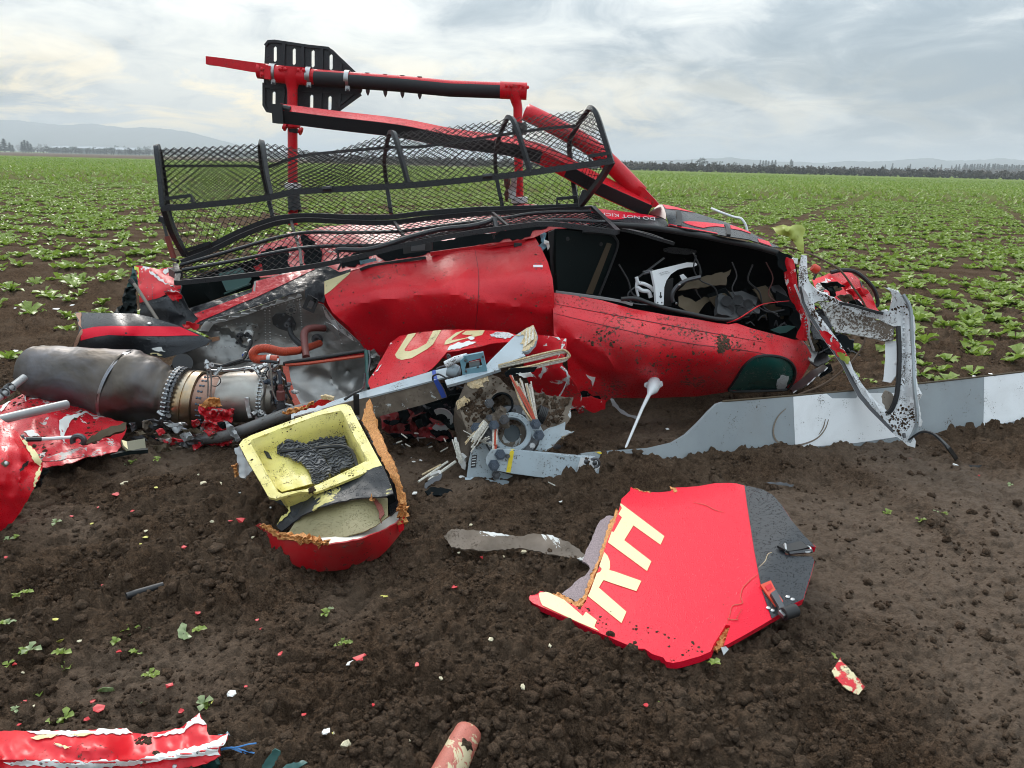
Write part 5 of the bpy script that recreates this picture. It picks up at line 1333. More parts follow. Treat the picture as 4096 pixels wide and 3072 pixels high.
# taper of the heel: a sheet above it
sheet('heel_plate', zI([(75, 360), (90, 350), (400, 385), (720, 428), (720, 470), (660, 530), (550, 515), (100, 437), (85, 425)]), 5.965, M_RED, HELI, step=20, thick=.02)
sheet('heel_bracket', zI([(648, 435), (690, 440), (778, 450), (778, 600), (720, 598), (700, 580), (662, 572), (660, 530)]), 5.93, M_RED, HELI, step=20, thick=.09)
for q in ((683, 487), (687, 545)): mesh_obj('bolt', *dome_geo(P(*zIp(*q), 5.925), (0, -1, 0), .013, .8, 8), M_RED, HELI)
# slotted plate behind the skid
slots = []
for cx, y0, y1 in ((828, 230, 410), (1038, 252, 445), (1247, 272, 472), (1447, 318, 500)):
    slots.append(zI([(cx - 20, y0 + 18), (cx, y0), (cx + 20, y0 + 18), (cx + 20, y1 - 18), (cx, y1), (cx - 20, y1 - 18)]))
for cx, y0, y1 in ((815, 730, 935), (1233, 765, 985), (1435, 780, 948)):
    slots.append(zI([(cx - 20, y0 + 18), (cx, y0), (cx + 20, y0 + 18), (cx + 18, y1 - 18), (cx - 2, y1), (cx - 22, y1 - 18)]))
bp_out = zI([(720, 225), (735, 195), (770, 175), (820, 172), (1000, 195), (1200, 225), (1380, 238), (1430, 250), (1470, 275), (1600, 405), (1720, 530), (1790, 600), (1790, 720), (1770, 765), (1480, 980), (1300, 985), (860, 978), (770, 970), (735, 945), (705, 890), (705, 600)])
paw = sheet('bear_paw_plate', bp_out, 6.12, M_PLASTIC, HELI, step=26, thick=.022, holes=slots)
bpw = bvh_of(paw)
for pl in ([(725, 230), (760, 185), (830, 180), (1200, 235), (1420, 258), (1590, 410), (1715, 530)], [(930, 200), (925, 450)], [(1140, 225), (1140, 465)], [(1350, 245), (1350, 500)], [(1555, 430), (1560, 510)], [(712, 640), (712, 890), (745, 950), (860, 970)], [(725, 680), (930, 705)], [(930, 700), (920, 900)], [(1130, 720), (1320, 730), (1540, 745), (1700, 765), (1560, 870)], [(1340, 735), (1330, 970)], [(1550, 750), (1540, 920)], [(1780, 765), (1490, 975)]):
    path = [np.array(hit(bpw, *zIp(*q))[0] if hit(bpw, *zIp(*q))[0] is not None else P(*zIp(*q), 6.12)) - np.array((0, .004, 0)) for q in pl]
    tube('stiffening_rib', path, 0, M_PLASTIC, paw, sq=(.022, .02))
# long step beam reaching to the nose
bm_pts = px_path(zI, [(870, 975, 5.66), (1500, 1055, 5.64), (2212, 1140, 5.62)]) + px_path(zJ, [(400, 605, 5.58), (800, 660, 5.55), (1000, 700, 5.53), (1150, 745, 5.5), (1350, 850, 5.45), (1600, 985, 5.42), (2000, 1165, 5.38)])
BR = .42
beam = tube('step_beam', bm_pts, 0, M_RED, HELI, smooth_n=4, sq=(.11, .095), up=(0, 0, 1), rot=-BR)
fb = []
def strip_on(pts, zf, dy): return [np.array(P(*q[:2], q[2] + dy)) for q in zf(pts)]
tube('grip_face', [p + np.array((0, -.057 * math.cos(BR), -.057 * math.sin(BR))) for p in catmull(bm_pts, 4)], 0, M_GRIP, beam, sq=(.004, .090), up=(0, 0, 1), rot=-BR)
mesh_obj('beam_end_cap', *box_geo(P(*zIp(885, 985), 5.64), .075, .13, .125), M_RUBBER, beam, smooth=False)
tube('beam_end_guard', px_path(zI, [(880, 908, 5.60), (930, 918, 5.60), (1000, 935, 5.60)]), .022, M_RUBBER, beam, n=8)
sheet('beam_under_bracket', zI([(1080, 1040), (1195, 1050), (1190, 1115), (1085, 1105)]), 5.63, M_RUBBER, beam, step=30, thick=.08)
for (a, b, r, m) in (((1025, 1085), (1028, 1140), .056, M_RED), ((1028, 1140), (1030, 1200), .0385, M_RUBBER)):
    mesh_obj('leg_collar', *lathe_geo(P(*zIp(*a), 5.995), P(*zIp(*b), 5.995), [(0, r * .8), (.2, r), (.8, r), (1, r * .8)], 20), m, leg1)
for q in ((935, 1125), (1108, 1170)): mesh_obj('collar_bolt', *lathe_geo(P(*zIp(q[0] - 15, q[1] - 6), 5.95), P(*zIp(q[0] + 18, q[1] + 8), 5.95), [(0, .01), (0, .022), (.5, .022), (.5, .03), (1, .03), (1, .01)], 10), M_RED, leg1)
for lg, q, m in ((leg1, (1172, 745), M_WHITEMUD), (leg2, (2078, 800), M_WHITEMUD)):
    mesh_obj('leg_clamp', *lathe_geo(P(q[0], q[1] - 14, 5.99), P(q[0], q[1] + 14, 5.99), [(0, .05), (.1, .062), (.9, .062), (1, .05)], 16), m, lg)
    mesh_obj('lower_sleeve', *lathe_geo(P(q[0], q[1] + 14, 5.99), P(q[0] + 8, q[1] + 100, 5.95), [(0, .046), (1, .05)], 16), M_RUBBER, lg)
mesh_obj('leg_collar', *lathe_geo(P(*zJp(962, 485), 5.99), P(*zJp(962, 580), 5.99), [(0, .05), (.3, .056), (.7, .056), (1, .05)], 16), M_RUBBER, leg2)
sheet('leg_brace_plate', zJ([(900, 890), (940, 880), (938, 960), (930, 1100), (850, 1100), (840, 1060), (890, 980)]), 5.93, M_ALU, HELI, step=20, thick=.02, rough=.02)
for k in range(4): tube('brake_line', pp(zJ([(870 - k * 9, 890, 5.9), (880 - k * 12, 980, 5.9), (845 + k * 8, 1050, 5.9), (860, 1120, 5.9)])), .006, M_HOSEMAR, HELI, smooth_n=4, n=6)
# forward skid tube with a broken, hollow end
pipe = tube('forward_skid_tube', px_path(zJ, [(1015, 400, 5.62), (1200, 490, 5.58), (1500, 655, 5.52), (1700, 820, 5.47), (1935, 1060, 5.42)]), .052, M_RED, HELI, smooth_n=4, n=22, cap=False); solid(pipe, .008)
tube('broken_pipe_lining', px_path(zJ, [(1022, 402, 5.619), (1060, 420, 5.605)]), .042, M_FIBRE, pipe, n=18, cap=True)
sheet('nose_fork', zJ([(1850, 1065), (1925, 995), (1960, 1005), (2040, 1090), (2085, 1140), (2060, 1160), (2000, 1175), (2020, 1130), (2000, 1100), (1940, 1110)]), zJ([(1850, 1065, 5.38), (2085, 1140, 5.34), (1960, 1005, 5.36)]), M_RED, HELI, step=14, thick=.03)
sheet('nose_fork', zJ([(1880, 1095), (2000, 1100), (2040, 1150), (1995, 1205), (1960, 1180)]), 5.36, M_RED, HELI, step=14, thick=.03)

# ------------------------------------------------------------------ cargo basket (bolted to the helicopter)
BK = tube('cargo_basket', pp([(652, 832, 5.02), (760, 825, 5.0), (1000, 800, 4.99), (1095, 786, 4.98), (1180, 768, 4.98), (1350, 757, 4.98), (1650, 740, 4.98), (1980, 708, 4.98), (2200, 680, 4.99), (2448, 644, 5.02)]), 0, M_TUBEBLK, HELI, smooth_n=4, sq=(.036, .038))
BK['label'] = 'black expanded metal cargo basket, bent and sprung open'
def rod(nm, pts, w=.03, h=None, mat=None, sn=5, par=None, r=None):
    if r: return tube(nm, pp(pts), r, mat or M_TUBEBLK, par or BK, smooth_n=sn, n=8)
    return tube(nm, pp(pts), 0, mat or M_TUBEBLK, par or BK, smooth_n=sn, sq=(w, h or w))
# hoops: front leg up from the front rail, over the top, down the back
TOPE = [(627, 594), (1048, 572), (1560, 530), (2032, 472), (2362, 438)]
hoops = [
 [(652, 830, 5.02), (642, 720, 5.04), (628, 600, 5.08), (628, 590, 5.12), (637, 600, 5.18), (655, 700, 5.42), (668, 800, 5.50), (690, 900, 5.50), (745, 1022, 5.34)],
 [(1085, 785, 4.98), (1065, 690, 5.02), (1052, 590, 5.08), (1045, 567, 5.14), (1040, 590, 5.22), (1046, 660, 5.40), (1062, 740, 5.52), (1080, 820, 5.54), (1092, 870, 5.48)],
 [(1635, 742, 4.98), (1608, 640, 5.02), (1580, 545, 5.08), (1565, 530, 5.14), (1553, 550, 5.22), (1538, 640, 5.42), (1548, 740, 5.54), (1565, 855, 5.48)],
 [(2122, 690, 4.98), (2095, 600, 5.02), (2060, 495, 5.08), (2038, 470, 5.14), (2020, 490, 5.22), (1985, 590, 5.42), (1985, 700, 5.54), (2012, 835, 5.48)],
 [(2446, 646, 5.02), (2420, 560, 5.04), (2385, 455, 5.08), (2362, 434, 5.14), (2345, 450, 5.22), (2300, 520, 5.40), (2278, 580, 5.50), (2290, 700, 5.52), (2308, 822, 5.40)]]
for k, h in enumerate(hoops): rod('hoop', h, .026 if k in (1, 2, 3) else .03)
# end frames
rod('end_rail', [(655, 830, 5.02), (690, 930, 5.12), (740, 1020, 5.26)], .034); rod('end_rail', [(2448, 644, 5.02), (2400, 720, 5.15), (2325, 818, 5.34)], .034)
# lower rail, doubled, with its kink
LOW = [(745, 1022, 5.34), (850, 980, 5.36), (960, 925, 5.38), (1080, 880, 5.40), (1160, 866, 5.42), (1250, 862, 5.43), (1400, 868, 5.43), (1560, 868, 5.43), (1700, 852, 5.42), (1900, 838, 5.42), (2100, 832, 5.42), (2330, 824, 5.38)]
rod('lower_rail', LOW, .034)
rod('lower_rail', [(725, 1048, 5.22), (850, 1000, 5.28), (960, 946, 5.31), (1080, 900, 5.34), (1160, 884, 5.36), (1250, 880, 5.37), (1400, 888, 5.38), (1560, 890, 5.38), (1720, 872, 5.38), (1900, 856, 5.38), (2100, 846, 5.38), (2370, 832, 5.34)], .032)
# stringer low in the back of the basket and stringer high at the front
rod('back_stringer', [(652, 664, 5.38), (800, 664, 5.40), (1000, 664, 5.42), (1060, 672, 5.42), (1150, 640, 5.36), (1215, 622, 5.32), (1300, 612, 5.34), (1560, 590, 5.30), (1700, 585, 5.30), (2020, 538, 5.28), (2180, 515, 5.28), (2300, 505, 5.32)], .018)
rod('corner_bracket', [(662, 795, 5.01), (765, 782, 5.0), (772, 810, 4.99)], .022, sn=1); rod('corner_bracket', [(2440, 612, 5.02), (2355, 625, 5.02), (2362, 648, 5.02)], .022, sn=1)
rod('corner_bracket', [(748, 1000, 5.32), (840, 972, 5.30), (840, 985, 5.32)], .024, sn=1); rod('corner_bracket', [(2230, 820, 5.4), (2228, 795, 5.4), (2305, 788, 5.4), (2310, 815, 5.4)], .022, sn=1)
for q in ((1310, 756), (1950, 706)):
    rod('hinge_pin', [(q[0] - 18, q[1], 4.955), (q[0] + 18, q[1] - 3, 4.955)], r=.016, sn=1); rod('hinge_lug', [(q[0] - 14, q[1] + 8, 4.955), (q[0] - 14, q[1] - 12, 4.955)], .010, sn=1); rod('hinge_lug', [(q[0] + 14, q[1] + 6, 4.955), (q[0] + 14, q[1] - 14, 4.955)], .010, sn=1)
sheet('hinge_disc', [(2330, 760), (2345, 758), (2352, 775), (2340, 800), (2325, 818), (2312, 828), (2318, 790)], 5.2, M_TUBEBLK, BK, step=14, thick=.03)
# expanded metal: front wall, back wall, ends
front_top = [(632, 598, 5.085), (830, 590, 5.09), (1048, 580, 5.09), (1160, 592, 5.09), (1250, 612, 5.10), (1320, 612, 5.10), (1400, 588, 5.09), (1560, 545, 5.09), (1800, 512, 5.09), (2036, 484, 5.09), (2200, 462, 5.09), (2370, 446, 5.09)]
front_mid = [(642, 700, 5.05), (830, 695, 5.06), (1060, 680, 5.05), (1200, 688, 5.06), (1320, 690, 5.06), (1600, 640, 5.04), (1830, 615, 5.05), (2085, 590, 5.04), (2250, 565, 5.05), (2410, 545, 5.05)]
front_bot = [(652, 826, 5.02), (1000, 796, 4.99), (1100, 780, 4.98), (1180, 762, 4.98), (1350, 752, 4.98), (1650, 735, 4.98), (1980, 703, 4.98), (2448, 640, 5.02)]
gfront = surf_rows([front_top, front_mid, front_bot], 80, 24)
o = expanded_metal(gfront, 56, 20, .0031, seed=1).out('mesh_panel', M_MESHBLK, BK, smooth=False); setp(o, kind='stuff')
back_top = [(632, 592, 5.11), (830, 586, 5.12), (1046, 574, 5.14), (1160, 586, 5.14), (1250, 606, 5.15), (1320, 606, 5.15), (1400, 582, 5.15), (1562, 535, 5.14), (1800, 506, 5.14), (2036, 474, 5.14), (2200, 455, 5.14), (2362, 438, 5.14)]
back_mid = [(655, 700, 5.40), (830, 690, 5.42), (1050, 680, 5.42), (1200, 685, 5.42), (1320, 690, 5.43), (1540, 640, 5.42), (1800, 615, 5.44), (1985, 590, 5.42), (2150, 575, 5.43), (2290, 545, 5.42)]
back_lo = [(672, 820, 5.50), (900, 800, 5.52), (1068, 770, 5.53), (1320, 770, 5.54), (1550, 760, 5.54), (1800, 740, 5.54), (1990, 720, 5.54), (2285, 690, 5.52)]
gback = surf_rows([back_top, back_mid, back_lo, LOW], 80, 30)
o = expanded_metal(gback, 56, 31, .0031, seed=2).out('mesh_panel', M_MESHBLK, BK, smooth=False); setp(o, kind='stuff')
def quadgrid(a, b, c, d, ns=12, nt=12):
    return np.array([[(1 - s) * (1 - t) * a + s * (1 - t) * b + s * t * c + (1 - s) * t * d for s in np.linspace(0, 1, ns)] for t in np.linspace(0, 1, nt)])
for e, nx in ((0, 5), (4, 5)):
    h = hoops[e]; a = surf_rows([pp_ for pp_ in ([h[0], h[1], h[2]], [h[-1], h[-2], h[-3], h[-4], h[-5]])], 20, 10)
    o = expanded_metal(np.transpose(a, (1, 0, 2)), 7, 24, .0021, seed=5 + e).out('mesh_panel', M_MESHBLK, BK, smooth=False); setp(o, kind='stuff')
# -- lower half, lying over the belly
L_top = [(700, 1066, 5.18), (850, 1010, 5.24), (960, 956, 5.28), (1080, 912, 5.31), (1165, 893, 5.33), (1300, 896, 5.35), (1500, 900, 5.35), (1720, 880, 5.35), (1900, 864, 5.34), (2100, 852, 5.32), (2370, 836, 5.30)]
L_bot = [(708, 1132, 4.86), (900, 1112, 4.84), (1200, 1073, 4.82), (1400, 1035, 4.81), (1600, 985, 4.80), (1800, 945, 4.80), (1960, 920, 4.80), (2100, 902, 4.80), (2160, 896, 4.80), (2250, 900, 4.80), (2470, 930, 4.80)]
LB = rod('basket_tray_rail', L_bot, .030, par=BK)
rod('tray_end_rail', [(702, 1062, 5.18), (712, 1100, 5.0), (708, 1132, 4.86)], .034); rod('tray_end_rail', [(2372, 832, 5.30), (2420, 880, 5.05), (2470, 928, 4.80)], .030)
for a, b in (((1163, 880, 5.36), (1180, 940, 5.2)), ((1180, 940, 5.2), (1200, 1000, 5.0)), ((1200, 1000, 5.0), (1205, 1062, 4.84)), ((1578, 890, 5.36), (1640, 985, 4.85)), ((1970, 852, 5.34), (2035, 908, 4.82))): rod('tray_cross_bar', [a, b], .018, sn=1)
rod('tray_rod', [(722, 1060, 5.12), (900, 1010, 5.14), (1180, 935, 5.2), (1400, 930, 5.2), (1600, 925, 5.18), (1750, 905, 5.17), (2000, 875, 5.16), (2150, 852, 5.17), (2365, 845, 5.2)], r=.012)
rod('tray_rod', [(730, 1080, 5.0), (950, 1040, 5.02), (1205, 992, 5.02), (1400, 982, 5.0), (1560, 975, 4.98), (1900, 912, 4.97), (2100, 900, 4.97), (2220, 880, 4.96), (2420, 888, 4.98)], r=.012)
rod('bent_rod', [(1352, 1012, 4.80), (1360, 998, 4.80), (1450, 1000, 4.80), (1530, 985, 4.80), (1640, 948, 4.82), (1760, 918, 4.86), (1880, 905, 4.90), (1950, 888, 4.93), (1975, 876, 4.94), (1982, 900, 4.90), (1986, 920, 4.86)], r=.017)
rod('hanging_wire', [(1985, 905, 4.84), (1995, 925, 4.82), (1975, 940, 4.82), (1978, 955, 4.82)], r=.006)
rod('hanging_wire', [(1350, 1000, 4.82), (1352, 1030, 4.80), (1335, 1045, 4.80), (1365, 1048, 4.80), (1352, 1080, 4.80)], r=.007)
sheet('latch_plate', zL([(425, 590), (500, 560), (665, 545), (660, 605), (430, 635)]), 4.785, M_RUBBER, BK, step=20, thick=.02)
sheet('latch_inset', zL([(492, 575), (605, 555), (600, 605), (490, 612)]), 4.77, M_STEELDK, BK, step=20, thick=.004)
gt = surf_rows([L_top, [(706, 1100, 5.0), (950, 1035, 5.04), (1200, 975, 5.06), (1500, 950, 5.04), (1900, 900, 5.02), (2200, 872, 5.02), (2420, 882, 5.04)], L_bot], 80, 20)
o = expanded_metal(gt, 58, 15, .0034, seed=8).out('mesh_panel', M_MESHBLK, BK, smooth=False); setp(o, kind='stuff')
# gas strut at the left end
tube('gas_strut', pp([(650, 880, 5.25), (668, 945, 5.25), (692, 1036, 5.25)]), [.010, .010, .010], M_STEELDK, BK, n=10)
tube('gas_strut_barrel', pp([(668, 945, 5.245), (696, 1034, 5.245)]), .0185, surf('dirty_red_brown_barrel', (.24, .05, .035), .5, mud=.35), BK, n=12)
tube('strut_bracket', pp([(638, 874, 5.25), (668, 886, 5.25), (675, 900, 5.25)]), 0, M_TUBEBLK, BK, sq=(.03, .04))
rod('strut_pin', [(690, 1036, 5.24), (712, 1046, 5.2)], r=.012, sn=1)
# mounting bar under the tray
rod('mounting_bar', [(690, 1086, 5.1), (715, 1100, 5.0)], .05, sn=1)

# ------------------------------------------------------------------ engine lying out of its bay
ENG = thing('turbine_engine', 'torn out turbine engine with wide blued exhaust duct lying in the mud', 'engine', tuple(G(650, 1740)))
EY = 4.25
noz = mesh_obj('exhaust_nozzle', *ringloft_geo([
    (zB([(212, 614)])[0], zB([(270, 935)])[0], EY - .02, .95, -.30), (zB([(240, 616)])[0], zB([(360, 985)])[0], EY - .02, .95, -.26), (zB([(330, 620)])[0], zB([(430, 1005)])[0], EY - .01, 1.0, -.16), (zB([(450, 626)])[0], zB([(520, 1030)])[0], EY, 1.0, -.08),
    (zB([(580, 632)])[0], zB([(600, 1045)])[0], EY, 1.0), (zB([(700, 638)])[0], zB([(665, 1055)])[0], EY, 1.0), (zB([(812, 645)])[0], zB([(720, 1060)])[0], EY, 1.0, -.10)], 44, dent=.045, seed=4), M_EXH, ENG); solid(noz, .004)
mesh_obj('nozzle_band', *ringloft_geo([(zB([(800, 640)])[0], zB([(712, 1062)])[0], EY, 1.01, -.09), (zB([(822, 645)])[0], zB([(732, 1066)])[0], EY, 1.01, -.10)], 44, dent=.0), M_EXHIN, noz)
duct = mesh_obj('exhaust_duct', *ringloft_geo([
    (zB([(815, 648)])[0], zB([(722, 1058)])[0], EY + .005, .98, -.10), (zB([(880, 658)])[0], zB([(770, 1075)])[0], EY, .95, -.1), (zB([(950, 690)])[0], zB([(850, 1085)])[0], EY, .92, -.1),
    (zB([(1010, 722)])[0], zB([(930, 1090)])[0], EY, .9, -.06), (zB([(1060, 755)])[0], zB([(1010, 1092)])[0], EY, .92), (zB([(1095, 768)])[0], zB([(1065, 1100)])[0], EY, .98), (zB([(1125, 765)])[0], zB([(1098, 1110)])[0], EY, 1.0)], 44, dent=.08, seed=9), M_EXH, ENG); solid(duct, .004)
def eng_rings(spec, nm, mat, par=ENG, n=40, close=False):
    return mesh_obj(nm, *ringloft_geo([(zB([t])[0], zB([b])[0], EY, *k) for t, b, *k in spec], n, close), mat, par)
fl1 = eng_rings([((1122, 752), (1094, 1118)), ((1124, 746), (1096, 1124)), ((1142, 746), (1114, 1124)), ((1144, 762), (1116, 1112)), ((1152, 762), (1124, 1112)), ((1154, 750), (1126, 1124)), ((1168, 752), (1140, 1124)), ((1170, 772), (1142, 1108))], 'v_band_flange', M_STEELDK)
eng_rings([((1166, 776), (1138, 1118)), ((1178, 768), (1150, 1124)), ((1220, 765), (1196, 1122)), ((1222, 772), (1198, 1116)), ((1232, 772), (1208, 1116)), ((1234, 766), (1210, 1120)), ((1275, 772), (1258, 1112)), ((1280, 785), (1264, 1098))], 'bronze_ring', M_BRONZE)
eng_rings([((1278, 790), (1262, 1092)), ((1330, 795), (1316, 1084)), ((1380, 796), (1370, 1080)), ((1415, 788), (1404, 1082))], 'combustor_ring', M_COPPER)
cas = eng_rings([((1412, 786), (1402, 1084)), ((1440, 778), (1430, 1082)), ((1540, 768), (1530, 1080)), ((1640, 766), (1632, 1076)), ((1662, 764), (1656, 1076))], 'compressor_casing', M_CASING)
fl2 = eng_rings([((1660, 760), (1654, 1080)), ((1662, 750), (1656, 1086)), ((1680, 750), (1676, 1086)), ((1682, 764), (1678, 1074)), ((1700, 764), (1696, 1072)), ((1702, 754), (1698, 1080)), ((1716, 754), (1712, 1080)), ((1720, 790), (1716, 1046)), ((1750, 800), (1746, 1040)), ((1750, 850), (1746, 990))], 'casing_flange', M_CASING)
# flange bolts round the near half
for (t, b, cnt, par, m) in (((1132, 748), (1105, 1122), 26, fl1, M_STEEL), ((1160, 750), (1132, 1124), 22, fl1, M_STEELDK), ((1690, 756), (1686, 1082), 26, fl2, M_STEEL), ((1318, 795), (1304, 1086), 14, cas, M_BOLT)):
    T = np.array(P(*zB([t])[0], EY)); B = np.array(P(*zB([b])[0], EY)); c = (T + B) / 2; a = (T - B) / 2; R = np.linalg.norm(a); w = np.array((0, -R, 0)); bb_ = Buf(); ax = np.cross(a, w); ax /= np.linalg.norm(ax)
    for k in range(cnt):
        th = math.pi * (k + .5) / cnt * 1.15 - .2
        d = a / R * math.cos(th) + w / R * math.sin(th); p_ = c + d * R
        bb_.add(*lathe_geo(p_ - ax * .014, p_ + ax * .014, [(0, .002), (0, .0075), (.3, .0075), (.3, .0045), (.7, .0045), (.7, .0075), (1, .0075), (1, .002)], 6))
    setp(bb_.out('flange_bolts', m, par), kind='stuff')
def ep(nm, pts, r, mat, Y=None, n=7, sn=5, par=ENG): return tube(nm, pp([(*zB([q[:2]])[0], (q[2] if len(q) > 2 else Y)) for q in pts]), r, mat, par, smooth_n=sn, n=n)
N_ = EY - .165
ep('fuel_pipe', [(1545, 775), (1550, 755), (1600, 752), (1640, 800), (1665, 850), (1668, 900), (1640, 970), (1625, 1010)], .0045, M_STEEL, EY - .16)
ep('fuel_pipe', [(1310, 760), (1400, 760), (1500, 752), (1560, 742), (1660, 735), (1700, 745)], .0055, M_STEEL, EY - .09)
ep('fuel_pipe', [(1310, 770), (1316, 860), (1312, 920), (1325, 940)], .0045, M_STEEL, EY - .14); ep('fuel_pipe', [(1328, 750), (1336, 830), (1332, 900), (1336, 945)], .0045, M_STEEL, EY - .15)
ep('ignition_lead', [(1340, 800), (1380, 800), (1395, 830), (1370, 860), (1340, 858)], .003, M_CABLE, EY - .165)
ep('ignition_lead', [(1330, 720), (1400, 730), (1470, 710), (1540, 690)], .009, M_CABLE, EY - .02)
ep('ignition_lead', [(1700, 720), (1715, 780), (1720, 860), (1740, 930), (1780, 965), (1850, 985)], .006, M_STEEL, EY - .17)
ep('ignition_lead', [(1690, 740), (1735, 770), (1760, 760), (1800, 800), (1810, 880)], .005, M_CABLE, EY - .14)
ep('sensor_lead', [(1760, 760), (1770, 800), (1772, 850)], .010, M_BOLT, EY - .17)
mesh_obj('sensor_plug', *lathe_geo(P(*zB([(1772, 845)])[0], EY - .17), P(*zB([(1776, 950)])[0], EY - .17), [(0, .010), (.12, .010), (.12, .016), (.25, .016), (.25, .012), (.38, .012), (.38, .018), (.45, .024), (.95, .024), (1, .014)], 16), M_HOSEMAR, ENG)
mesh_obj('sensor_base', *lathe_geo(P(*zB([(1776, 950)])[0], EY - .17), P(*zB([(1778, 1000)])[0], EY - .17), [(0, .018), (.3, .018), (.3, .026), (1, .026), (1, .008)], 14), M_STEELDK, ENG)
rq = random.Random(12)
for k in range(16):     # accessory fittings crowded behind the flange
    u = rq.uniform(1715, 1850); v = rq.uniform(735, 1030); L = rq.uniform(.03, .06); r = rq.uniform(.008, .018)
    p_ = np.array(P(*zB([(u, v)])[0], EY - rq.uniform(.03, .13))); d = np.array((rq.uniform(-1, 1), -.6, rq.uniform(-1, 1))); d /= np.linalg.norm(d)
    mesh_obj('pipe_union', *lathe_geo(p_, p_ + d * L, [(0, r * .6), (.25, r * .6), (.25, r), (.6, r), (.6, r * .7), (1, r * .7), (1, r * .2)], 8), rq.choice([M_STEEL, M_STEELDK, M_STEELDK, M_BOLT, M_ALU]), ENG)
for k in range(12):
    u = rq.uniform(1700, 1840); v = rq.uniform(740, 1000)
    ep('fine_pipe', [(u, v), (u + rq.uniform(-25, 25), v + rq.uniform(20, 60)), (u + rq.uniform(-30, 40), v + rq.uniform(60, 140))], rq.choice([.004, .005, .007]), rq.choice([M_STEEL, M_CABLE, M_STEELDK]), EY - rq.uniform(.1, .16))
for (u, v) in ((1600, 745), (1660, 735), (1625, 760), (1320, 735), (1310, 725), (1380, 765), (1645, 1040), (1620, 1025), (1670, 1040), (1640, 1065)):
    p_ = np.array(P(*zB([(u, v)])[0], EY - (.10 if v < 900 else .16))); d = np.array((rq.uniform(-1, 1), -.3, rq.uniform(-.6, .6))); d /= np.linalg.norm(d)
    mesh_obj('pipe_union', *lathe_geo(p_ - d * .03, p_ + d * .03, [(0, .008), (.2, .008), (.2, .015), (.45, .015), (.45, .009), (.7, .009), (.7, .014), (1, .014), (1, .004)], 8), M_STEEL, ENG)
# red and maroon hoses, loom
rh = tube('bleed_air_hose', pp([(*zB([q[:2]])[0], q[2]) for q in [(2020, 590, 4.93), (1960, 612, 4.80), (1880, 636, 4.55), (1780, 642, 4.38), (1690, 622, 4.30), (1625, 628, 4.26), (1598, 658, 4.25), (1620, 690, 4.24), (1690, 688, 4.24), (1755, 692, 4.24)]]), .0235, M_HOSERED, ENG, smooth_n=7, n=14)
rib = Buf()
pth = catmull(pp([(*zB([q[:2]])[0], q[2]) for q in [(1880, 636, 4.55), (1780, 642, 4.38), (1690, 622, 4.30), (1625, 628, 4.26), (1598, 658, 4.25), (1620, 690, 4.24), (1690, 688, 4.24)]]), 9)
for i in range(1, len(pth) - 1, 1):
    d = pth[i + 1] - pth[i - 1]; d /= np.linalg.norm(d); rib.add(*lathe_geo(pth[i] - d * .003, pth[i] + d * .003, [(0, .023), (.5, .0262), (1, .023)], 14))
setp(rib.out('hose_ribs', M_HOSERED, rh), kind='stuff')
mesh_obj('hose_clip', *lathe_geo(P(*zB([(1690, 688)])[0], 4.24), P(*zB([(1712, 690)])[0], 4.24), [(0, .022), (0, .028), (1, .028), (1, .022)], 16), M_STEEL, rh)
ep('elbow_fitting', [(1755, 692, 4.24), (1750, 720, 4.22), (1715, 750, 4.2)], .014, M_STEEL, n=10)
tube('oil_hose', pp([(*zB([q[:2]])[0], q[2]) for q in [(2050, 495, 4.86), (1990, 492, 4.8), (1945, 500, 4.75), (1922, 530, 4.70), (1926, 600, 4.62), (1935, 680, 4.5)]]), .023, M_HOSEMAR, ENG, smooth_n=6, n=12)
ep('wiring_loom', [(1580, 545, 4.82), (1585, 590, 4.72), (1560, 640, 4.6), (1535, 690, 4.45), (1480, 720, 4.35)], .012, M_CABLE, n=8)
for q in ((1578, 575, 4.76), (1552, 655, 4.57), (1545, 668, 4.54)): mesh_obj('loom_wrap', *dome_geo(P(*zB([q[:2]])[0], q[2] - .008), (0, -1, 0), .015, .8, 8), M_FOAMW if q[1] < 660 else M_BLUETAPE, ENG)
ep('wiring_loom', [(1830, 500, 4.92), (1850, 550, 4.85), (1900, 600, 4.75), (1930, 640, 4.65)], .018, M_CABLE, n=8)
ep('wiring_loom', [(1520, 560, 4.9), (1525, 600, 4.8), (1570, 620, 4.7), (1580, 660, 4.55), (1550, 700, 4.4)], .008, M_CABLE, n=6)
ep('wiring_loom', [(1310, 720, 4.3), (1420, 730, 4.25), (1500, 715, 4.25), (1560, 700, 4.25), (1660, 700, 4.22), (1760, 710, 4.2)], .009, M_CABLE, n=6)
mesh_obj('oil_cap', *lathe_geo(P(*zB([(1155, 745)])[0], 4.62), P(*zB([(1155, 715)])[0], 4.40), [(0, .05), (.7, .05), (.7, .058), (1, .058), (1, .03), (1, .001)], 20), M_CABLE, ENG)
ep('drain_stub', [(995, 1120, 4.1), (1040, 1070, 4.08), (1065, 1045, 4.06)], .016, M_STEELDK, n=10); ep('drain_clip', [(1000, 1020, 4.08), (1035, 1045, 4.07)], .014, M_STEEL, n=6)
sheet('scorched_weld_scar', zB([(1545, 935), (1570, 930), (1580, 1000), (1590, 1060), (1570, 1065), (1555, 1010)]), EY - .158, M_ALU, ENG, step=8, thick=.004, rough=.006, rscale=15)
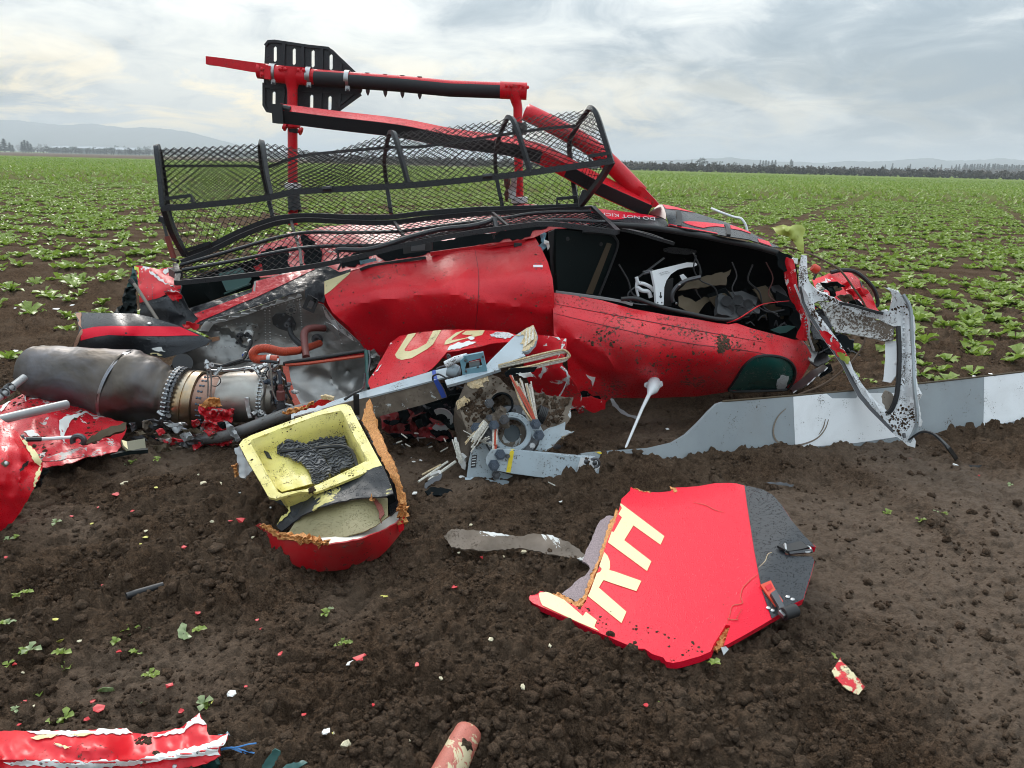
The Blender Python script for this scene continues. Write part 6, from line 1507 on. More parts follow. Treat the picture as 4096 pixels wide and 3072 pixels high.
# red honeycomb skin crushed against the engine
sheet('crushed_red_skin', jag(zB([(1262, 990), (1300, 970), (1345, 985), (1385, 1000), (1475, 1010), (1470, 1080), (1440, 1110), (1460, 1170), (1440, 1240), (1280, 1240), (1230, 1170), (1268, 1120), (1300, 1060)]), 7, 12, 5), zB([(1262, 990, 4.04), (1475, 1010, 4.02), (1440, 1240, 3.95), (1230, 1170, 4.02)]), M_REDWRECK, ENG, step=9, thick=.01, rough=.05, rscale=38, ridged=True)
sheet('frayed_honeycomb', jag(zB([(1260, 985), (1290, 955), (1345, 940), (1385, 935), (1395, 985), (1340, 990), (1295, 1000)]), 6, 8, 8), 4.0, M_HONEY, ENG, step=8, thick=.012, rough=.03, rscale=20)
sheet('torn_grey_skin', jag(zB([(1410, 1075), (1440, 1085), (1470, 1110), (1500, 1160), (1520, 1200), (1500, 1215), (1450, 1160)]), 4, 9, 3), 3.9, M_GREYEDGE, ENG, step=10, rough=.02, rscale=30)
tube('lower_longeron', pp([(*zB([q[:2]])[0], q[2]) for q in [(1230, 1200, 4.05), (1400, 1180, 3.98), (1560, 1130, 3.95), (1800, 1040, 3.92), (2000, 985, 3.92)]]), .032, surf('sooty_grey_tube', (.17, .165, .16), .45, metal=.5, mud=.4, smear=.5), ENG, smooth_n=4, n=12)
rq = random.Random(77)
for k in range(30):
    u = rq.uniform(720, 1480); v = rq.uniform(1090, 1275); w = rq.uniform(25, 95); h = rq.uniform(12, 34)
    q = [(u - w, v - h * rq.uniform(.3, 1)), (u + w * .4, v - h), (u + w, v + h * rq.uniform(-.4, .6)), (u - w * .3, v + h)]
    sheet('crushed_panel', jag(zB(q), 5, 12, k + 40), lambda a, b, Y0=3.90 + rq.uniform(-.06, .14), t=rq.uniform(-.5, .5): Y0 + t * (a - 600) / 3000, rq.choice([M_DARK, M_REDWRECK, M_BROWNTRIM, M_GREYEDGE, M_HUBMUD, M_STEELDK, M_REDWRECK]), ENG, step=12, thick=.006, rough=.04, rscale=40, seed=k)

# ------------------------------------------------------------------ cowling piece
CW = thing('engine_cowling', 'curved black cowling piece with a red stripe above the exhaust', 'cowling', tuple(G(500, 1430)))
cwl = sheet('cowling_shell', zB([(474, 392), (512, 394), (700, 398), (850, 402), (950, 422), (1110, 472), (1240, 522), (1335, 570), (1300, 602), (1160, 652), (1040, 682), (830, 640), (620, 630), (500, 628), (452, 624), (484, 560), (500, 500), (488, 440)]), zB([(474, 392, 4.72), (850, 402, 4.72), (1240, 522, 4.62), (480, 510, 4.52), (800, 520, 4.48), (1330, 570, 4.58), (452, 624, 4.56), (800, 638, 4.54), (1040, 682, 4.58)]), M_BLACKP, CW, step=15, thick=.006, rough=.006, rscale=120, creases=[(zB([(700, 400), (900, 450), (1100, 500)]), -.01, 10), (zB([(850, 410), (1000, 470), (1150, 540)]), .012, 10), (zB([(900, 560), (1050, 590), (1330, 575)]), -.012, 14)])
bcw = bvh_of(cwl)
decal('red_stripe', zB([(512, 506), (600, 487), (700, 482), (900, 483), (1140, 486), (1262, 542), (1170, 541), (1050, 546), (900, 545), (690, 537), (600, 550), (512, 572)]), bcw, M_REDWET, cwl, off=.003, step=14)
decal('torn_core_edge', jag(zB([(474, 393), (513, 396), (512, 480), (525, 520), (500, 580), (470, 624), (453, 622), (485, 560), (500, 500), (488, 440)]), 3, 10, 2), bcw, surf('pinkish_torn_core', (.38, .20, .13), .7, grain=.3, gscale=150, mud=.2), cwl, off=.004, step=9, thick=.006)
decal('white_patch', jag(zB([(958, 624), (985, 616), (1022, 612), (1030, 635), (1048, 642), (995, 640)]), 2, 8, 4), bcw, M_FOAMW, cwl, off=.004, step=8)
decal('cream_patch', jag(zB([(948, 652), (1000, 650), (1030, 664), (1000, 674), (955, 662)]), 2, 8, 4), bcw, M_CREAMD, cwl, off=.004, step=8)
mesh_obj('fastener', *dome_geo(*hit(bcw, *zB([(945, 465)])[0]), .013, .4, 10), M_STEEL, cwl)
mesh_obj('hinge_tab', *sheet_geo(zB([(1335, 555), (1385, 545), (1388, 570), (1340, 582)]), 4.5, step=14, thick=.006), M_BRONZE, CW)

# ------------------------------------------------------------------ lettered skin folded over the rotor head
LS = thing('lettered_skin', 'curled red skin with broken cream lettering lying behind the rotor head', 'skin panel', tuple(G(1800, 1700)))
ls_out = jag(zC([(468, 540), (490, 510), (560, 390), (598, 322), (612, 292), (680, 243), (830, 217), (1000, 202), (1150, 200), (1260, 206), (1400, 216), (1480, 236), (1500, 262), (1440, 285), (1330, 292), (1200, 322), (1080, 345), (1000, 352), (960, 400), (900, 465), (860, 492), (700, 540), (480, 606), (464, 565)]), 2, 22, 6)
LS_C = zC([(468, 540, 4.20), (600, 322, 4.42), (830, 217, 4.50), (1260, 206, 4.46), (1480, 236, 4.38), (700, 400, 4.22), (900, 330, 4.24), (1100, 270, 4.28), (480, 606, 4.10), (860, 492, 4.12), (1000, 352, 4.18), (1330, 292, 4.26)])
lsk = sheet('folded_skin', ls_out, LS_C, M_RED, LS, step=13, thick=.004, rough=.006, rscale=90)
bls = bvh_of(lsk)
decal('cream_letter', zC([(735, 236), (792, 226), (712, 338), (716, 350), (745, 352), (800, 333), (862, 298), (908, 212), (962, 207), (905, 305), (868, 335), (760, 398), (692, 410), (660, 397), (648, 375)]), bls, M_CREAMD, lsk, off=.003, step=12)
decal('cream_letter', zC([(982, 306), (992, 280), (1062, 225), (1120, 207), (1040, 262), (1030, 278), (1120, 262), (1180, 240), (1130, 240), (1100, 235), (1130, 212), (1258, 209), (1240, 240), (1100, 272), (1010, 302)]), bls, M_CREAMD, lsk, off=.003, step=10)
for k, q in enumerate(([(1290, 240), (1330, 222), (1420, 225), (1460, 245), (1400, 270), (1340, 262)], [(960, 400), (1010, 330), (1060, 300), (1130, 285), (1200, 290), (1120, 320), (1020, 345), (985, 390)], [(600, 300), (650, 262), (670, 250), (610, 320)], [(470, 530), (520, 480), (560, 440), (500, 520)], [(1140, 262), (1170, 252), (1190, 262), (1160, 275)])):
    decal('torn_white_patch', jag(zC(q), 4, 9, k), bls, M_FOAMW if k else M_WHITEMUD, lsk, off=.004, step=10)
mud_lumps('mud_splash', bls, [p[:2] for p in ls_out], 40, lsk, .003, .008, 7)
dk = random.Random(9)
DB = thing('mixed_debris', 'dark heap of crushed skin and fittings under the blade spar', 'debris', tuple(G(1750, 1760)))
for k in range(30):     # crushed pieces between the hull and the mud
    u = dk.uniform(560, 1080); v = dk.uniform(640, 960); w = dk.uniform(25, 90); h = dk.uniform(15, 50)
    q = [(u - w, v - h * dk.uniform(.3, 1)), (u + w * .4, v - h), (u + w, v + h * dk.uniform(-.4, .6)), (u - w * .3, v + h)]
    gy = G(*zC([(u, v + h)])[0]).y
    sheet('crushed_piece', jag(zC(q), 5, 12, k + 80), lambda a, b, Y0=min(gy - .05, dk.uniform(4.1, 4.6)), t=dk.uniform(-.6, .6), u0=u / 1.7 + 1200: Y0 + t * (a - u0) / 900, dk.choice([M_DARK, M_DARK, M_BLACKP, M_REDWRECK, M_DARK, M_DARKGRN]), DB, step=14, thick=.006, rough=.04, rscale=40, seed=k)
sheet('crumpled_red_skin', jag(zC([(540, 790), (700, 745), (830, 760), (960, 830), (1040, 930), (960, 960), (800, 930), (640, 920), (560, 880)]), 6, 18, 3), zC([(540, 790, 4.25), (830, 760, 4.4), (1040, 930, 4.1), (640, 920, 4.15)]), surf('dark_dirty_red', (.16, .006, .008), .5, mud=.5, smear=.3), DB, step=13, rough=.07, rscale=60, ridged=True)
sheet('void_shade_sheet', zC([(430, 600), (1060, 560), (1080, 960), (560, 930), (440, 800)]), 4.6, M_DARK, DB, step=40, thick=.01, rough=.05, rscale=80)  # dark sheet added behind the heap to paint its shaded voids
sheet('curved_grey_strip', jag(zD([(440, 1030), (460, 1035), (490, 1080), (540, 1115), (590, 1128), (575, 1140), (510, 1115), (455, 1070)]), 2, 10, 3), zD([(440, 1030, 4.75), (590, 1128, 4.62), (510, 1100, 4.66)]), M_GREYEDGE, DB, step=12)
tube('broken_ring', pp([(*zC([(960 + 65 * math.cos(t), 815 + 60 * math.sin(t))])[0], 4.15) for t in np.linspace(-2.2, 2.4, 22)]), 0, M_GREYEDGE, DB, sq=(.02, .03))
for k in range(14):
    u = dk.uniform(620, 1050); v = dk.uniform(900, 1010); tube('splinter', pp([(*zC([(u, v)])[0], 4.02), (*zC([(u + dk.uniform(-60, 60), v + dk.uniform(-30, 30))])[0], 3.98)]), .004, dk.choice([M_CABLE, M_STEEL, M_FIBREW]), DB, n=5)
for k in range(16):     # crushed pieces deeper behind the rotor head, right
    u = dk.uniform(1560, 2050); v = dk.uniform(640, 760); w = dk.uniform(25, 80); h = dk.uniform(10, 32)
    q = [(u - w, v - h * dk.uniform(.3, 1)), (u + w * .4, v - h), (u + w, v + h * dk.uniform(-.4, .6)), (u - w * .3, v + h)]
    sheet('crushed_piece', jag(zC(q), 5, 12, k + 80), lambda a, b, Y0=dk.uniform(4.6, 4.9), t=dk.uniform(-.6, .6), u0=u / 1.7 + 1200: Y0 + t * (a - u0) / 900, dk.choice([M_DARK, M_DARK, M_REDWRECK, M_STEELDK, M_DARK]), DB, step=14, thick=.006, rough=.04, rscale=40, seed=k)

# ------------------------------------------------------------------ broken blade spar
SP = thing('blade_spar', 'pale blue grey broken blade spar with blue tape lying across the wreck', 'rotor spar', tuple(G(1500, 1760)))
path = pp(zC([(-60, 805, 3.72), (0, 785, 3.74), (390, 700, 3.86), (700, 618, 3.95), (960, 548, 4.02)]))
sp_ = sheet('spar_top', zC([(-60, 778), (0, 755), (370, 640), (640, 560), (910, 480), (1050, 447), (1092, 470), (1092, 500), (960, 532), (700, 600), (390, 678), (0, 790), (-60, 806)]), zC([(-60, 806, 3.70), (0, 755, 3.80), (910, 480, 4.07), (390, 678, 3.84), (960, 532, 4.0)]), M_SPAR, SP, step=14, thick=.01)
sf_ = sheet('spar_face', zC([(-40, 800), (0, 790), (390, 678), (700, 602), (940, 540), (985, 610), (1002, 662), (840, 712), (540, 792), (400, 815), (200, 850), (0, 880)]), zC([(0, 790, 3.72), (390, 678, 3.835), (940, 540, 3.99), (1002, 662, 3.99), (540, 792, 3.86), (0, 880, 3.72)]), M_HUBMUD, SP, step=16, thick=.02)
bsf = bvh_of([sp_, sf_])
decal('blue_tape', zC([(898, 486), (922, 478), (935, 540), (972, 600), (996, 660), (965, 668), (935, 605), (908, 550)]), bsf, M_BLUETAPE, SP, off=.004, step=10)
tube('spar_boss', pp(zC([(1000, 470, 3.98), (1040, 478, 3.98), (1072, 490, 3.98), (1088, 500, 3.98)])), [.035, .040, .034, .012], M_SPAR, SP, n=16)
sheet('spar_root_plate', zC([(985, 545), (1110, 512), (1250, 470), (1345, 448), (1365, 470), (1250, 508), (1130, 545), (1000, 580)]), zC([(985, 545, 3.86), (1345, 448, 3.92), (1000, 580, 3.82)]), M_SPAR, SP, step=14, thick=.018)
tube('blue_fitting', pp([(*zC([q])[0], 3.90) for q in [(1118, 400), (1238, 372), (1258, 462), (1115, 492), (1112, 415), (1140, 400)]]), 0, M_BLUEFIT, SP, sq=(.028, .035)); bp2 = mesh_obj('blue_fitting_plate', *sheet_geo(zC([(1150, 425), (1220, 410), (1225, 450), (1155, 465)]), 3.93, step=14, thick=.01), M_STEEL, SP)
for q in ((1125, 412), (1130, 485), (1245, 385), (1210, 455)): mesh_obj('fitting_bolt', *dome_geo(P(*zC([q])[0], 3.88), (0, -1, 0), .007, .8, 8), M_STEELDK, SP)
tube('white_link', pp(zC([(990, 440, 3.95), (1060, 405, 3.95), (1140, 385, 3.95)])), .020, M_WHITEMUD, SP, n=10)
tube('wire_loop', pp(zC([(905, 548, 3.9), (905, 520, 3.9), (940, 505, 3.9), (985, 525, 3.88), (1040, 565, 3.86), (1045, 600, 3.86), (1020, 612, 3.86), (1010, 590, 3.86), (1050, 580, 3.85), (1110, 600, 3.84)])), .005, M_CABLE, SP, smooth_n=5, n=6)
tube('black_strap', pp(zC([(382, 640, 3.80), (384, 700, 3.80), (386, 780, 3.82)])), 0, M_RUBBER, SP, sq=(.03, .006)); tube('black_wire', pp(zC([(440, 500, 4.05), (435, 570, 4.0), (420, 610, 3.85), (360, 640, 3.82), (300, 680, 3.80)])), .007, M_CABLE, SP, smooth_n=4, n=6)
tube('wire_coil', pp(zC([(930, 470, 4.0), (960, 455, 4.0), (1010, 440, 4.0), (1020, 385, 4.0), (1005, 372, 4.0), (1012, 400, 4.0), (1060, 398, 4.0)])), .006, M_STEELDK, SP, smooth_n=4, n=6)
# broken blade root with cream laminate
bl = sheet('blade_root', jag(zC([(1250, 462), (1300, 405), (1460, 245), (1545, 190), (1590, 172), (1602, 200), (1616, 240), (1600, 300), (1560, 345), (1510, 352), (1535, 380), (1345, 448), (1275, 466)]), 4, 14, 3, [4, 5, 6, 7, 8, 9]), zC([(1250, 462, 3.96), (1590, 172, 4.16), (1535, 380, 3.96)]), M_SPAR, SP, step=12, thick=.018)
bbl = bvh_of(bl)
lam = [(1468, 244), (1545, 192), (1590, 174), (1600, 200), (1614, 240), (1598, 300), (1558, 343), (1512, 350), (1540, 305), (1498, 300), (1530, 245)]
decal('torn_laminate', jag(zC(lam), 4, 9, 6), bbl, M_FIBRE, bl, off=.004, step=9)
for k in range(6): decal('laminate_step', jag(zC([(1528 + k * 12, 222 - k * 6), (1538 + k * 12, 216 - k * 6), (1535 + k * 12, 320 - k * 8), (1520 + k * 12, 330 - k * 8)]), 2, 8, k), bbl, M_FIBREW if k % 2 else M_FIBRE, bl, off=.006 + .002 * k, step=9)
# hairpin bundle of fibres
for k in range(22):
    a, b = (random.Random(k).uniform(-1, 1), random.Random(k + 99).uniform(-1, 1)); 
    pts = [(1352, 452 + a * 10, 3.90), (1500, 415 + a * 14, 3.88 + b * .012), (1650, 378 + a * 17, 3.86 + b * .015), (1770, 350 + a * 12, 3.85 + b * .015), (1815 + a * 6, 350 + a * 6, 3.84 + b * .015), (1830 - a * 8, 378, 3.84 + b * .012), (1808 - a * 5, 402 + a * 10, 3.84 + b * .012), (1700, 425 + a * 12, 3.84 + b * .012), (1560, 460 + a * 12, 3.85 + b * .012), (1450 + 30 * b, 482 + a * 10, 3.86)]
    tube('fibre_strand', pp(zC(pts)), .0062, M_FIBRE if k % 3 else M_FIBREW, SP, smooth_n=4, n=5)

# ------------------------------------------------------------------ rotor head
RH = thing('broken_rotor_hub', 'mud caked rotor head with frayed fibre arms and round bolted bore', 'rotor head', tuple(G(2050, 1950)))
PLN = plane3((*zX([(120, 480)])[0], 3.80), (*zX([(740, 440)])[0], 3.86), (*zX([(400, 740)])[0], 3.70))
hub = sheet('star_plate', jag(zX([(112, 470), (160, 340), (270, 300), (330, 315), (400, 380), (430, 400), (530, 405), (640, 425), (762, 434), (745, 500), (750, 540), (715, 590), (712, 615), (770, 622), (690, 665), (610, 740), (460, 740), (340, 722), (300, 650), (190, 680), (160, 600), (130, 520)]), 3, 16, 7), PLN, M_HUBMUD, RH, step=13, thick=.03, rough=.008, rscale=60, holes=[zX(circ((418, 635), 46, 16, 1.05))], creases=[(zX([(140, 500), (280, 420), (380, 330)]), .03, 12)])
bhub = bvh_of(hub)
decal('bare_grey_patch', jag(zX([(470, 735), (500, 690), (560, 640), (640, 600), (715, 570), (712, 615), (765, 622), (690, 662), (608, 736)]), 3, 12, 9), bhub, M_GREYHUB, hub, off=.003, step=12)
for q, m in (([(160, 340), (230, 330), (285, 310), (288, 345), (250, 350), (260, 375), (200, 385), (165, 365)], M_FIBRE), ([(108, 468), (150, 425), (182, 450), (145, 480), (115, 502)], M_FIBRE), ([(690, 664), (768, 622), (745, 640)], M_FIBRE)): decal('torn_laminate', jag(zX(q), 4, 9, 4), bhub, m, hub, off=.006, step=10, thick=.005)
sheet('side_flange', jag(zX([(105, 480), (130, 520), (190, 665), (200, 700), (175, 760), (150, 840), (120, 700), (95, 600), (90, 500)]), 4, 12, 4), zX([(105, 480, 3.84), (190, 665, 3.74), (150, 840, 3.72), (90, 500, 3.95)]), M_HUBMUD, RH, step=12, thick=.03, rough=.012, rscale=40)
lo = sheet('lower_plate', zX([(190, 730), (300, 650), (310, 720), (280, 780), (310, 840), (420, 870), (430, 920), (160, 905), (175, 790)]), zX([(190, 730, 3.68), (300, 650, 3.74), (430, 920, 3.62), (160, 905, 3.62)]), M_GREYHUB, RH, step=14, thick=.03)
blo = bvh_of(lo)
sk = decal('data_plate', zX([(193, 758), (222, 755), (214, 825), (186, 828)]), blo, M_CABLE, lo, off=.003, step=10)
for k in range(4): decal('data_plate_line', zX([(196 - k * 1.6, 766 + k * 15), (216 - k * 1.6, 764 + k * 15), (215 - k * 1.6, 769 + k * 15), (195 - k * 1.6, 771 + k * 15)]), bvh_of(sk), M_LETTER, lo, off=.002, step=8)
sheet('foot_plate', jag(zX([(155, 880), (430, 905), (560, 890), (640, 890), (560, 930), (480, 935), (160, 925)]), 4, 14, 2), zX([(155, 880, 3.62), (640, 890, 3.62), (480, 935, 3.56)]), M_GREYHUB, RH, step=16, thick=.02)
# bore
_u, _v = zX([(418, 635)])[0]; c0 = np.array(P(_u, _v, float(PLN(np.array([_u]), np.array([_v]))[0]))); n0 = np.array(hit(bhub, *zX([(480, 720)])[0])[1]); n0 = n0 / np.linalg.norm(n0)
fx = .105
mesh_obj('bore_flange', *lathe_geo(c0, c0 + n0 * .035, [(0, .150), (.6, .150), (.9, .142), (1, .10), (1, .092)], 36), M_STEELDK, RH)
mesh_obj('bore_collar', *lathe_geo(c0 + n0 * .02, c0 + n0 * .060, [(0, .104), (.9, .104), (1, .100), (1, .078), (.4, .074), (-4.0, .070), (-4.0, .001)], 36), M_GREYHUB, RH)
xx = np.cross(n0, (0, 0, 1.)); xx /= np.linalg.norm(xx); yy = np.cross(n0, xx)
for k in range(12):
    a = k * 6.2832 / 12; p_ = c0 + n0 * .030 + (xx * math.cos(a) + yy * math.sin(a)) * .126
    mesh_obj('flange_bolt', *lathe_geo(p_, p_ + n0 * .022, [(0, .015), (.5, .015), (.5, .011), (1, .010), (1, .001)], 8), M_STEEL if k % 3 else M_STEELDK, RH)
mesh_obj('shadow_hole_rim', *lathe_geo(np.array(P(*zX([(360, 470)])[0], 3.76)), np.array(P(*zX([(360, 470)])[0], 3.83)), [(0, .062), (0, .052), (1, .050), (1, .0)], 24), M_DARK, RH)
def bolt(q, Y, r=.022, L=.045, nm='hub_bolt', mat=None, d=(0.1, -1, .25)):
    p_ = np.array(P(*zX([q])[0], Y)); d = np.array(d); d = d / np.linalg.norm(d)
    return mesh_obj(nm, *lathe_geo(p_, p_ + d * L, [(0, r * 1.45), (.25, r * 1.45), (.25, r), (.7, r), (.7, r * .72), (1, r * .7), (1, .001)], 6 if r > .015 else 8), mat or M_BOLT, RH)
for q, Y, r in (((315, 590), 3.68, .020), ((374, 557), 3.69, .019), ((290, 550), 3.71, .014), ((290, 465), 3.73, .018), ((218, 605), 3.70, .022), ((548, 583), 3.60, .020), ((567, 645), 3.60, .020), ((350, 752), 3.56, .020), ((315, 812), 3.54, .021), ((390, 758), 3.58, .012), ((328, 865), 3.56, .016)): bolt(q, Y, r, mat=M_BOLT if q[1] > 560 and r >= .019 else M_STEELDK)
sheet('bolt_tab', zX([(265, 455), (295, 445), (315, 462), (300, 490), (280, 492)]), 3.735, M_GREYHUB, RH, step=10, thick=.012)
for q in ((300, 855), (325, 850)): pass
sheet('bolt_tab', zX([(303, 852), (345, 852), (350, 876), (320, 888), (300, 876)]), 3.58, M_GREYHUB, RH, step=10, thick=.012)
# caked knuckle arm
sheet('knuckle_arm', jag(zX([(250, 560), (280, 535), (350, 500), (380, 520), (400, 560), (370, 580), (330, 570), (270, 590)]), 3, 9, 5), zX([(250, 560, 3.70), (380, 520, 3.71), (330, 580, 3.68)]), M_HUBMUD, RH, step=8, thick=.04, rough=.015, rscale=25)
# clevis link at the right
sheet('clevis_link', zX([(505, 545), (530, 530), (560, 560), (590, 620), (588, 655), (560, 670), (535, 660), (520, 610)]), zX([(505, 545, 3.64), (590, 620, 3.63), (550, 670, 3.62)]), M_GREYHUB, RH, step=10, thick=.03)
for k in range(5): mesh_obj('elastomer_disc', *lathe_geo(P(*zX([(560 + k * 9, 520 + k * 4)])[0], 3.72), P(*zX([(567 + k * 9, 523 + k * 4)])[0], 3.72), [(0, .02), (0, .045), (1, .045), (1, .02)], 16), M_RUBBER, RH)
# frayed fibre bundles
def frayed(a, b, n, spread_a, spread_b, Ya, Yb, mats, r=.004, seed=0, bend=0):
    q = random.Random(seed)
    for k in range(n):
        s = q.uniform(-1, 1); t = q.uniform(.65, 1.05); z_ = q.uniform(-.02, .02)
        A = (a[0] + s * spread_a[0], a[1] + s * spread_a[1]); B = (b[0] + s * spread_b[0] + q.uniform(-8, 8), b[1] + s * spread_b[1] + q.uniform(-8, 8))
        B = (A[0] + (B[0] - A[0]) * t, A[1] + (B[1] - A[1]) * t); Mx = ((A[0] + B[0]) / 2 + s * bend, (A[1] + B[1]) / 2)
        tube('frayed_fibre', pp([(*zX([A])[0], Ya), (*zX([Mx])[0], (Ya + Yb) / 2 + z_), (*zX([B])[0], Yb + z_)]), r * q.uniform(.6, 1.3), q.choice(mats), RH, smooth_n=3, n=4)
F3 = [M_FIBREW, M_FIBRE, M_FIBREW, M_BROWNTRIM]
frayed((535, 570), (465, 330), 34, (26, 8), (58, 12), 3.62, 3.70, F3, .0055, 1)
frayed((548, 575), (420, 318), 8, (10, 0), (14, 8), 3.60, 3.68, [M_FIBRE, M_HOSERED], .006, 11, 20)
frayed((275, 575), (175, 710), 26, (14, 14), (24, 22), 3.68, 3.62, F3, .005, 2)
frayed((324, 610), (318, 740), 12, (9, 0), (13, 0), 3.66, 3.58, [M_FIBRE, M_FIBREW, M_HOSERED], .0055, 3)
frayed((250, 680), (290, 660), 4, (4, 4), (8, 8), 3.64, 3.62, [M_FIBREW], .004, 4)
frayed((130, 800), (95, 660), 9, (10, 0), (14, 4), 3.68, 3.74, [M_FIBREW, M_FOAMW], .006, 6)
frayed((300, 700), (150, 640), 5, (6, 6), (6, 20), 3.66, 3.75, [M_FIBREW], .003, 8)
sheet('foam_wad', jag(zX([(498, 495), (510, 480), (528, 500), (524, 540), (505, 545)]), 4, 7, 3), 3.63, M_FOAMW, RH, step=7, thick=.02, rough=.01, rscale=20)
sheet('foam_wad', jag(zX([(112, 760), (140, 750), (158, 800), (155, 840), (135, 830)]), 4, 8, 3), 3.69, M_FOAMW, RH, step=8, thick=.02, rough=.01, rscale=20)
sheet('torn_paper', jag(zX([(440, 300), (520, 292), (535, 318), (480, 322)]), 4, 8, 6), 3.78, M_FOAMW, RH, step=10, rough=.01, rscale=20)
sheet('dark_rubber_wedge', zX([(375, 300), (410, 275), (560, 262), (540, 290), (440, 312), (385, 320)]), 3.83, M_DARK, RH, step=14, thick=.02)
# blade sleeve arm
SL = sheet('sleeve_arm', zX([(272, 770), (300, 728), (345, 720), (430, 727), (800, 765), (890, 770), (908, 785), (912, 810), (900, 870), (850, 904), (770, 900), (560, 880), (400, 858), (290, 835), (270, 800)]), zX([(272, 770, 3.55), (430, 727, 3.57), (910, 800, 3.66), (290, 835, 3.53), (850, 904, 3.63)]), M_GREYHUB, RH, step=14, thick=.05); bevel_obj(SL, .004)
bSL = bvh_of(SL)
decal('yellow_tape', zX([(408, 724), (430, 726), (408, 854), (384, 852)]), bSL, M_YELTAPE, SL, off=.003, step=10)
decal('white_end_block', jag(zX([(800, 768), (888, 772), (906, 786), (910, 810), (898, 868), (850, 902), (768, 898)]), 2, 14, 1), bSL, M_WHITEMUD, SL, off=.003, step=12)
for q in ((826, 842), (806, 884), (832, 792), (880, 800)): 
    l, n = hit(bSL, *zX([q])[0]); mesh_obj('sleeve_bolt', *dome_geo(l, n, .014, .6, 8), M_STEELDK, SL)
tube('sleeve_ring', pp([(*zX([(880 + 26 * math.cos(t), 800 + 24 * math.sin(t))])[0], 3.62) for t in np.linspace(-2.4, 1.7, 14)]), .007, M_STEELDK, SL, n=6)
tube('sleeve_ring', pp([(*zX([(880 + 22 * math.cos(t), 885 + 14 * math.sin(t))])[0], 3.62) for t in np.linspace(-1.2, 3.6, 12)]), .006, M_STEELDK, SL, n=6)
mud_lumps('mud_splash', bvh_of([hub, SL]), zX([(830, 770), (910, 780), (900, 870), (820, 860)]), 60, RH, .004, .012, 4)
mud_lumps('mud_splash', bhub, zX([(140, 480), (400, 330), (560, 420), (740, 440), (700, 560), (520, 560), (300, 660), (180, 640)]), 260, RH, .004, .014, 5)
for q in ((740, 722), (700, 716)): pass

# ------------------------------------------------------------------ main rotor blade standing on edge
RB = thing('fallen_rotor_blade', 'long grey and white rotor blade standing on edge in the mud', 'rotor blade', tuple(G(3100, 1820)))
bo = zD([(290, 1320), (330, 1312), (640, 1290), (770, 1262), (840, 1222), (900, 1165), (960, 1100), (1000, 1062), (1028, 1052), (1400, 1022), (1700, 996)]) + zG([(1440, 886), (1840, 841), (2080, 813), (2500, 765), (2500, 985), (2080, 1085), (1850, 1130), (1470, 1160), (1380, 1195), (1000, 1262), (700, 1305), (560, 1325), (400, 1352), (280, 1345), (150, 1345)]) + zD([(660, 1395), (540, 1410), (400, 1425), (330, 1420), (300, 1380)])
g1 = G(3179, 1812); g2 = G(4000, 1712); g0 = G(2420, 1880)
bc = [(2323, 1815, 3.74), (2330, 1890, 3.70), (2600, 1790, 3.92), (2600, 1880, 3.86), (2890, 1608, 4.16), (2890, 1870, g1.y - .12), (3179, 1585, g1.y + .10), (3179, 1812, g1.y), (3650, 1540, (g1.y + g2.y) / 2 + .12), (3650, 1755, (g1.y + g2.y) / 2), (4000, 1500, g2.y + .12), (4000, 1712, g2.y), (4400, 1455, g2.y + .38), (4400, 1620, g2.y + .26)]
blade = sheet('blade_skin', bo, bc, M_GREYBLADE, RB, step=22, thick=.026)
bbd = bvh_of(blade)
decal('white_band', zG([(791, 950), (1120, 918), (1330, 897), (1462, 884), (1466, 1146), (1375, 1170), (1140, 1205), (803, 1234), (797, 1100)]), bbd, M_WHITEBLADE, blade, off=.0022, step=24, thick=.002)
decal('white_band', zG([(1847, 841), (2080, 814), (2420, 775), (2420, 990), (2080, 1072), (1990, 1090), (1880, 1112), (1842, 1130), (1845, 1000)]), bbd, M_WHITEBLADE, blade, off=.0022, step=24, thick=.002)
decal('leading_edge_strip', zG([(405, 1350), (500, 1290), (800, 1258), (1140, 1222), (1378, 1185), (1378, 1196), (1000, 1262), (560, 1322)]), bbd, M_GREYEDGE, blade, off=.0022, step=18, thick=.002)
# scuffed ring of dried mud
arc = [(750, 1015), (712, 1050), (686, 1100), (680, 1150), (695, 1190), (730, 1212), (780, 1220), (850, 1210), (920, 1180), (965, 1130), (985, 1075)]
def band(arc, w):
    a = catmull([np.array(q, float) for q in arc], 4); L = []; R = []
    for i in range(len(a)):
        d = a[min(i + 1, len(a) - 1)] - a[max(i - 1, 0)]; d /= np.linalg.norm(d); n = np.array((-d[1], d[0])); ww = w * (.35 + .65 * math.sin(math.pi * i / (len(a) - 1)))
        L.append(tuple(a[i] + n * ww)); R.append(tuple(a[i] - n * ww))
    return L + R[::-1]
M_DRYMUD = surf('dried_mud_smear', (.19, .15, .115), .8, grain=.3, gscale=90)
decal('mud_arc', zG(band(arc, 5)), bbd, M_DRYMUD, blade, off=.0048, step=8, thick=.001)
decal('mud_arc', zG(band([(968, 1072), (955, 1120), (930, 1160)], 3)), bbd, M_DRYMUD, blade, off=.0048, step=8, thick=.001)
decal('yellow_tag', zX([(878, 738), (900, 732), (928, 750), (905, 750)]), bbd, M_YELTAPE, blade, off=.004, step=8)
tube('brown_trailing_edge', pp([(u, v - 3, float(TPS(bc)(np.array([u]), np.array([v]))[0]) + .004) for u, v in zD([(1028, 1052), (1400, 1022), (1700, 996)]) + zG([(1440, 886), (1840, 841), (2080, 813)])]), .006, M_BROWNTRIM, blade, n=6)

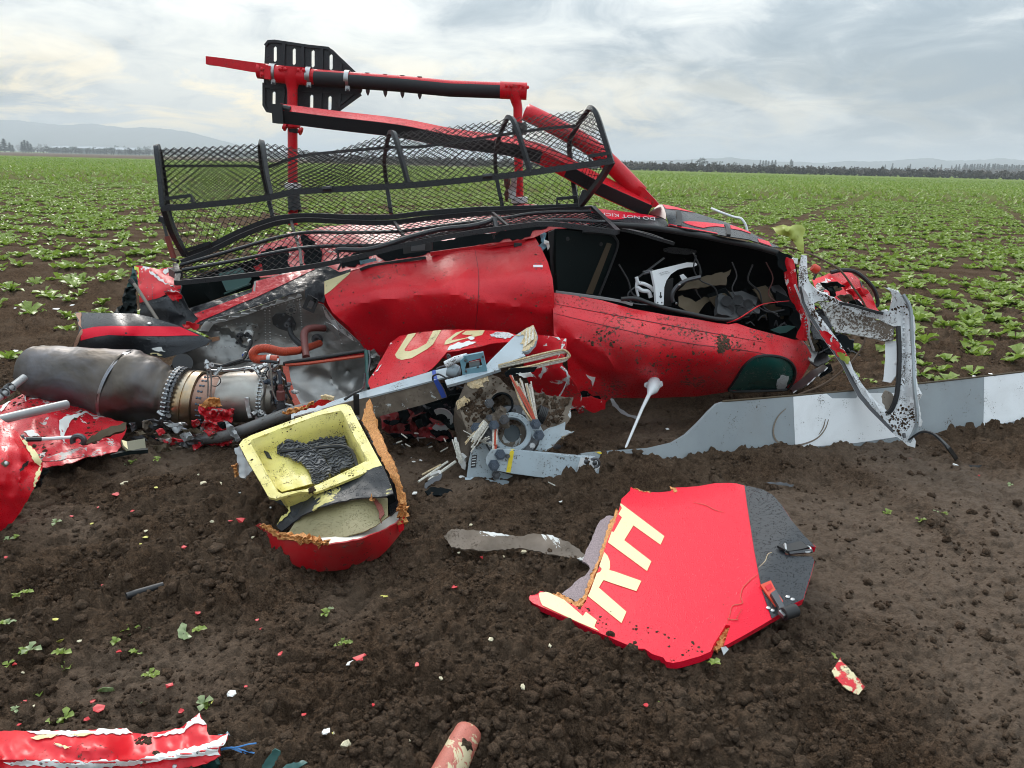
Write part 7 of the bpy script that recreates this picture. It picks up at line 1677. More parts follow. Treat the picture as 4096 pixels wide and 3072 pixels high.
# ------------------------------------------------------------------ windscreen frame
WF = thing('windscreen_frame', 'white mud spattered windscreen frame bent over the rotor blade', 'window frame', tuple(G(3550, 1790)))
def fr(nm, pts, w, mat=M_WHITEMUD, par=WF, sn=6): return tube(nm, pp([(*zG([q[:2]])[0], q[2]) for q in pts]), 0, mat, par, smooth_n=sn, sq=w, up=(0, -1, 0))
def strip(nm, L, R, mat, depth, par=WF, thick=.02, **kw): return sheet(nm, zG(L + R[::-1]), depth, mat, par, step=kw.pop('step', 12), thick=thick, **kw)
CD = zG([(850, 170, 4.76), (830, 330, 4.68), (900, 400, 4.66), (960, 590, 4.58), (1080, 740, 4.48), (1130, 860, 4.40), (1260, 1050, 4.20), (1390, 1180, 4.08), (1440, 1220, 4.03), (1478, 1060, 4.06), (1450, 850, 4.16), (1445, 560, 4.34), (1400, 420, 4.42), (1290, 345, 4.46), (1080, 440, 4.58), (1250, 490, 4.50), (1350, 620, 4.36), (1300, 850, 4.28), (1370, 1000, 4.16)])
left = strip('frame_post', [(836, 165), (822, 250), (822, 340), (838, 430), (872, 500), (930, 590), (1000, 690), (1060, 775), (1100, 860), (1150, 950), (1210, 1020), (1270, 1080), (1340, 1150), (1395, 1195)], [(868, 170), (870, 250), (880, 320), (902, 380), (912, 470), (975, 550), (1050, 650), (1100, 735), (1130, 815), (1180, 890), (1250, 975), (1320, 1035), (1350, 1055), (1345, 1085)], M_WHITEMUD, CD, thick=.05, creases=[(zG([(845, 200), (850, 350), (920, 500), (1060, 690), (1150, 870), (1290, 1040)]), -.02, 8)])
bleft = bvh_of(left)
decal('dark_outer_edge', zG([(824, 340), (840, 430), (874, 500), (932, 590), (1002, 690), (1062, 775), (1102, 860), (1152, 950), (1212, 1020), (1272, 1080), (1342, 1150), (1350, 1135), (1288, 1070), (1228, 1005), (1172, 935), (1122, 845), (1080, 765), (1020, 680), (950, 585), (890, 495), (856, 428), (838, 340)]), bleft, M_STEELDK, left, off=.004, step=10)
decal('red_paint_edge', jag(zG([(935, 580), (985, 590), (1030, 640), (1092, 735), (1098, 760), (1060, 745), (1010, 690), (960, 640)]), 3, 10, 2), bleft, M_REDCHIP, left, off=.007, step=10)
decal('primer_patch', jag(zG([(1035, 705), (1060, 700), (1100, 740), (1100, 770), (1060, 745)]), 3, 7, 3), bleft, M_PRIMER, left, off=.009, step=8)
bot = strip('frame_corner', [(1340, 1060), (1330, 1095), (1350, 1150), (1385, 1185), (1425, 1220), (1432, 1190), (1465, 1130), (1478, 1080)], [(1360, 1040), (1385, 1050), (1410, 1040), (1425, 1000), (1440, 960), (1445, 930), (1455, 900), (1462, 920)], M_WHITEMUD, CD, thick=.06, rough=.012, rscale=60)
right = strip('frame_post', [(1295, 345), (1330, 365), (1345, 400), (1330, 440), (1320, 480), (1350, 520), (1372, 580), (1378, 650), (1380, 760), (1378, 860), (1365, 960), (1340, 1030), (1350, 1060), (1400, 1060)], [(1330, 352), (1380, 375), (1420, 420), (1442, 480), (1446, 560), (1452, 640), (1448, 740), (1455, 850), (1468, 950), (1477, 1040), (1478, 1080), (1470, 1110), (1450, 1110), (1430, 1100)], M_WHITEMUD, CD, thick=.05, rough=.008, rscale=80, creases=[(zG([(1400, 480), (1405, 640), (1405, 850), (1410, 1000)]), .03, 9)])
fr('rubber_channel', [(1372, 560, 4.34), (1378, 700, 4.28), (1374, 850, 4.22), (1362, 950, 4.18), (1335, 1020, 4.17), (1310, 1040, 4.17)], (.02, .02), M_RUBBER)
fr('outer_lip', [(1400, 385, 4.40), (1438, 460, 4.36), (1446, 560, 4.31), (1452, 720, 4.24), (1462, 900, 4.11), (1478, 1060, 4.03), (1465, 1130, 4.02), (1432, 1200, 4.02)], (.012, .03), M_GREYBLADE)
cross = strip('cross_member', [(880, 310), (905, 345), (935, 372), (1000, 395), (1060, 425), (1130, 450), (1200, 470), (1250, 478), (1290, 470), (1345, 480)], [(895, 440), (930, 420), (990, 420), (1060, 455), (1130, 485), (1200, 505), (1260, 520), (1300, 540), (1345, 560), (1370, 560)], M_WHITEMUD, CD, thick=.04, rough=.01, rscale=60)
fr('cross_lip', [(1050, 432, 4.56), (1130, 448, 4.53), (1210, 470, 4.50), (1290, 490, 4.46)], (.016, .02), M_RUBBER)
strip('muddy_web', [(930, 425), (1000, 425), (1070, 460), (1200, 505), (1300, 540), (1345, 565)], [(985, 510), (1025, 590), (1100, 600), (1200, 620), (1290, 642), (1340, 630)], M_WHITEMUD2, CD, thick=.02, rough=.012, rscale=60)
strip('frame_flange', [(1300, 645), (1300, 740), (1290, 860), (1280, 862)], [(1368, 640), (1372, 740), (1362, 830), (1330, 872)], M_WHITE, [(u, v, y + .03) for u, v, y in CD], thick=.01)
sheet('torn_top', jag(zG([(1262, 340), (1290, 345), (1330, 348), (1365, 360), (1345, 372), (1300, 362)]), 5, 8, 5), 4.46, M_PRIMER, WF, step=9, rough=.02, rscale=20)
sheet('brown_scrap', jag(zG([(1300, 915), (1330, 925), (1350, 950), (1345, 1010), (1310, 1025), (1285, 985), (1280, 950)]), 3, 10, 4), 4.22, surf('dirty_beige_scrap', (.34, .29, .24), .7, mud=.4), WF, step=12, rough=.01)
fr('bolt_pin', [(1404, 1150, 4.02), (1408, 1178, 4.01)], (.012, .012), M_STEELDK, sn=1)
mud_lumps('mud_splash', bvh_of([left, right, bot, cross]), zG([(830, 180), (900, 300), (1000, 400), (1300, 480), (1440, 420), (1475, 1080), (1400, 1180), (1250, 1060), (1050, 700), (840, 430)]), 420, WF, .003, .010, 6)
# nose shell fragment in the crop behind
NF = thing('nose_shell', 'red nose shell fragment with black rim standing in front of the crop', 'shell fragment', tuple(G(3400, 1240)))
nf = sheet('red_shell', jag(zG([(895, 300), (985, 268), (1062, 258), (1112, 262), (1165, 310), (1175, 330), (1215, 375), (1245, 440), (1270, 480), (1225, 470), (1190, 452), (1120, 440), (1070, 430), (990, 400), (920, 360)]), 3, 14, 5), zG([(895, 300, 5.15), (1112, 262, 5.32), (1245, 440, 5.18), (1050, 360, 5.02), (1190, 452, 5.08)]), M_REDCHIP, NF, step=12, thick=.004, rough=.012, rscale=60)
tube('black_rim', pp([(*zG([q])[0], 5.2) for q in [(1000, 262), (1062, 250), (1130, 258), (1190, 300), (1235, 350), (1255, 400), (1258, 440), (1240, 455)]]), .014, M_RUBBER, NF, smooth_n=5, n=8)
decal('black_crack', zG([(1158, 308), (1178, 325), (1182, 370), (1170, 350)]), bvh_of(nf), M_CABLE, nf, off=.003, step=8)
decal('grey_patch', jag(zG([(900, 330), (960, 320), (975, 350), (940, 375), (905, 360)]), 4, 9, 2), bvh_of(nf), M_WHITEMUD2, nf, off=.003, step=10)
sheet('dark_inner_skin', jag(zG([(940, 372), (1010, 360), (1120, 400), (1200, 450), (1120, 460), (1000, 420)]), 4, 14, 8), 5.0, M_DARK, NF, step=14, rough=.02)
kb = thing('control_knob', 'small bright red knob beside the top of the white frame', 'knob', tuple(P(*zG([(912, 262)])[0], 4.72)))
mesh_obj('knob', *lathe_geo(P(*zG([(898, 232)])[0], 4.70), P(*zG([(930, 252)])[0], 4.70), [(0, .004), (0, .022), (.15, .026), (.85, .026), (1, .022), (1, .004)], 16), M_ORANGE, kb); mesh_obj('lever', *tube_geo(pp([(*zG([(928, 252)])[0], 4.70), (*zG([(905, 300)])[0], 4.74)]), .008, 8), M_STEELDK, kb)
wl_ = tube('bent_wire', pp([(*zG([q[:2]])[0], q[2]) for q in [(740, 118, 4.9), (860, 150, 4.8), (960, 195, 4.75), (1050, 250, 4.7), (1120, 340, 4.7), (1190, 450, 4.7), (1200, 560, 4.66), (1170, 680, 4.6), (1080, 790, 4.55), (960, 880, 4.5), (820, 938, 4.5)]]), .0065, surf('brown_wire', (.10, .06, .035), .6), None, smooth_n=6, n=6); setp(wl_, 'thin brown wire looping from the nose down behind the blade', 'wire')
cord = tube('rubber_strip', pp([(*zG([q[:2]])[0], q[2]) for q in [(1432, 1188, 4.02), (1470, 1160, 4.0), (1510, 1142, 3.98), (1560, 1152, 3.95), (1610, 1190, 3.9), (1660, 1245, 3.82)]] + [(*zG([q])[0], G(*zG([q])[0], .03).y) for q in [(1700, 1300), (1750, 1335), (1820, 1340), (1880, 1325), (1922, 1318)]]), 0, M_RUBBER, None, smooth_n=5, sq=(.022, .010)); setp(cord, 'flat black rubber strip trailing over the mud right of the white frame', 'strip')

# panel seams, rivets and belts on the hull
M_SEAM = surf('dark_panel_seam', (.10, .004, .008), .6)
for pl, bv, par in (([(150, 590), (400, 650), (800, 738), (1200, 792), (1320, 830)], bfr, fr_), ([(150, 540), (500, 606), (900, 680), (1250, 742)], bfr, fr_)): decal('panel_seam', zD(band(pl, 1.6)), bv, M_SEAM, par, off=.0025, step=9, thick=.001)
decal('panel_seam', band([(1900, 1000), (1915, 1100), (1912, 1210), (1900, 1330)], 1.3), brear, M_SEAM, rear, off=.0025, step=9, thick=.001)
q_ = rivet_row([(2130, 975), (2180, 1060), (2200, 1150), (2204, 1290)], 26, brear, .0042, .5); rivet_row([(1440, 1085), (1610, 1046), (1710, 1044), (1910, 1006), (2120, 966)], 40, brear, .0042, .5, q_); setp(q_.out('rivets', M_RED, rear), kind='stuff')
q_ = rivet_row(zD([(165, 500), (400, 540), (750, 622), (1050, 668), (1320, 728)]), 56, bfr, .0042, .5); rivet_row(zD([(240, 1000), (450, 1008), (800, 1005), (1040, 980)]), 40, bfr, .0042, .5, q_); setp(q_.out('rivets', M_RED, fr_), kind='stuff')
for k, (q, r, m) in enumerate((([(360, 230), (400, 300), (420, 360), (470, 385)], .010, M_CABLE), ([(700, 190), (690, 250), (720, 300), (780, 330), (800, 380)], .008, M_CABLE), ([(860, 220), (880, 280), (860, 340), (900, 400)], .007, M_STEELDK), ([(950, 230), (930, 300), (980, 350), (1000, 420), (1060, 450)], .009, M_CABLE), ([(1010, 220), (1040, 290), (1020, 360), (1060, 400)], .006, M_HOSEMAR), ([(820, 400), (880, 380), (960, 410), (1020, 440), (1090, 430)], .010, M_CABLE), ([(430, 330), (400, 360), (420, 400), (520, 410)], .008, M_STEELDK))): tube('wire_bundle', pp([(*zR([p_])[0], 4.95 + .04 * (k % 3)) for p_ in q]), r * .6, m, HELI, smooth_n=5, n=6)
for q in ([(690, 180), (720, 260), (700, 340), (740, 400)], [(560, 200), (480, 260), (440, 290)]): tube('seat_belt', pp([(*zR([p_])[0], 5.15) for p_ in q]), 0, surf('grey_webbing', (.10, .10, .10), .8, mud=.2), HELI, smooth_n=5, sq=(.045, .004))
M_PANELGREY = surf('instrument_grey', (.055, .057, .06), .55, mud=.35)
sheet('instrument_panel', jag(zR([(800, 360), (900, 345), (975, 380), (960, 440), (880, 465), (795, 445)]), 3, 16, 4), zR([(800, 360, 5.0), (975, 380, 5.08), (880, 465, 4.92)]), M_PANELGREY, HELI, step=18, thick=.04)
for q in ((835, 390), (885, 385), (930, 405), (850, 430), (905, 435)): mesh_obj('instrument_bezel', *lathe_geo(P(*zR([q])[0], 4.97), P(*zR([q])[0], 4.93), [(0, .034), (1, .034), (1, .027), (.6, .027), (.6, .001)], 16), M_CABLE, HELI)
mud_lumps('mud_splash', bhub, zX([(120, 490), (300, 320), (440, 400), (740, 440), (690, 580), (520, 600), (300, 680)]), 420, RH, .005, .018, 15)

nq = random.Random(55)
for k in range(22):     # crushed nose structure behind the white frame
    u = nq.uniform(880, 1180); v = nq.uniform(330, 700) if u < 1080 else nq.uniform(330, 520); w = nq.uniform(22, 75); h = nq.uniform(14, 45)
    q = [(u - w, v - h * nq.uniform(.3, 1)), (u + w * .3, v - h), (u + w, v + h * nq.uniform(-.4, .6)), (u - w * .3, v + h)]
    sheet('crushed_nose_piece', jag(zG(q), 5, 12, k + 60), lambda a, b, Y0=nq.uniform(4.86, 5.0), t=nq.uniform(-.6, .6), u0=u / 1.3824 + 2600: Y0 + t * (a - u0) / 900, nq.choice([M_DARK, M_DARK, M_BLACKP, M_REDCHIP, M_STEELDK, M_BROWNTRIM, M_DARKGRN]), HELI, step=13, thick=.006, rough=.03, rscale=40, seed=k)
for k in range(8):
    u = nq.uniform(880, 1100); v = nq.uniform(420, 700); tube('loose_wire', pp([(*zG([(u + j * nq.uniform(-20, 30), v + j * nq.uniform(5, 30))])[0], 4.82) for j in range(4)]), .005, nq.choice([M_CABLE, M_STEELDK, M_HOSEMAR]), HELI, smooth_n=4, n=5)

# ------------------------------------------------------------------ yellow intake box
TB = thing('intake_box', 'pale yellow intake box in a torn red fairing half buried in mud', 'intake box', tuple(G(1290, 2270)))
rimP = plane3((*zT([(80, 250)])[0], 3.30), (*zT([(650, 55)])[0], 3.50), (*zT([(820, 380)])[0], 3.06))
def rp(q):
    u, v = zT([q])[0]; return np.array(P(u, v, float(rimP(np.array([u]), np.array([v]))[0])))
o1 = rp((80, 250)); o2 = rp((650, 55)); o3 = rp((820, 380)); nrm_ = np.cross(o2 - o1, o3 - o1); nrm_ /= np.linalg.norm(nrm_)
if nrm_ @ (np.array(CPOS) - o1) < 0: nrm_ = -nrm_
rim_o = [(75, 262), (95, 235), (140, 212), (400, 115), (600, 52), (640, 47), (665, 60), (740, 205), (815, 345), (835, 380), (780, 395), (620, 460), (480, 515), (400, 510), (270, 548), (230, 540), (180, 450), (120, 350)]
rim_i = [(132, 250), (145, 235), (300, 175), (500, 105), (612, 82), (625, 95), (690, 230), (755, 345), (740, 352), (620, 412), (500, 470), (430, 498), (300, 520), (275, 510), (220, 410), (160, 300)]
rim = sheet('tub_rim', zT(rim_o), rimP, M_YELLOW, TB, step=12, thick=.012, holes=[zT(rim_i)], rough=.004, rscale=60)
cen = np.mean([rp(q) for q in rim_i], axis=0)
top = [rp(q) for q in rim_i]
DEEP = .17
bot_ = [cen + (p - cen) * .84 - nrm_ * DEEP for p in top]
mid_ = [cen + (p - cen) * .93 - nrm_ * DEEP * .5 for p in top]
n_ = len(top); Vt = top + mid_ + bot_ + [cen - nrm_ * DEEP]
Ft = [(k * n_ + i, k * n_ + (i + 1) % n_, (k + 1) * n_ + (i + 1) % n_, (k + 1) * n_ + i) for k in range(2) for i in range(n_)] + [(2 * n_ + i, 2 * n_ + (i + 1) % n_, 3 * n_) for i in range(n_)]
tub = mesh_obj('tub', Vt, Ft, M_YELLOW, TB, sharp=30); solid(tub, .006, 1)
flP = plane_depth(cen - nrm_ * (DEEP - .015), nrm_)
# the left slope that rises to the torn filter edge
sheet('tub_dented_floor', zT([(150, 262), (275, 240), (290, 310), (360, 335), (430, 390), (470, 465), (300, 512), (270, 490), (215, 390)]), plane_depth(cen - nrm_ * .085, nrm_), M_YELLOW, TB, step=12, thick=.004, rough=.012, rscale=80)
# pleated filter
def pleat(poly, ang, per, amp, d0, seed):
    df = plane_depth(cen - nrm_ * d0, nrm_); ca, sa = math.cos(ang), math.sin(ang)
    def f(u, v):
        w = 10 * pnoise(u / 46, v / 46, seed) + 4 * pnoise(u / 15, v / 15, seed + 2)
        ph = (u * ca + v * sa + w * 1.4) / per * 6.2832
        return df(u, v) - amp * np.sin(ph)
    return f
flt = sheet('air_filter', zT([(278, 248), (300, 240), (400, 250), (450, 275), (520, 330), (560, 390), (545, 430), (490, 468), (470, 462), (450, 410), (400, 355), (330, 325), (275, 305)]), pleat(0, 1.25, 10, .010, .072, 3), M_FILTER, TB, step=2.9, thick=.01, rough=.02, rscale=60)
sheet('air_filter', zT([(430, 250), (500, 232), (628, 222), (690, 362), (620, 395), (560, 430), (540, 340), (470, 285)]), pleat(0, 1.4, 10, .009, .115, 9), M_FILTER, TB, step=2.9, thick=.01)
for pl in ([(275, 240), (400, 230), (630, 218), (695, 360)],):
    tube('filter_frame', [rp(q) - nrm_ * (.10 if k < 2 else .06) for k, q in enumerate(pl)] if False else [rp(q) - nrm_ * .068 for q in pl], .008, M_RUBBER, TB, smooth_n=5, n=6)
sheet('small_label', zT([(203, 294), (228, 300), (248, 336), (222, 330)]), plane_depth(cen - nrm_ * .075, nrm_), M_RUBBER, TB, step=10, thick=.004)
# black scuffed face and khaki underside
bf = sheet('scuffed_face', jag(zT([(240, 545), (400, 512), (440, 520), (620, 462), (785, 385), (832, 372), (845, 400), (870, 460), (890, 520), (850, 535), (700, 545), (560, 575), (480, 600), (400, 640), (350, 680), (300, 720), (270, 690), (300, 640), (340, 620), (330, 590), (290, 575)]), 2, 14, 4), zT([(240, 545, 3.08), (620, 462, 3.03), (832, 372, 3.03), (890, 520, 2.88), (560, 575, 2.86), (400, 640, 2.88), (300, 720, 2.92), (440, 560, 2.96), (380, 560, 3.02)]), M_YELLOWBLK, TB, step=11, thick=.006, rough=.008, rscale=60, creases=[(zT([(440, 520), (420, 580), (370, 640)]), .03, 12)])
bbf = bvh_of(bf)
decal('torn_yellow_edge', jag(zT([(300, 600), (345, 590), (350, 620), (310, 660), (272, 690), (262, 665), (305, 640)]), 4, 8, 5), bbf, M_YELLOW, bf, off=.005, step=8)
kh = sheet('khaki_underside', zT([(330, 735), (380, 660), (440, 615), (520, 585), (640, 562), (760, 548), (860, 545), (862, 640), (800, 690), (740, 720), (640, 748), (540, 760), (400, 748)]), zT([(330, 735, 2.86), (440, 615, 2.92), (860, 545, 2.93), (862, 640, 2.84), (640, 748, 2.74), (560, 650, 2.84)]), M_KHAKI, TB, step=12, thick=.005)
decal('loose_red_tongue', jag(zT([(765, 545), (790, 548), (830, 590), (845, 640), (820, 675), (812, 620), (790, 575)]), 2, 9, 4), bvh_of([bf, kh]), surf('dark_red_weave', (.20, .05, .035), .7, grain=.5, gscale=300), TB, off=.012, step=9, thick=.004)
decal('tongue_fray', jag(zT([(762, 548), (775, 540), (805, 555), (790, 575)]), 4, 6, 4), bvh_of([bf, kh]), M_HONEY, TB, off=.02, step=7, thick=.004)
# red outer fairing with white inner lip and honeycomb edges
rdf = zT([(165, 690, 3.02), (350, 750, 2.78), (550, 790, 2.66), (750, 760, 2.70), (940, 640, 2.92), (200, 790, 2.96), (330, 890, 2.80), (500, 930, 2.745), (700, 900, 2.79), (850, 830, 2.87), (920, 740, 2.93)])
rd = sheet('red_fairing', jag(zT([(162, 690), (180, 680), (250, 720), (350, 748), (470, 770), (550, 792), (700, 768), (820, 725), (905, 680), (945, 640), (950, 700), (920, 745), (875, 800), (820, 855), (720, 905), (620, 925), (500, 935), (400, 915), (300, 865), (210, 795), (165, 715)]), 2, 20, 4), rdf, surf('scraped_muddy_red', (.46, .008, .014), .30, mud=.40, mudscale=3.0, smear=.45, dent=.1), TB, step=13, thick=.006)
brd = bvh_of(rd)
wl2 = sheet('white_inner_lip', zT([(455, 758), (560, 752), (680, 735), (800, 690), (860, 650), (915, 610), (925, 625), (915, 660), (890, 690), (820, 725), (700, 768), (555, 790), (520, 780)]), zT([(455, 758, 2.74), (680, 735, 2.78), (915, 610, 2.97), (890, 690, 2.90), (700, 768, 2.70), (555, 790, 2.668)]), surf('off_white_lip', (.62, .58, .52), .5, mud=.1), TB, step=12, thick=.006)
sheet('pink_weave', zT([(830, 665), (870, 640), (925, 590), (920, 612), (870, 650), (835, 680)]), 2.965, surf('orange_pink_weave', (.50, .17, .10), .7, grain=.5, gscale=250), TB, step=10, thick=.004)
hc = Buf()
sheet('honeycomb_edge', jag(zT([(180, 690), (220, 695), (300, 735), (400, 748), (470, 765), (545, 780), (550, 795), (470, 790), (380, 770), (290, 765), (240, 730)]), 5, 7, 3), [(u, v, y - .012) for u, v, y in rdf], M_HONEY, TB, step=7, thick=.02, rough=.02, rscale=9)
sheet('honeycomb_edge', jag(zT([(905, 600), (930, 575), (960, 600), (962, 625), (940, 680), (915, 690), (925, 640)]), 5, 7, 3), 2.90, M_HONEY, TB, step=7, thick=.02, rough=.02, rscale=9)
sheet('red_drip', zT([(915, 690), (948, 640), (945, 715), (920, 725)]), 2.90, M_RED, TB, step=12, thick=.01)
# tall honeycomb strip along the right side with a black back
sd = zT([(740, 90, 3.42), (765, 20, 3.48), (800, 200, 3.30), (870, 330, 3.12), (920, 450, 3.0), (945, 580, 2.93), (820, 260, 3.22)])
sheet('torn_side_strip', jag(zT([(722, 135), (735, 90), (745, 50), (766, 18), (775, 60), (800, 150), (835, 240), (885, 340), (915, 420), (940, 520), (948, 590), (930, 600), (915, 560), (900, 480), (860, 400), (800, 290), (760, 190)]), 4, 9, 3), sd, M_HONEY, TB, step=9, thick=.018, rough=.004, rscale=8)
sheet('black_side', zT([(722, 138), (760, 165), (800, 280), (850, 380), (895, 460), (918, 560), (905, 605), (875, 640), (862, 560), (890, 522), (870, 460), (840, 395), (790, 280)]), [(u, v, y + .03) for u, v, y in sd], M_BLACKP, TB, step=14, thick=.01)
sheet('fold_liner', zT([(855, 540), (890, 525), (905, 560), (880, 620), (865, 640)]), 2.98, M_DARK, TB, step=14, thick=.01)
sheet('grey_torn_skin', jag(zT([(50, 280), (75, 270), (110, 340), (145, 400), (105, 440), (80, 435), (65, 360)]), 5, 9, 6), zT([(50, 280, 3.42), (145, 400, 3.2), (105, 440, 3.2)]), M_GREYEDGE, TB, step=10, thick=.005, rough=.012, rscale=30)
sheet('frayed_honeycomb', jag(zT([(35, 370), (60, 360), (75, 420), (60, 435), (45, 400)]), 6, 7, 6), 3.3, M_HONEY, TB, step=8, thick=.01, rough=.02, rscale=12)
sheet('cream_block', jag(zT([(505, 5), (535, 3), (575, 14), (572, 30), (510, 22)]), 2, 7, 2), 3.66, M_FIBRE, TB, step=9, thick=.02)
sheet('red_skin_strip', jag(zT([(305, 95), (380, 65), (440, 55), (500, 25), (580, 28), (540, 45), (430, 80), (330, 105)]), 4, 12, 2), 3.68, M_RED, TB, step=12, thick=.005); sheet('frayed_honeycomb', jag(zT([(303, 98), (340, 75), (400, 68), (470, 32), (465, 52), (400, 82), (330, 104)]), 4, 7, 9), 3.665, M_HONEY, TB, step=7, thick=.01, rough=.02, rscale=10)
mud_lumps('mud_splash', bvh_of([rim, tub]), zT(rim_o), 90, TB, .002, .007, 3)
mesh_obj('mud_clod', *(lambda V0, F0: (V0 * .016 * (1 + .3 * np.sin(V0[:, :1] * 7)) + rp((462, 505)), F0))(*ico(2)), M_CLOD, TB)

# ------------------------------------------------------------------ red door panel with lettering
DP = thing('door_panel', 'flat red and black panel with broken cream lettering lying on the soil', 'panel', tuple(G(2700, 2560)))
rpP = plane3((2113, 2398, 2.50), (2691, 2645, 2.10), (2975, 1945, 3.06))
def bent(u, v):
    y = rpP(u, v); q = np.stack([np.asarray(u, float), np.asarray(v, float)], -1)
    # gentle fold towards the latch side and a curled upper edge
    a, b = np.array(zQ([(1380, 1290)])[0]), np.array(zQ([(1780, 680)])[0]); d = (b - a) / np.linalg.norm(b - a); n = np.array((-d[1], d[0]))
    s = (q - a) @ n; s = s if True else s
    y = y + .00028 * np.clip(s, 0, 1e9) * 1.0
    t = np.clip((2010 - q[:, 1] + 30 * np.sin(q[:, 0] / 130)) / 80, 0, 2) * (q[:, 0] < 2960)
    return y + .035 * t ** 1.5
pq = [(780, 88), (800, 100), (870, 122), (980, 128), (1070, 120), (1110, 92), (1180, 90), (1280, 82), (1400, 60), (1500, 58), (1560, 62), (1616, 78), (1700, 95), (1760, 112), (1830, 150), (1900, 230), (1970, 340), (2060, 450), (2145, 530), (2100, 528), (2060, 520), (1890, 512), (1925, 585), (2000, 600), (2120, 600), (2135, 640), (2110, 740), (2065, 880), (2055, 920), (1980, 955), (1880, 1030), (1815, 1065), (1740, 1110), (1600, 1190), (1490, 1250), (1465, 1258), (1500, 1150), (1515, 1110), (1480, 1105), (1440, 1170), (1390, 1250), (1370, 1300), (1290, 1335), (1150, 1375), (1090, 1385), (1040, 1375), (1020, 1345), (940, 1320), (880, 1280), (820, 1280), (780, 1262), (620, 1195), (540, 1160), (300, 1050), (130, 975), (60, 945), (22, 912), (60, 852), (110, 855), (180, 870), (260, 905), (320, 940), (410, 985), (450, 930), (480, 850), (540, 700), (600, 500), (650, 380), (690, 270), (712, 175), (750, 140), (775, 115)]
dp = sheet('panel_skin', zQ(pq), bent, M_REDWET, DP, step=16, thick=.026)
bdp = bvh_of(dp)
decal('black_paint_area', zQ([(1618, 80), (1700, 97), (1760, 114), (1828, 152), (1898, 232), (1968, 342), (2058, 452), (2140, 530), (2060, 524), (1888, 516), (1922, 590), (2000, 604), (2118, 604), (2132, 640), (2107, 740), (2062, 880), (2052, 918), (1978, 952), (1880, 1026), (1818, 1062), (1790, 980), (1745, 850), (1720, 720), (1690, 560), (1662, 380), (1640, 240)]), bdp, M_BLACKP, dp, off=.003, step=18)
LT = [
 [(706, 212), (1028, 455), (1000, 518), (800, 375), (732, 485), (932, 640), (900, 712), (612, 500), (640, 420), (655, 425), (716, 316), (678, 288)],
 [(585, 572), (610, 600), (626, 640), (628, 680), (622, 705), (660, 715), (858, 785), (822, 860), (640, 800), (580, 778), (565, 800), (545, 835), (748, 1012), (712, 1096), (464, 896), (480, 865), (540, 700)],
 [(102, 880), (125, 858), (180, 872), (250, 905), (290, 925), (428, 1045), (450, 1012), (530, 1075), (512, 1122), (548, 1155), (400, 1092), (130, 965), (112, 930)]]
for q in LT: decal('cream_letter', zQ(q), bdp, M_CREAM, dp, off=.003, step=14)
cr = sheet('core_weave', jag(zQ([(665, 305), (600, 302), (555, 335), (520, 400), (470, 520), (420, 635), (470, 665), (480, 690), (440, 745), (385, 775), (300, 850), (270, 875), (330, 905), (400, 950), (430, 940), (470, 880), (540, 720), (620, 440)]), 3, 14, 2), lambda u, v: bent(u, v) + .016, M_WEAVE, DP, step=14, thick=.008)
for q, s in (([(668, 250), (690, 262), (670, 340), (640, 420), (600, 520), (570, 600), (530, 700), (490, 810), (455, 900), (430, 960), (380, 935), (440, 880), (460, 800), (510, 690), (545, 600), (580, 500), (610, 380), (645, 320)], 1), ([(205, 870), (260, 870), (330, 915), (400, 940), (430, 975), (400, 970), (300, 940), (240, 900)], 2), ([(1065, 82), (1110, 95), (1125, 120), (1095, 118)], 3), ([(800, 98), (880, 120), (930, 126), (880, 126)], 4)):
    sheet('honeycomb_core', jag(zQ(q), 5, 8, s), lambda u, v: bent(u, v) + (.004 if s < 3 else -.004), M_HONEY, DP, step=9, thick=.014, rough=.008, rscale=9)
sheet('honeycomb_core', jag(zQ([(1482, 1108), (1512, 1112), (1500, 1170), (1460, 1258), (1410, 1290), (1378, 1290), (1400, 1240), (1440, 1180)]), 3, 8, 7), lambda u, v: bent(u, v) + .014, M_HONEY, DP, step=8, thick=.014, rough=.012, rscale=9)
sheet('grey_tape_scrap', zQ([(1445, 1270), (1480, 1262), (1503, 1285), (1465, 1328)]), lambda u, v: bent(u, v) + .005, M_GREYEDGE, DP, step=12, thick=.003)
for pl, w in (([(1715, 740), (1670, 770), (1640, 800), (1605, 840), (1590, 900), (1600, 950), (1530, 970), (1510, 1040), (1490, 1100)], 3), ([(1490, 1058), (1520, 1070), (1575, 1070), (1560, 1060), (1600, 990)], 3), ([(1240, 205), (1330, 225), (1400, 260), (1470, 280)], 1.5), ([(1720, 690), (1770, 640), (1790, 590), (1820, 575)], 2)):
    decal('crack', zQ(band(pl, w)), bdp, M_HOSERED if pl[0][0] != 1720 else M_FIBRE, dp, off=.0035, step=8, thick=.001)
mud_lumps('mud_splash', bdp, zQ([(300, 1000), (700, 1200), (1050, 1380), (1350, 1300), (1000, 1150), (500, 960)]), 70, dp, .002, .007, 4)
def onp(q, off=0.0):
    u, v = zQ([q])[0]; p = np.array(P(u, v, float(bent(np.array([u]), np.array([v]))[0]))); return p
pn = np.cross(onp((1600, 600)) - onp((1000, 600)), onp((1000, 1000)) - onp((1000, 600))); pn /= np.linalg.norm(pn)
if pn @ (np.array(CPOS) - onp((1000, 600))) < 0: pn = -pn
la = sheet('latch_body', zQ([(1735, 808), (1812, 776), (1850, 850), (1905, 930), (1850, 965), (1800, 900)]), lambda u, v: bent(u, v) - .012, M_ORANGE, DP, step=14, thick=.016)
decal('latch_recess', zQ([(1768, 825), (1810, 800), (1825, 830), (1790, 858)]), bvh_of(la), M_RED, la, off=.002, step=9)
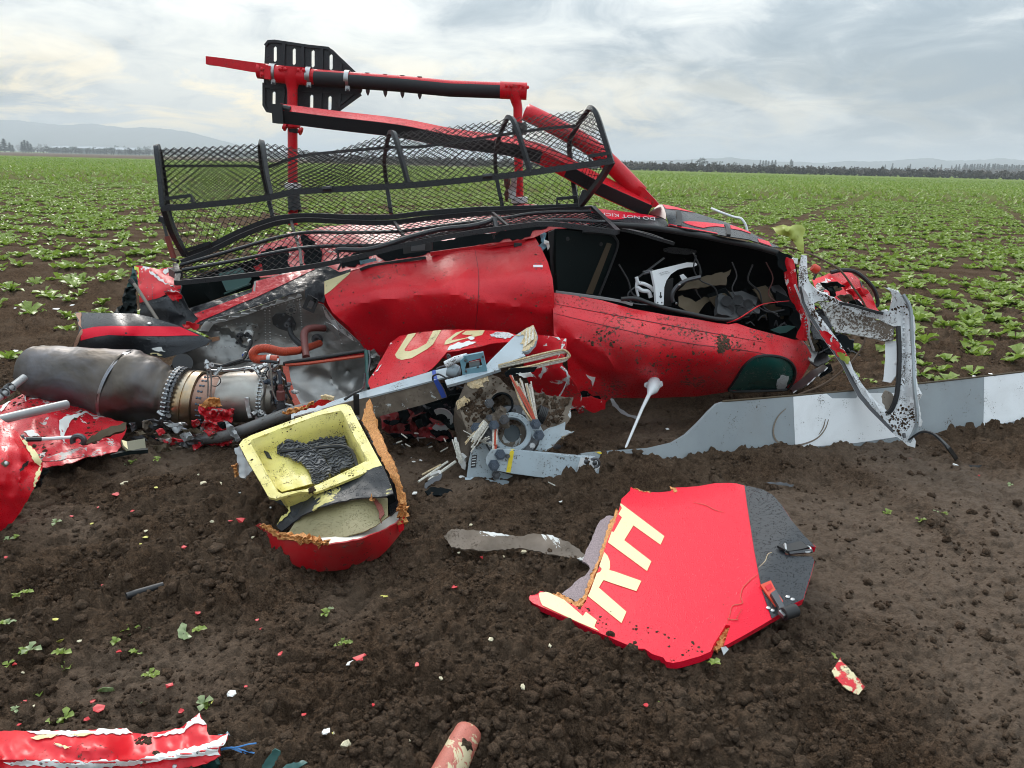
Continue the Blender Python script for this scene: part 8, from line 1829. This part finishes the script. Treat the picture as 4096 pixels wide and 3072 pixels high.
for q, m in (([(1812, 870), (1850, 845), (1870, 880), (1910, 960), (1930, 1000), (1895, 1010), (1860, 950)], M_STEELDK), ([(1870, 1000), (1950, 960), (1985, 1000), (1910, 1040)], M_STEEL)): sheet('latch_lever', zQ(q), lambda u, v: bent(u, v) - .03, m, DP, step=12, thick=.014)
tube('latch_roller', [onp((1905, 1060)) + pn * .02, onp((1998, 1030)) + pn * .02], .022, M_RUBBER, DP, n=16)
for q in ((1795, 985), (1825, 1003), (1938, 903), (1972, 922)): mesh_obj('rivet', *dome_geo(onp(q) + pn * .003, pn, .008, .5, 10), M_STEEL, DP)
tube('buckle_strap', [onp(q) + pn * .01 for q in ((1890, 530), (1930, 560), (2010, 545), (2060, 530))], 0, M_RUBBER, DP, sq=(.05, .008)); tube('buckle_ring', [onp((2082 + 26 * math.cos(t), 568 + 22 * math.sin(t))) + pn * .012 for t in np.linspace(0, 6.28, 16)], .004, M_STEEL, DP, n=6)
tube('buckle_pin', [onp((1918, 530)) + pn * .012, onp((1925, 585)) + pn * .012], .006, M_STEEL, DP, n=6)
tube('buckle_bar', [onp((1945, 590)) + pn * .01, onp((2115, 575)) + pn * .01], .008, M_STEELDK, DP, n=6)

# ------------------------------------------------------------------ scraps on the left
T1 = thing('tail_boom_skin', 'scraped red tail skin sheet lying under the exhaust at the left edge', 'skin panel', tuple(G(250, 1850)))
t1d = zB([(-60, 1010, 3.98), (150, 905, 4.15), (700, 1060, 4.1), (800, 1130, 3.98), (560, 1300, 3.62), (390, 1360, 3.52), (250, 1370, 3.50), (60, 1150, 3.7), (300, 1150, 3.78)])
t1 = sheet('red_sheet', jag(zB([(-60, 1000), (60, 955), (150, 905), (220, 885), (420, 965), (700, 1062), (795, 1092), (800, 1130), (765, 1200), (740, 1262), (560, 1302), (390, 1362), (250, 1372), (150, 1300), (60, 1180), (-60, 1120)]), 4, 20, 5), t1d, surf('pinkish_wet_red', (.56, .012, .024), .30, mud=.46, drops=.2, dent=.08, spec=.25, smear=.25, chips=(.6, .55, .52), chipamt=.04, chipscale=8), T1, step=16, thick=.004, rough=.03, rscale=90, creases=[(zB([(230, 890), (260, 1000), (390, 1100), (400, 1240)]), -.03, 14), (zB([(390, 1100), (560, 1130), (700, 1150)]), .03, 14)])
bt1 = bvh_of(t1)
for k, q in enumerate(([(370, 1080), (400, 1060), (450, 1050), (540, 1020), (560, 1030), (460, 1070), (420, 1130), (400, 1180), (405, 1240), (390, 1200), (375, 1120)], [(0, 1010), (50, 955), (100, 915), (60, 965), (10, 1025)], [(155, 905), (170, 960), (160, 960)], [(150, 1150), (200, 1140), (250, 1180), (180, 1180)])): decal('torn_white_patch', jag(zB(q), 4, 9, k), bt1, M_FOAMW, t1, off=.005, step=9)
decal('torn_core_edge', jag(zB([(-50, 1000), (60, 930), (150, 860), (175, 850), (150, 905), (60, 960), (-50, 1030)]), 3, 12, 2), bvh_of([t1]), M_BROWNTRIM, t1, off=.004, step=12)
mud_lumps('mud_splash', bt1, zB([(0, 1020), (150, 910), (500, 1000), (760, 1120), (560, 1290), (260, 1360)]), 130, t1, .004, .014, 8)
tube('grey_pipe', pp(zB([(-60, 975, 3.75), (0, 925, 3.8), (70, 870, 3.9), (155, 805, 4.0)])), .020, M_GREYEDGE, T1, n=12)
for q in ((20, 908, 3.82), (60, 875, 3.88)): mesh_obj('pipe_collar', *lathe_geo(P(*zB([(q[0] - 12, q[1] + 9)])[0], q[2]), P(*zB([(q[0] + 14, q[1] - 10)])[0], q[2]), [(0, .02), (0, .027), (1, .027), (1, .02)], 14), M_STEELDK, T1)
tube('grey_pipe', pp(zB([(-60, 1088, 3.5), (0, 1072, 3.55), (200, 1025, 3.7), (420, 975, 3.9)])), .024, M_GREYEDGE, T1, n=14)
tube('push_rod', pp(zB([(150, 1195, 3.45), (260, 1195, 3.5), (480, 1182, 3.6)])), .009, M_WHITE, T1, n=8); tube('push_rod_grip', pp(zB([(165, 1197, 3.452), (260, 1195, 3.495)])), .0125, M_CABLE, T1, n=8); mesh_obj('rod_ball_end', *dome_geo(P(*zB([(150, 1193)])[0], 3.44), (-.8, -.6, 0), .022, 1.0, 10), M_CABLE, T1)
tube('bent_hinge', pp([(*zB([(495 + 36 * math.cos(t), 1205 + 30 * math.sin(t))])[0], 3.58) for t in np.linspace(2.6, 7.0, 14)]), .014, M_STEELDK, T1, n=8)
sheet('brown_sleeve', jag(zB([(530, 1215), (620, 1150), (720, 1110), (800, 1090), (795, 1130), (700, 1170), (600, 1210), (545, 1225)]), 4, 12, 3), zB([(530, 1215, 3.62), (800, 1090, 3.85), (600, 1210, 3.66)]), M_BROWNTRIM, T1, step=12, thick=.02, rough=.015)
sheet('curled_strip', jag(zB([(235, 1318), (330, 1300), (440, 1258), (560, 1232), (690, 1205), (735, 1198), (768, 1240), (740, 1275), (600, 1305), (450, 1318), (340, 1332), (280, 1335)]), 3, 14, 2), zB([(235, 1318, 3.42), (440, 1258, 3.52), (735, 1198, 3.66), (740, 1275, 3.60), (450, 1318, 3.44)]), M_REDWRECK, T1, step=12, thick=.004, rough=.02, rscale=60)
sheet('khaki_plate', zB([(765, 1200), (800, 1210), (915, 1190), (922, 1255), (800, 1268), (775, 1240)]), zB([(765, 1200, 3.66), (915, 1190, 3.74), (800, 1268, 3.6)]), surf('dark_khaki_plate', (.08, .078, .04), .5, mud=.2), T1, step=16, thick=.01)
decal('cream_edge', zB([(768, 1202), (800, 1212), (808, 1262), (782, 1240)]), bvh_of([o for o in T1.children if o.name.startswith('khaki')]), M_CREAMD, T1, off=.003, step=10)
tube('green_strip', pp(zB([(700, 1300, 3.58), (820, 1275, 3.62), (935, 1268, 3.66)])), 0, M_DARKGRN, T1, sq=(.03, .02))

T2 = thing('red_shell_scrap', 'bulging bright red shell scrap with torn cream edge at the left border', 'shell fragment', tuple(G(60, 2120)))
t2d = [(-160, 1660, 3.25), (0, 1672, 3.22), (95, 1755, 3.16), (170, 1850, 3.10), (150, 1975, 2.98), (25, 2110, 2.96), (-160, 2150, 2.98), (0, 1850, 2.94), (60, 1900, 2.96)]
t2 = sheet('shell', jag(zE([(-190, -50), (0, -32), (45, -8), (90, 40), (130, 85), (160, 110), (205, 180), (208, 195), (190, 262), (150, 330), (100, 420), (40, 492), (0, 530), (-190, 560)]), 3, 16, 4), t2d, M_RED, T2, step=14, thick=.005, rough=.012, rscale=70, creases=[(zE([(60, 60), (110, 160), (90, 300)]), -.025, 14), (zE([(110, 180), (170, 200), (200, 200)]), .03, 12)])
bt2 = bvh_of(t2)
for k, q in enumerate(([(75, 22), (130, 85), (160, 110), (206, 182), (200, 200), (165, 180), (130, 120), (100, 70)], [(172, 230), (195, 200), (190, 262), (150, 330), (160, 300)], [(92, 235), (110, 190), (140, 175), (135, 190), (112, 215)])): decal('torn_cream_edge', jag(zE(q), 4, 8, k), bt2, M_CREAM if k < 2 else M_DARKGRN, t2, off=.004, step=9)
pl_ = decal('screw_plate', zE([(5, 188), (22, 172), (44, 185), (26, 205)]), bt2, M_BROWNTRIM, t2, off=.005, step=9, thick=.004); l, n = hit(bt2, *zE([(27, 188)])[0]); mesh_obj('screw', *dome_geo(l + n * .006, n, .009, .6, 10), M_STEEL, t2)
sheet('grey_green_tatter', jag(zE([(180, 250), (215, 215), (240, 205), (225, 240), (200, 270), (195, 300), (165, 310)]), 4, 8, 2), 3.05, M_DARKGRN, T2, step=9, rough=.02, rscale=20)

T3 = thing('torn_skin_strip', 'torn red and white painted metal strip along the bottom left border', 'skin strip', tuple(G(250, 3060)))
t3d = zE([(-60, 1478, 1.77), (560, 1472, 1.75), (965, 1392, 1.80), (1105, 1490, 1.74), (-60, 1560, 1.64), (500, 1560, 1.62), (1060, 1560, 1.67), (-60, 1720, 1.60), (500, 1700, 1.60), (1000, 1660, 1.63)])
t3 = sheet('strip_skin', jag(zE([(-60, 1478), (130, 1480), (300, 1478), (450, 1475), (560, 1470), (612, 1466), (640, 1488), (700, 1496), (790, 1480), (870, 1466), (905, 1438), (940, 1412), (965, 1392), (985, 1430), (1002, 1452), (1000, 1478), (1010, 1500), (1060, 1502), (1105, 1490), (1100, 1522), (1062, 1560), (1068, 1600), (1000, 1640), (850, 1668), (700, 1700), (-60, 1720)]), 2.5, 16, 5), t3d, surf('torn_white_red_paint', (.62, .012, .022), .36, mud=.25, dent=.08, spec=.3, smear=.1), T3, step=13, thick=.004, rough=.01, rscale=80, creases=[(zE([(0, 1610), (400, 1640), (800, 1610), (1060, 1560)]), -.02, 12)])
bt3 = bvh_of(t3)
for k, q in enumerate(([(130, 1484), (300, 1480), (560, 1472), (612, 1470), (645, 1492), (560, 1500), (450, 1496), (330, 1510), (250, 1500), (180, 1500)], [(880, 1470), (905, 1442), (965, 1396), (982, 1432), (998, 1452), (960, 1445), (920, 1460), (890, 1490), (840, 1500), (740, 1510)], [(20, 1628), (150, 1622), (400, 1632), (640, 1622), (850, 1580), (1000, 1545), (1060, 1520), (1100, 1495), (1096, 1522), (1060, 1560), (1064, 1598), (980, 1600), (850, 1612), (640, 1645), (400, 1655), (200, 1650), (60, 1645)], [(260, 1545), (300, 1560), (350, 1558), (320, 1566), (290, 1562)])):
    decal('white_paint_tear', jag(zE(q), 5, 12, k + 3), bt3, M_FOAMW, t3, off=.003, step=11)
for k, q in enumerate(([(150, 1520), (200, 1505), (290, 1500), (260, 1515), (190, 1528)], [(265, 1540), (330, 1562), (345, 1568), (290, 1560)], [(340, 1505), (400, 1498), (450, 1502), (390, 1512)])): decal('yellow_primer_tear', jag(zE(q), 3, 9, k), bt3, M_CREAM, t3, off=.005, step=9)
sheet('grey_torn_back', jag(zE([(860, 1665), (950, 1625), (1040, 1595), (1062, 1625), (1070, 1680), (900, 1690)]), 4, 12, 2), 1.67, M_TEAL, T3, step=12, thick=.004, rough=.02, rscale=40)
sheet('grey_torn_back', jag(zE([(985, 1478), (1020, 1510), (1080, 1500), (1100, 1480), (1108, 1500), (1060, 1545), (1010, 1520)]), 3, 9, 2), 1.745, M_BLUEFIT, T3, step=10, thick=.004, rough=.02, rscale=30)
for k, q in enumerate(([(1070, 1572), (1120, 1560), (1170, 1572), (1238, 1590)], [(1070, 1570), (1150, 1558), (1200, 1545), (1240, 1540)], [(1070, 1568), (1110, 1562), (1190, 1592)])): tube('blue_wire', pp([(*zE([p_])[0], 1.70) for p_ in q]), .0022, M_BLUEWIRE, T3, smooth_n=4, n=5)
for q in ((60, 1640), (200, 1638), (700, 1628), (845, 1650), (1010, 1560), (960, 1585)):
    l, n = hit(bt3, *zE([q])[0])
    if l is not None: mesh_obj('rivet', *dome_geo(l, n, .006, .5, 8), M_STEEL, t3)
mud_lumps('mud_splash', bt3, zE([(640, 1500), (730, 1510), (730, 1545), (670, 1545)]), 30, t3, .004, .010, 3); mud_lumps('mud_splash', bt3, zE([(655, 1600), (760, 1580), (770, 1620), (710, 1650), (650, 1640)]), 45, t3, .004, .012, 5)

def lay(name, poly, zf, h0, h1, mat, label, cat, group=None, **kw):
    """a loose flat scrap resting on the soil: near edge at height h0, far edge at h1"""
    pts = zf(poly); v0 = min(p[1] for p in pts); v1 = max(p[1] for p in pts)
    def dep(u, v):
        t = np.clip((v1 - v) / max(1e-6, v1 - v0), 0, 1); d = rays(u, v); s = (h0 + (h1 - h0) * t + hb - CAM_H) / d[:, 2]; return s * d[:, 1]
    c = G(sum(p[0] for p in pts) / len(pts), sum(p[1] for p in pts) / len(pts)); hb = float(gz(np.array([c.x]), np.array([c.y]))[0])
    o = sheet(name, jag(pts, kw.pop('amp', 3), kw.pop('jst', 10), kw.pop('seed', 1)), dep, mat, None, step=kw.pop('step', 11), **kw)
    return setp(o, label, cat, group)
lay('green_scrap', [(1268, 1645), (1300, 1600), (1330, 1568), (1355, 1580), (1340, 1620), (1300, 1680), (1265, 1700)], zE, .02, .08, M_TEAL, 'pale teal metal scrap at the bottom border beside the blue wires', 'scrap', thick=.004, rough=.01)
lay('green_scrap', [(1330, 1690), (1380, 1645), (1470, 1622), (1488, 1632), (1440, 1660), (1400, 1700)], zE, .01, .03, M_TEAL, 'narrow pale teal strip cut off by the bottom border', 'scrap', thick=.004, rough=.01)
lay('mud_caked_strip', [(205, 400), (240, 368), (330, 372), (460, 388), (560, 402), (622, 388), (700, 396), (790, 430), (862, 486), (850, 512), (700, 486), (640, 470), (560, 455), (400, 472), (240, 452)], zF, .02, .09, M_MUDDYBAND, 'mud caked white strip sticking out of the soil left of the red panel', 'strip', thick=.008, rough=.01, step=14)
pk = tube('salmon_pipe', [np.array(G(1600 + x / 1.1642, 1800 + y / 1.1642, z)) for x, y, z in ((190, 1560, .03), (240, 1470, .045), (285, 1380, .055), (318, 1318, .06))], [.040, .040, .038, .036], M_PINK, None, smooth_n=4, n=18, cap=False); solid(pk, .004); setp(pk, 'faded salmon pink pipe with frayed end at the bottom border', 'pipe')
lay('red_cream_scrap', [(2050, 965), (2062, 990), (2085, 1010), (2130, 1060), (2165, 1100), (2135, 1140), (2080, 1112), (2030, 1062), (2010, 1030), (2030, 1000)], zF, .02, .06, surf('red_cream_flaking_paint', (.62, .55, .33), .5, chips=(.55, .01, .02), chipamt=.42, chipscale=16, mud=.42), 'small red and cream curled scrap right of the red panel', 'scrap', thick=.004, rough=.008)
hs = tube('black_hose', [np.array(G(x / 1.2094, 1700 + y / 1.2094, .028)) for x, y in ((612, 828), (660, 812), (720, 795), (790, 775))], .013, surf('ribbed_black_hose', (.02, .02, .022), .55, mud=.35), None, smooth_n=6, n=12); setp(hs, 'short ribbed black hose lying on the soil below the yellow box', 'hose')
lay('black_sliver', [(1695, 150), (1760, 150), (1835, 160), (1830, 170), (1750, 160)], zF, .01, .03, M_STEELDK, 'thin black sliver lying above the right corner of the red panel', 'scrap', thick=.004)
lay('black_plate', [(850, 1245), (900, 1210), (970, 1180), (960, 1215), (870, 1270), (850, 1300)], zC, .01, .08, M_STEELDK, 'dark plate under the splintered fibres left of the rotor head', 'plate', thick=.008)
lay('black_plate', [(850, 1300), (900, 1270), (1000, 1285), (1040, 1300), (980, 1330), (870, 1325)], zC, .01, .03, M_DARK, 'flat black plate half buried left of the rotor head', 'plate', thick=.008)
for k, (a, b, r, m, lab) in enumerate((((805, 1238), (1005, 1100), .006, M_FIBREW, 'long pale splinter lying left of the rotor head, upper one'), ((830, 1190), (960, 1120), .005, M_FIBRE, 'short cream splinter lying across the dark plate'), ((875, 1230), (1058, 1100), .008, M_FIBREW, 'thick pale splinter on the dark plate left of the rotor head'), ((1680, 1235), (1800, 1295), .003, M_FIBREW, 'thin pale splinter lying below the blade sleeve'), ((880, 1200), (950, 1170), .012, M_FOAMW, 'white foam splinter between the pale splinters'))):
    o = tube('splinter', [np.array(G(1200 + q[0] / 1.7015, 1200 + q[1] / 1.7015, z)) for q, z in ((a, .05), (b, .09))], r, m, None, n=6); setp(o, lab, 'splinter')
def lump(name, u, v, s, mat, label, cat, group, seed, flat=.55):
    c = G(u, v); z = float(gz(np.array([c.x]), np.array([c.y]))[0]); c = G(u, v, z); V0, F0 = ico(1); rr = np.random.default_rng(seed)
    V = V0 * (1 + .55 * (rr.random((len(V0), 1)) - .5)) * s * np.array((1, .8, flat)) * (.7 + .6 * rr.random(3)); a = rr.random() * 6.28; R = np.array(((math.cos(a), -math.sin(a), 0), (math.sin(a), math.cos(a), 0), (0, 0, 1)))
    o = mesh_obj(name, V @ R.T + np.array((c.x, c.y, z + s * .3)), F0, mat, None, smooth=False); return setp(o, label, cat, group)
fb_ = zE([(600, 290), (985, 288), (1060, 288), (1020, 215), (1065, 228), (1222, 545), (1025, 470), (158, 1365), (232, 372), (112, 1200), (385, 1050), (1828, 770), (1980, 1530), (1675, 1555), (1600, 1495), (705, 515), (960, 243), (1930, 298), (540, 728), (500, 500)]) + zF([(158, 390), (295, 545), (430, 588), (578, 480), (450, 472), (425, 888), (700, 912), (195, 820), (190, 1068), (50, 1358), (570, 1105), (275, 480), (330, 350), (480, 500)])
for k, (u, v) in enumerate(fb_):
    big_ = k in (1, 2, 0, 21, 23, 24, 13); lump('foam_crumb', u, v, .020 if big_ else random.uniform(.006, .013), M_FOAM, 'cream foam crumb lying on the dark soil' if not big_ else ['large folded cream foam piece below the exhaust', ][0] if k == 1 else 'cream foam crumb lying on the dark soil', 'foam', 'cream foam crumbs', k)
for k, (u, v) in enumerate(zE([(1160, 330), (1310, 402), (2000, 180), (2005, 335), (345, 292), (1575, 1490), (1700, 1160), (1120, 1305)]) + zC([(760, 1085), (820, 1100), (975, 1270), (780, 1320), (1105, 1205), (930, 1240)]) + zF([(745, 240), (30, 200), (65, 205), (290, 130), (215, 170)]) + zG([(95, 1130), (1690, 1330), (1640, 830)])):
    lump('white_fragment', u, v, random.uniform(.008, .018), M_FOAMW, 'white broken fragment lying on the dark soil', 'fragment', 'white fragments', 200 + k, .35)
rc = zE([(565, 335), (1168, 460), (890, 590), (472, 398), (348, 440), (835, 425), (1115, 465), (472, 1372), (1748, 1125), (1268, 985), (70, 1158), (115, 1340), (1470, 1400), (1355, 1105), (1245, 945), (500, 775), (27, 640), (1273, 672), (1190, 1265), (875, 1385), (820, 1262), (450, 1338), (420, 1420), (90, 1450), (1240, 945), (1805, 1355), (575, 1095), (640, 415), (0, 905), (955, 910)]) + zF([(420, 225), (380, 500), (80, 1000), (255, 640), (595, 1295), (1145, 1190), (1380, 660)]) + zG([(1820, 1385), (1440, 1290)])
for k, (u, v) in enumerate(rc):
    big_ = k in (0, 1, 7, 8); s = .024 if big_ else random.uniform(.006, .012); c = G(u, v); z = float(gz(np.array([c.x]), np.array([c.y]))[0]); q = random.Random(k)
    c = np.array(G(u, v, z + .012)); V = []; m = 6
    for j in range(m): a = 6.28 * j / m; r_ = s * q.uniform(.55, 1.2); V.append(c + np.array((math.cos(a) * r_, math.sin(a) * r_, q.uniform(-.2, .5) * s)))
    V += [p - np.array((0, 0, .002)) for p in V]; F = [tuple(range(m)), tuple(range(2 * m - 1, m - 1, -1))] + [(j, j + m, (j + 1) % m + m, (j + 1) % m) for j in range(m)]
    o = mesh_obj('paint_chip', V, F, M_REDCHIPS, None, smooth=False); setp(o, 'small red paint chip lying on the dark soil', 'paint chip', 'red paint chips')
for k, (u, v) in enumerate(zE([(430, 665), (755, 305), (290, 1045), (705, 545), (590, 510), (1860, 832), (1595, 1500), (1040, 1342), (270, 945), (800, 405), (680, 578), (765, 630), (445, 480)])):
    lump('yellow_flake', u, v, random.uniform(.008, .014), M_YELCHIP, 'small yellow flake lying on the dark soil', 'flake', 'yellow flakes', 400 + k, .2)
# seedlings and torn leaves in the churned soil
sp3 = []
for k in range(3):
    q = random.Random(k); b = Buf()
    for j in range(5): b.add(*leaf_geo(.022 * q.uniform(.7, 1.3), .018, j * 2.4, q.uniform(.2, .9), .3, 4, q))
    me = bpy.data.meshes.new('seedling'); me.from_pydata(np.concatenate(b.V).tolist(), [], b.F); me.materials.append(M_LEAFPALE if k == 1 else M_LEAF); me.shade_smooth(); sp3.append(me)
for k, (u, v) in enumerate(zE([(600, 1000), (620, 1020), (560, 1055), (660, 1105), (150, 1090), (120, 1100), (300, 1110), (40, 960), (10, 965), (190, 1290), (730, 985), (690, 990), (960, 1000), (985, 1350), (1000, 1365), (1575, 915), (1600, 895), (1650, 1070), (1680, 1060), (270, 475), (40, 1165), (1085, 795), (1700, 1160), (320, 1420), (270, 1440), (690, 1340), (80, 830), (130, 815), (40, 560), (80, 545), (325, 1180), (75, 1380), (720, 1215), (745, 1220), (600, 200), (640, 185), (760, 170)]) + zF([(460, 1120), (1210, 1200), (2000, 975), (10, 885), (340, 640), (1460, 1000)]) + zG([(1580, 1595), (1630, 1600), (1310, 1600), (1990, 1440), (1490, 1640)])):
    c = G(u, v); z = float(gz(np.array([c.x]), np.array([c.y]))[0]); c = G(u, v, z); o = bpy.data.objects.new('seedling', sp3[k % 3]); COL.objects.link(o); o.location = (c.x, c.y, z + .002); o.rotation_euler = (0, 0, random.uniform(0, 6.28)); s = random.uniform(.6, 1.3); o.scale = (s, s, s)
    setp(o, 'tiny green seedling sprouting in the churned soil', 'seedling', 'seedlings')
for k, (q, lab) in enumerate((([(858, 990), (880, 955), (905, 965), (900, 1000), (930, 1025), (890, 1040), (865, 1030)], 'pale crumpled cabbage-like leaf lying on the soil in the foreground'), ([(460, 1290), (500, 1270), (545, 1268), (555, 1285), (500, 1292)], 'flat pale torn leaf above the bottom left metal strip'), ([(410, 672), (425, 655), (450, 660), (440, 675)], 'small yellow leaf lying left of the black hose'), ([(265, 1050), (290, 1040), (310, 1035), (290, 1055)], 'narrow yellow leaf near the left border'))):
    lay('torn_leaf', q, zE, .005, .03, M_LEAFPALE if k < 2 else M_YELCHIP, lab, 'leaf', thick=.0015, rough=.006, rscale=20, step=8, amp=2)
for k, (u, v) in enumerate(((45, 1170), (100, 1210), (290, 1225), (425, 1125), (225, 1240), (60, 1235), (3900, 1510), (3960, 1500), (3780, 1480), (210, 1300), (60, 1410), (250, 1190))):
    lump('pale_flake', u, v, random.uniform(.02, .04), M_FOAMW, 'pale flake lying on the soil among the crop', 'flake', 'pale flakes in the crop', 500 + k, .15)
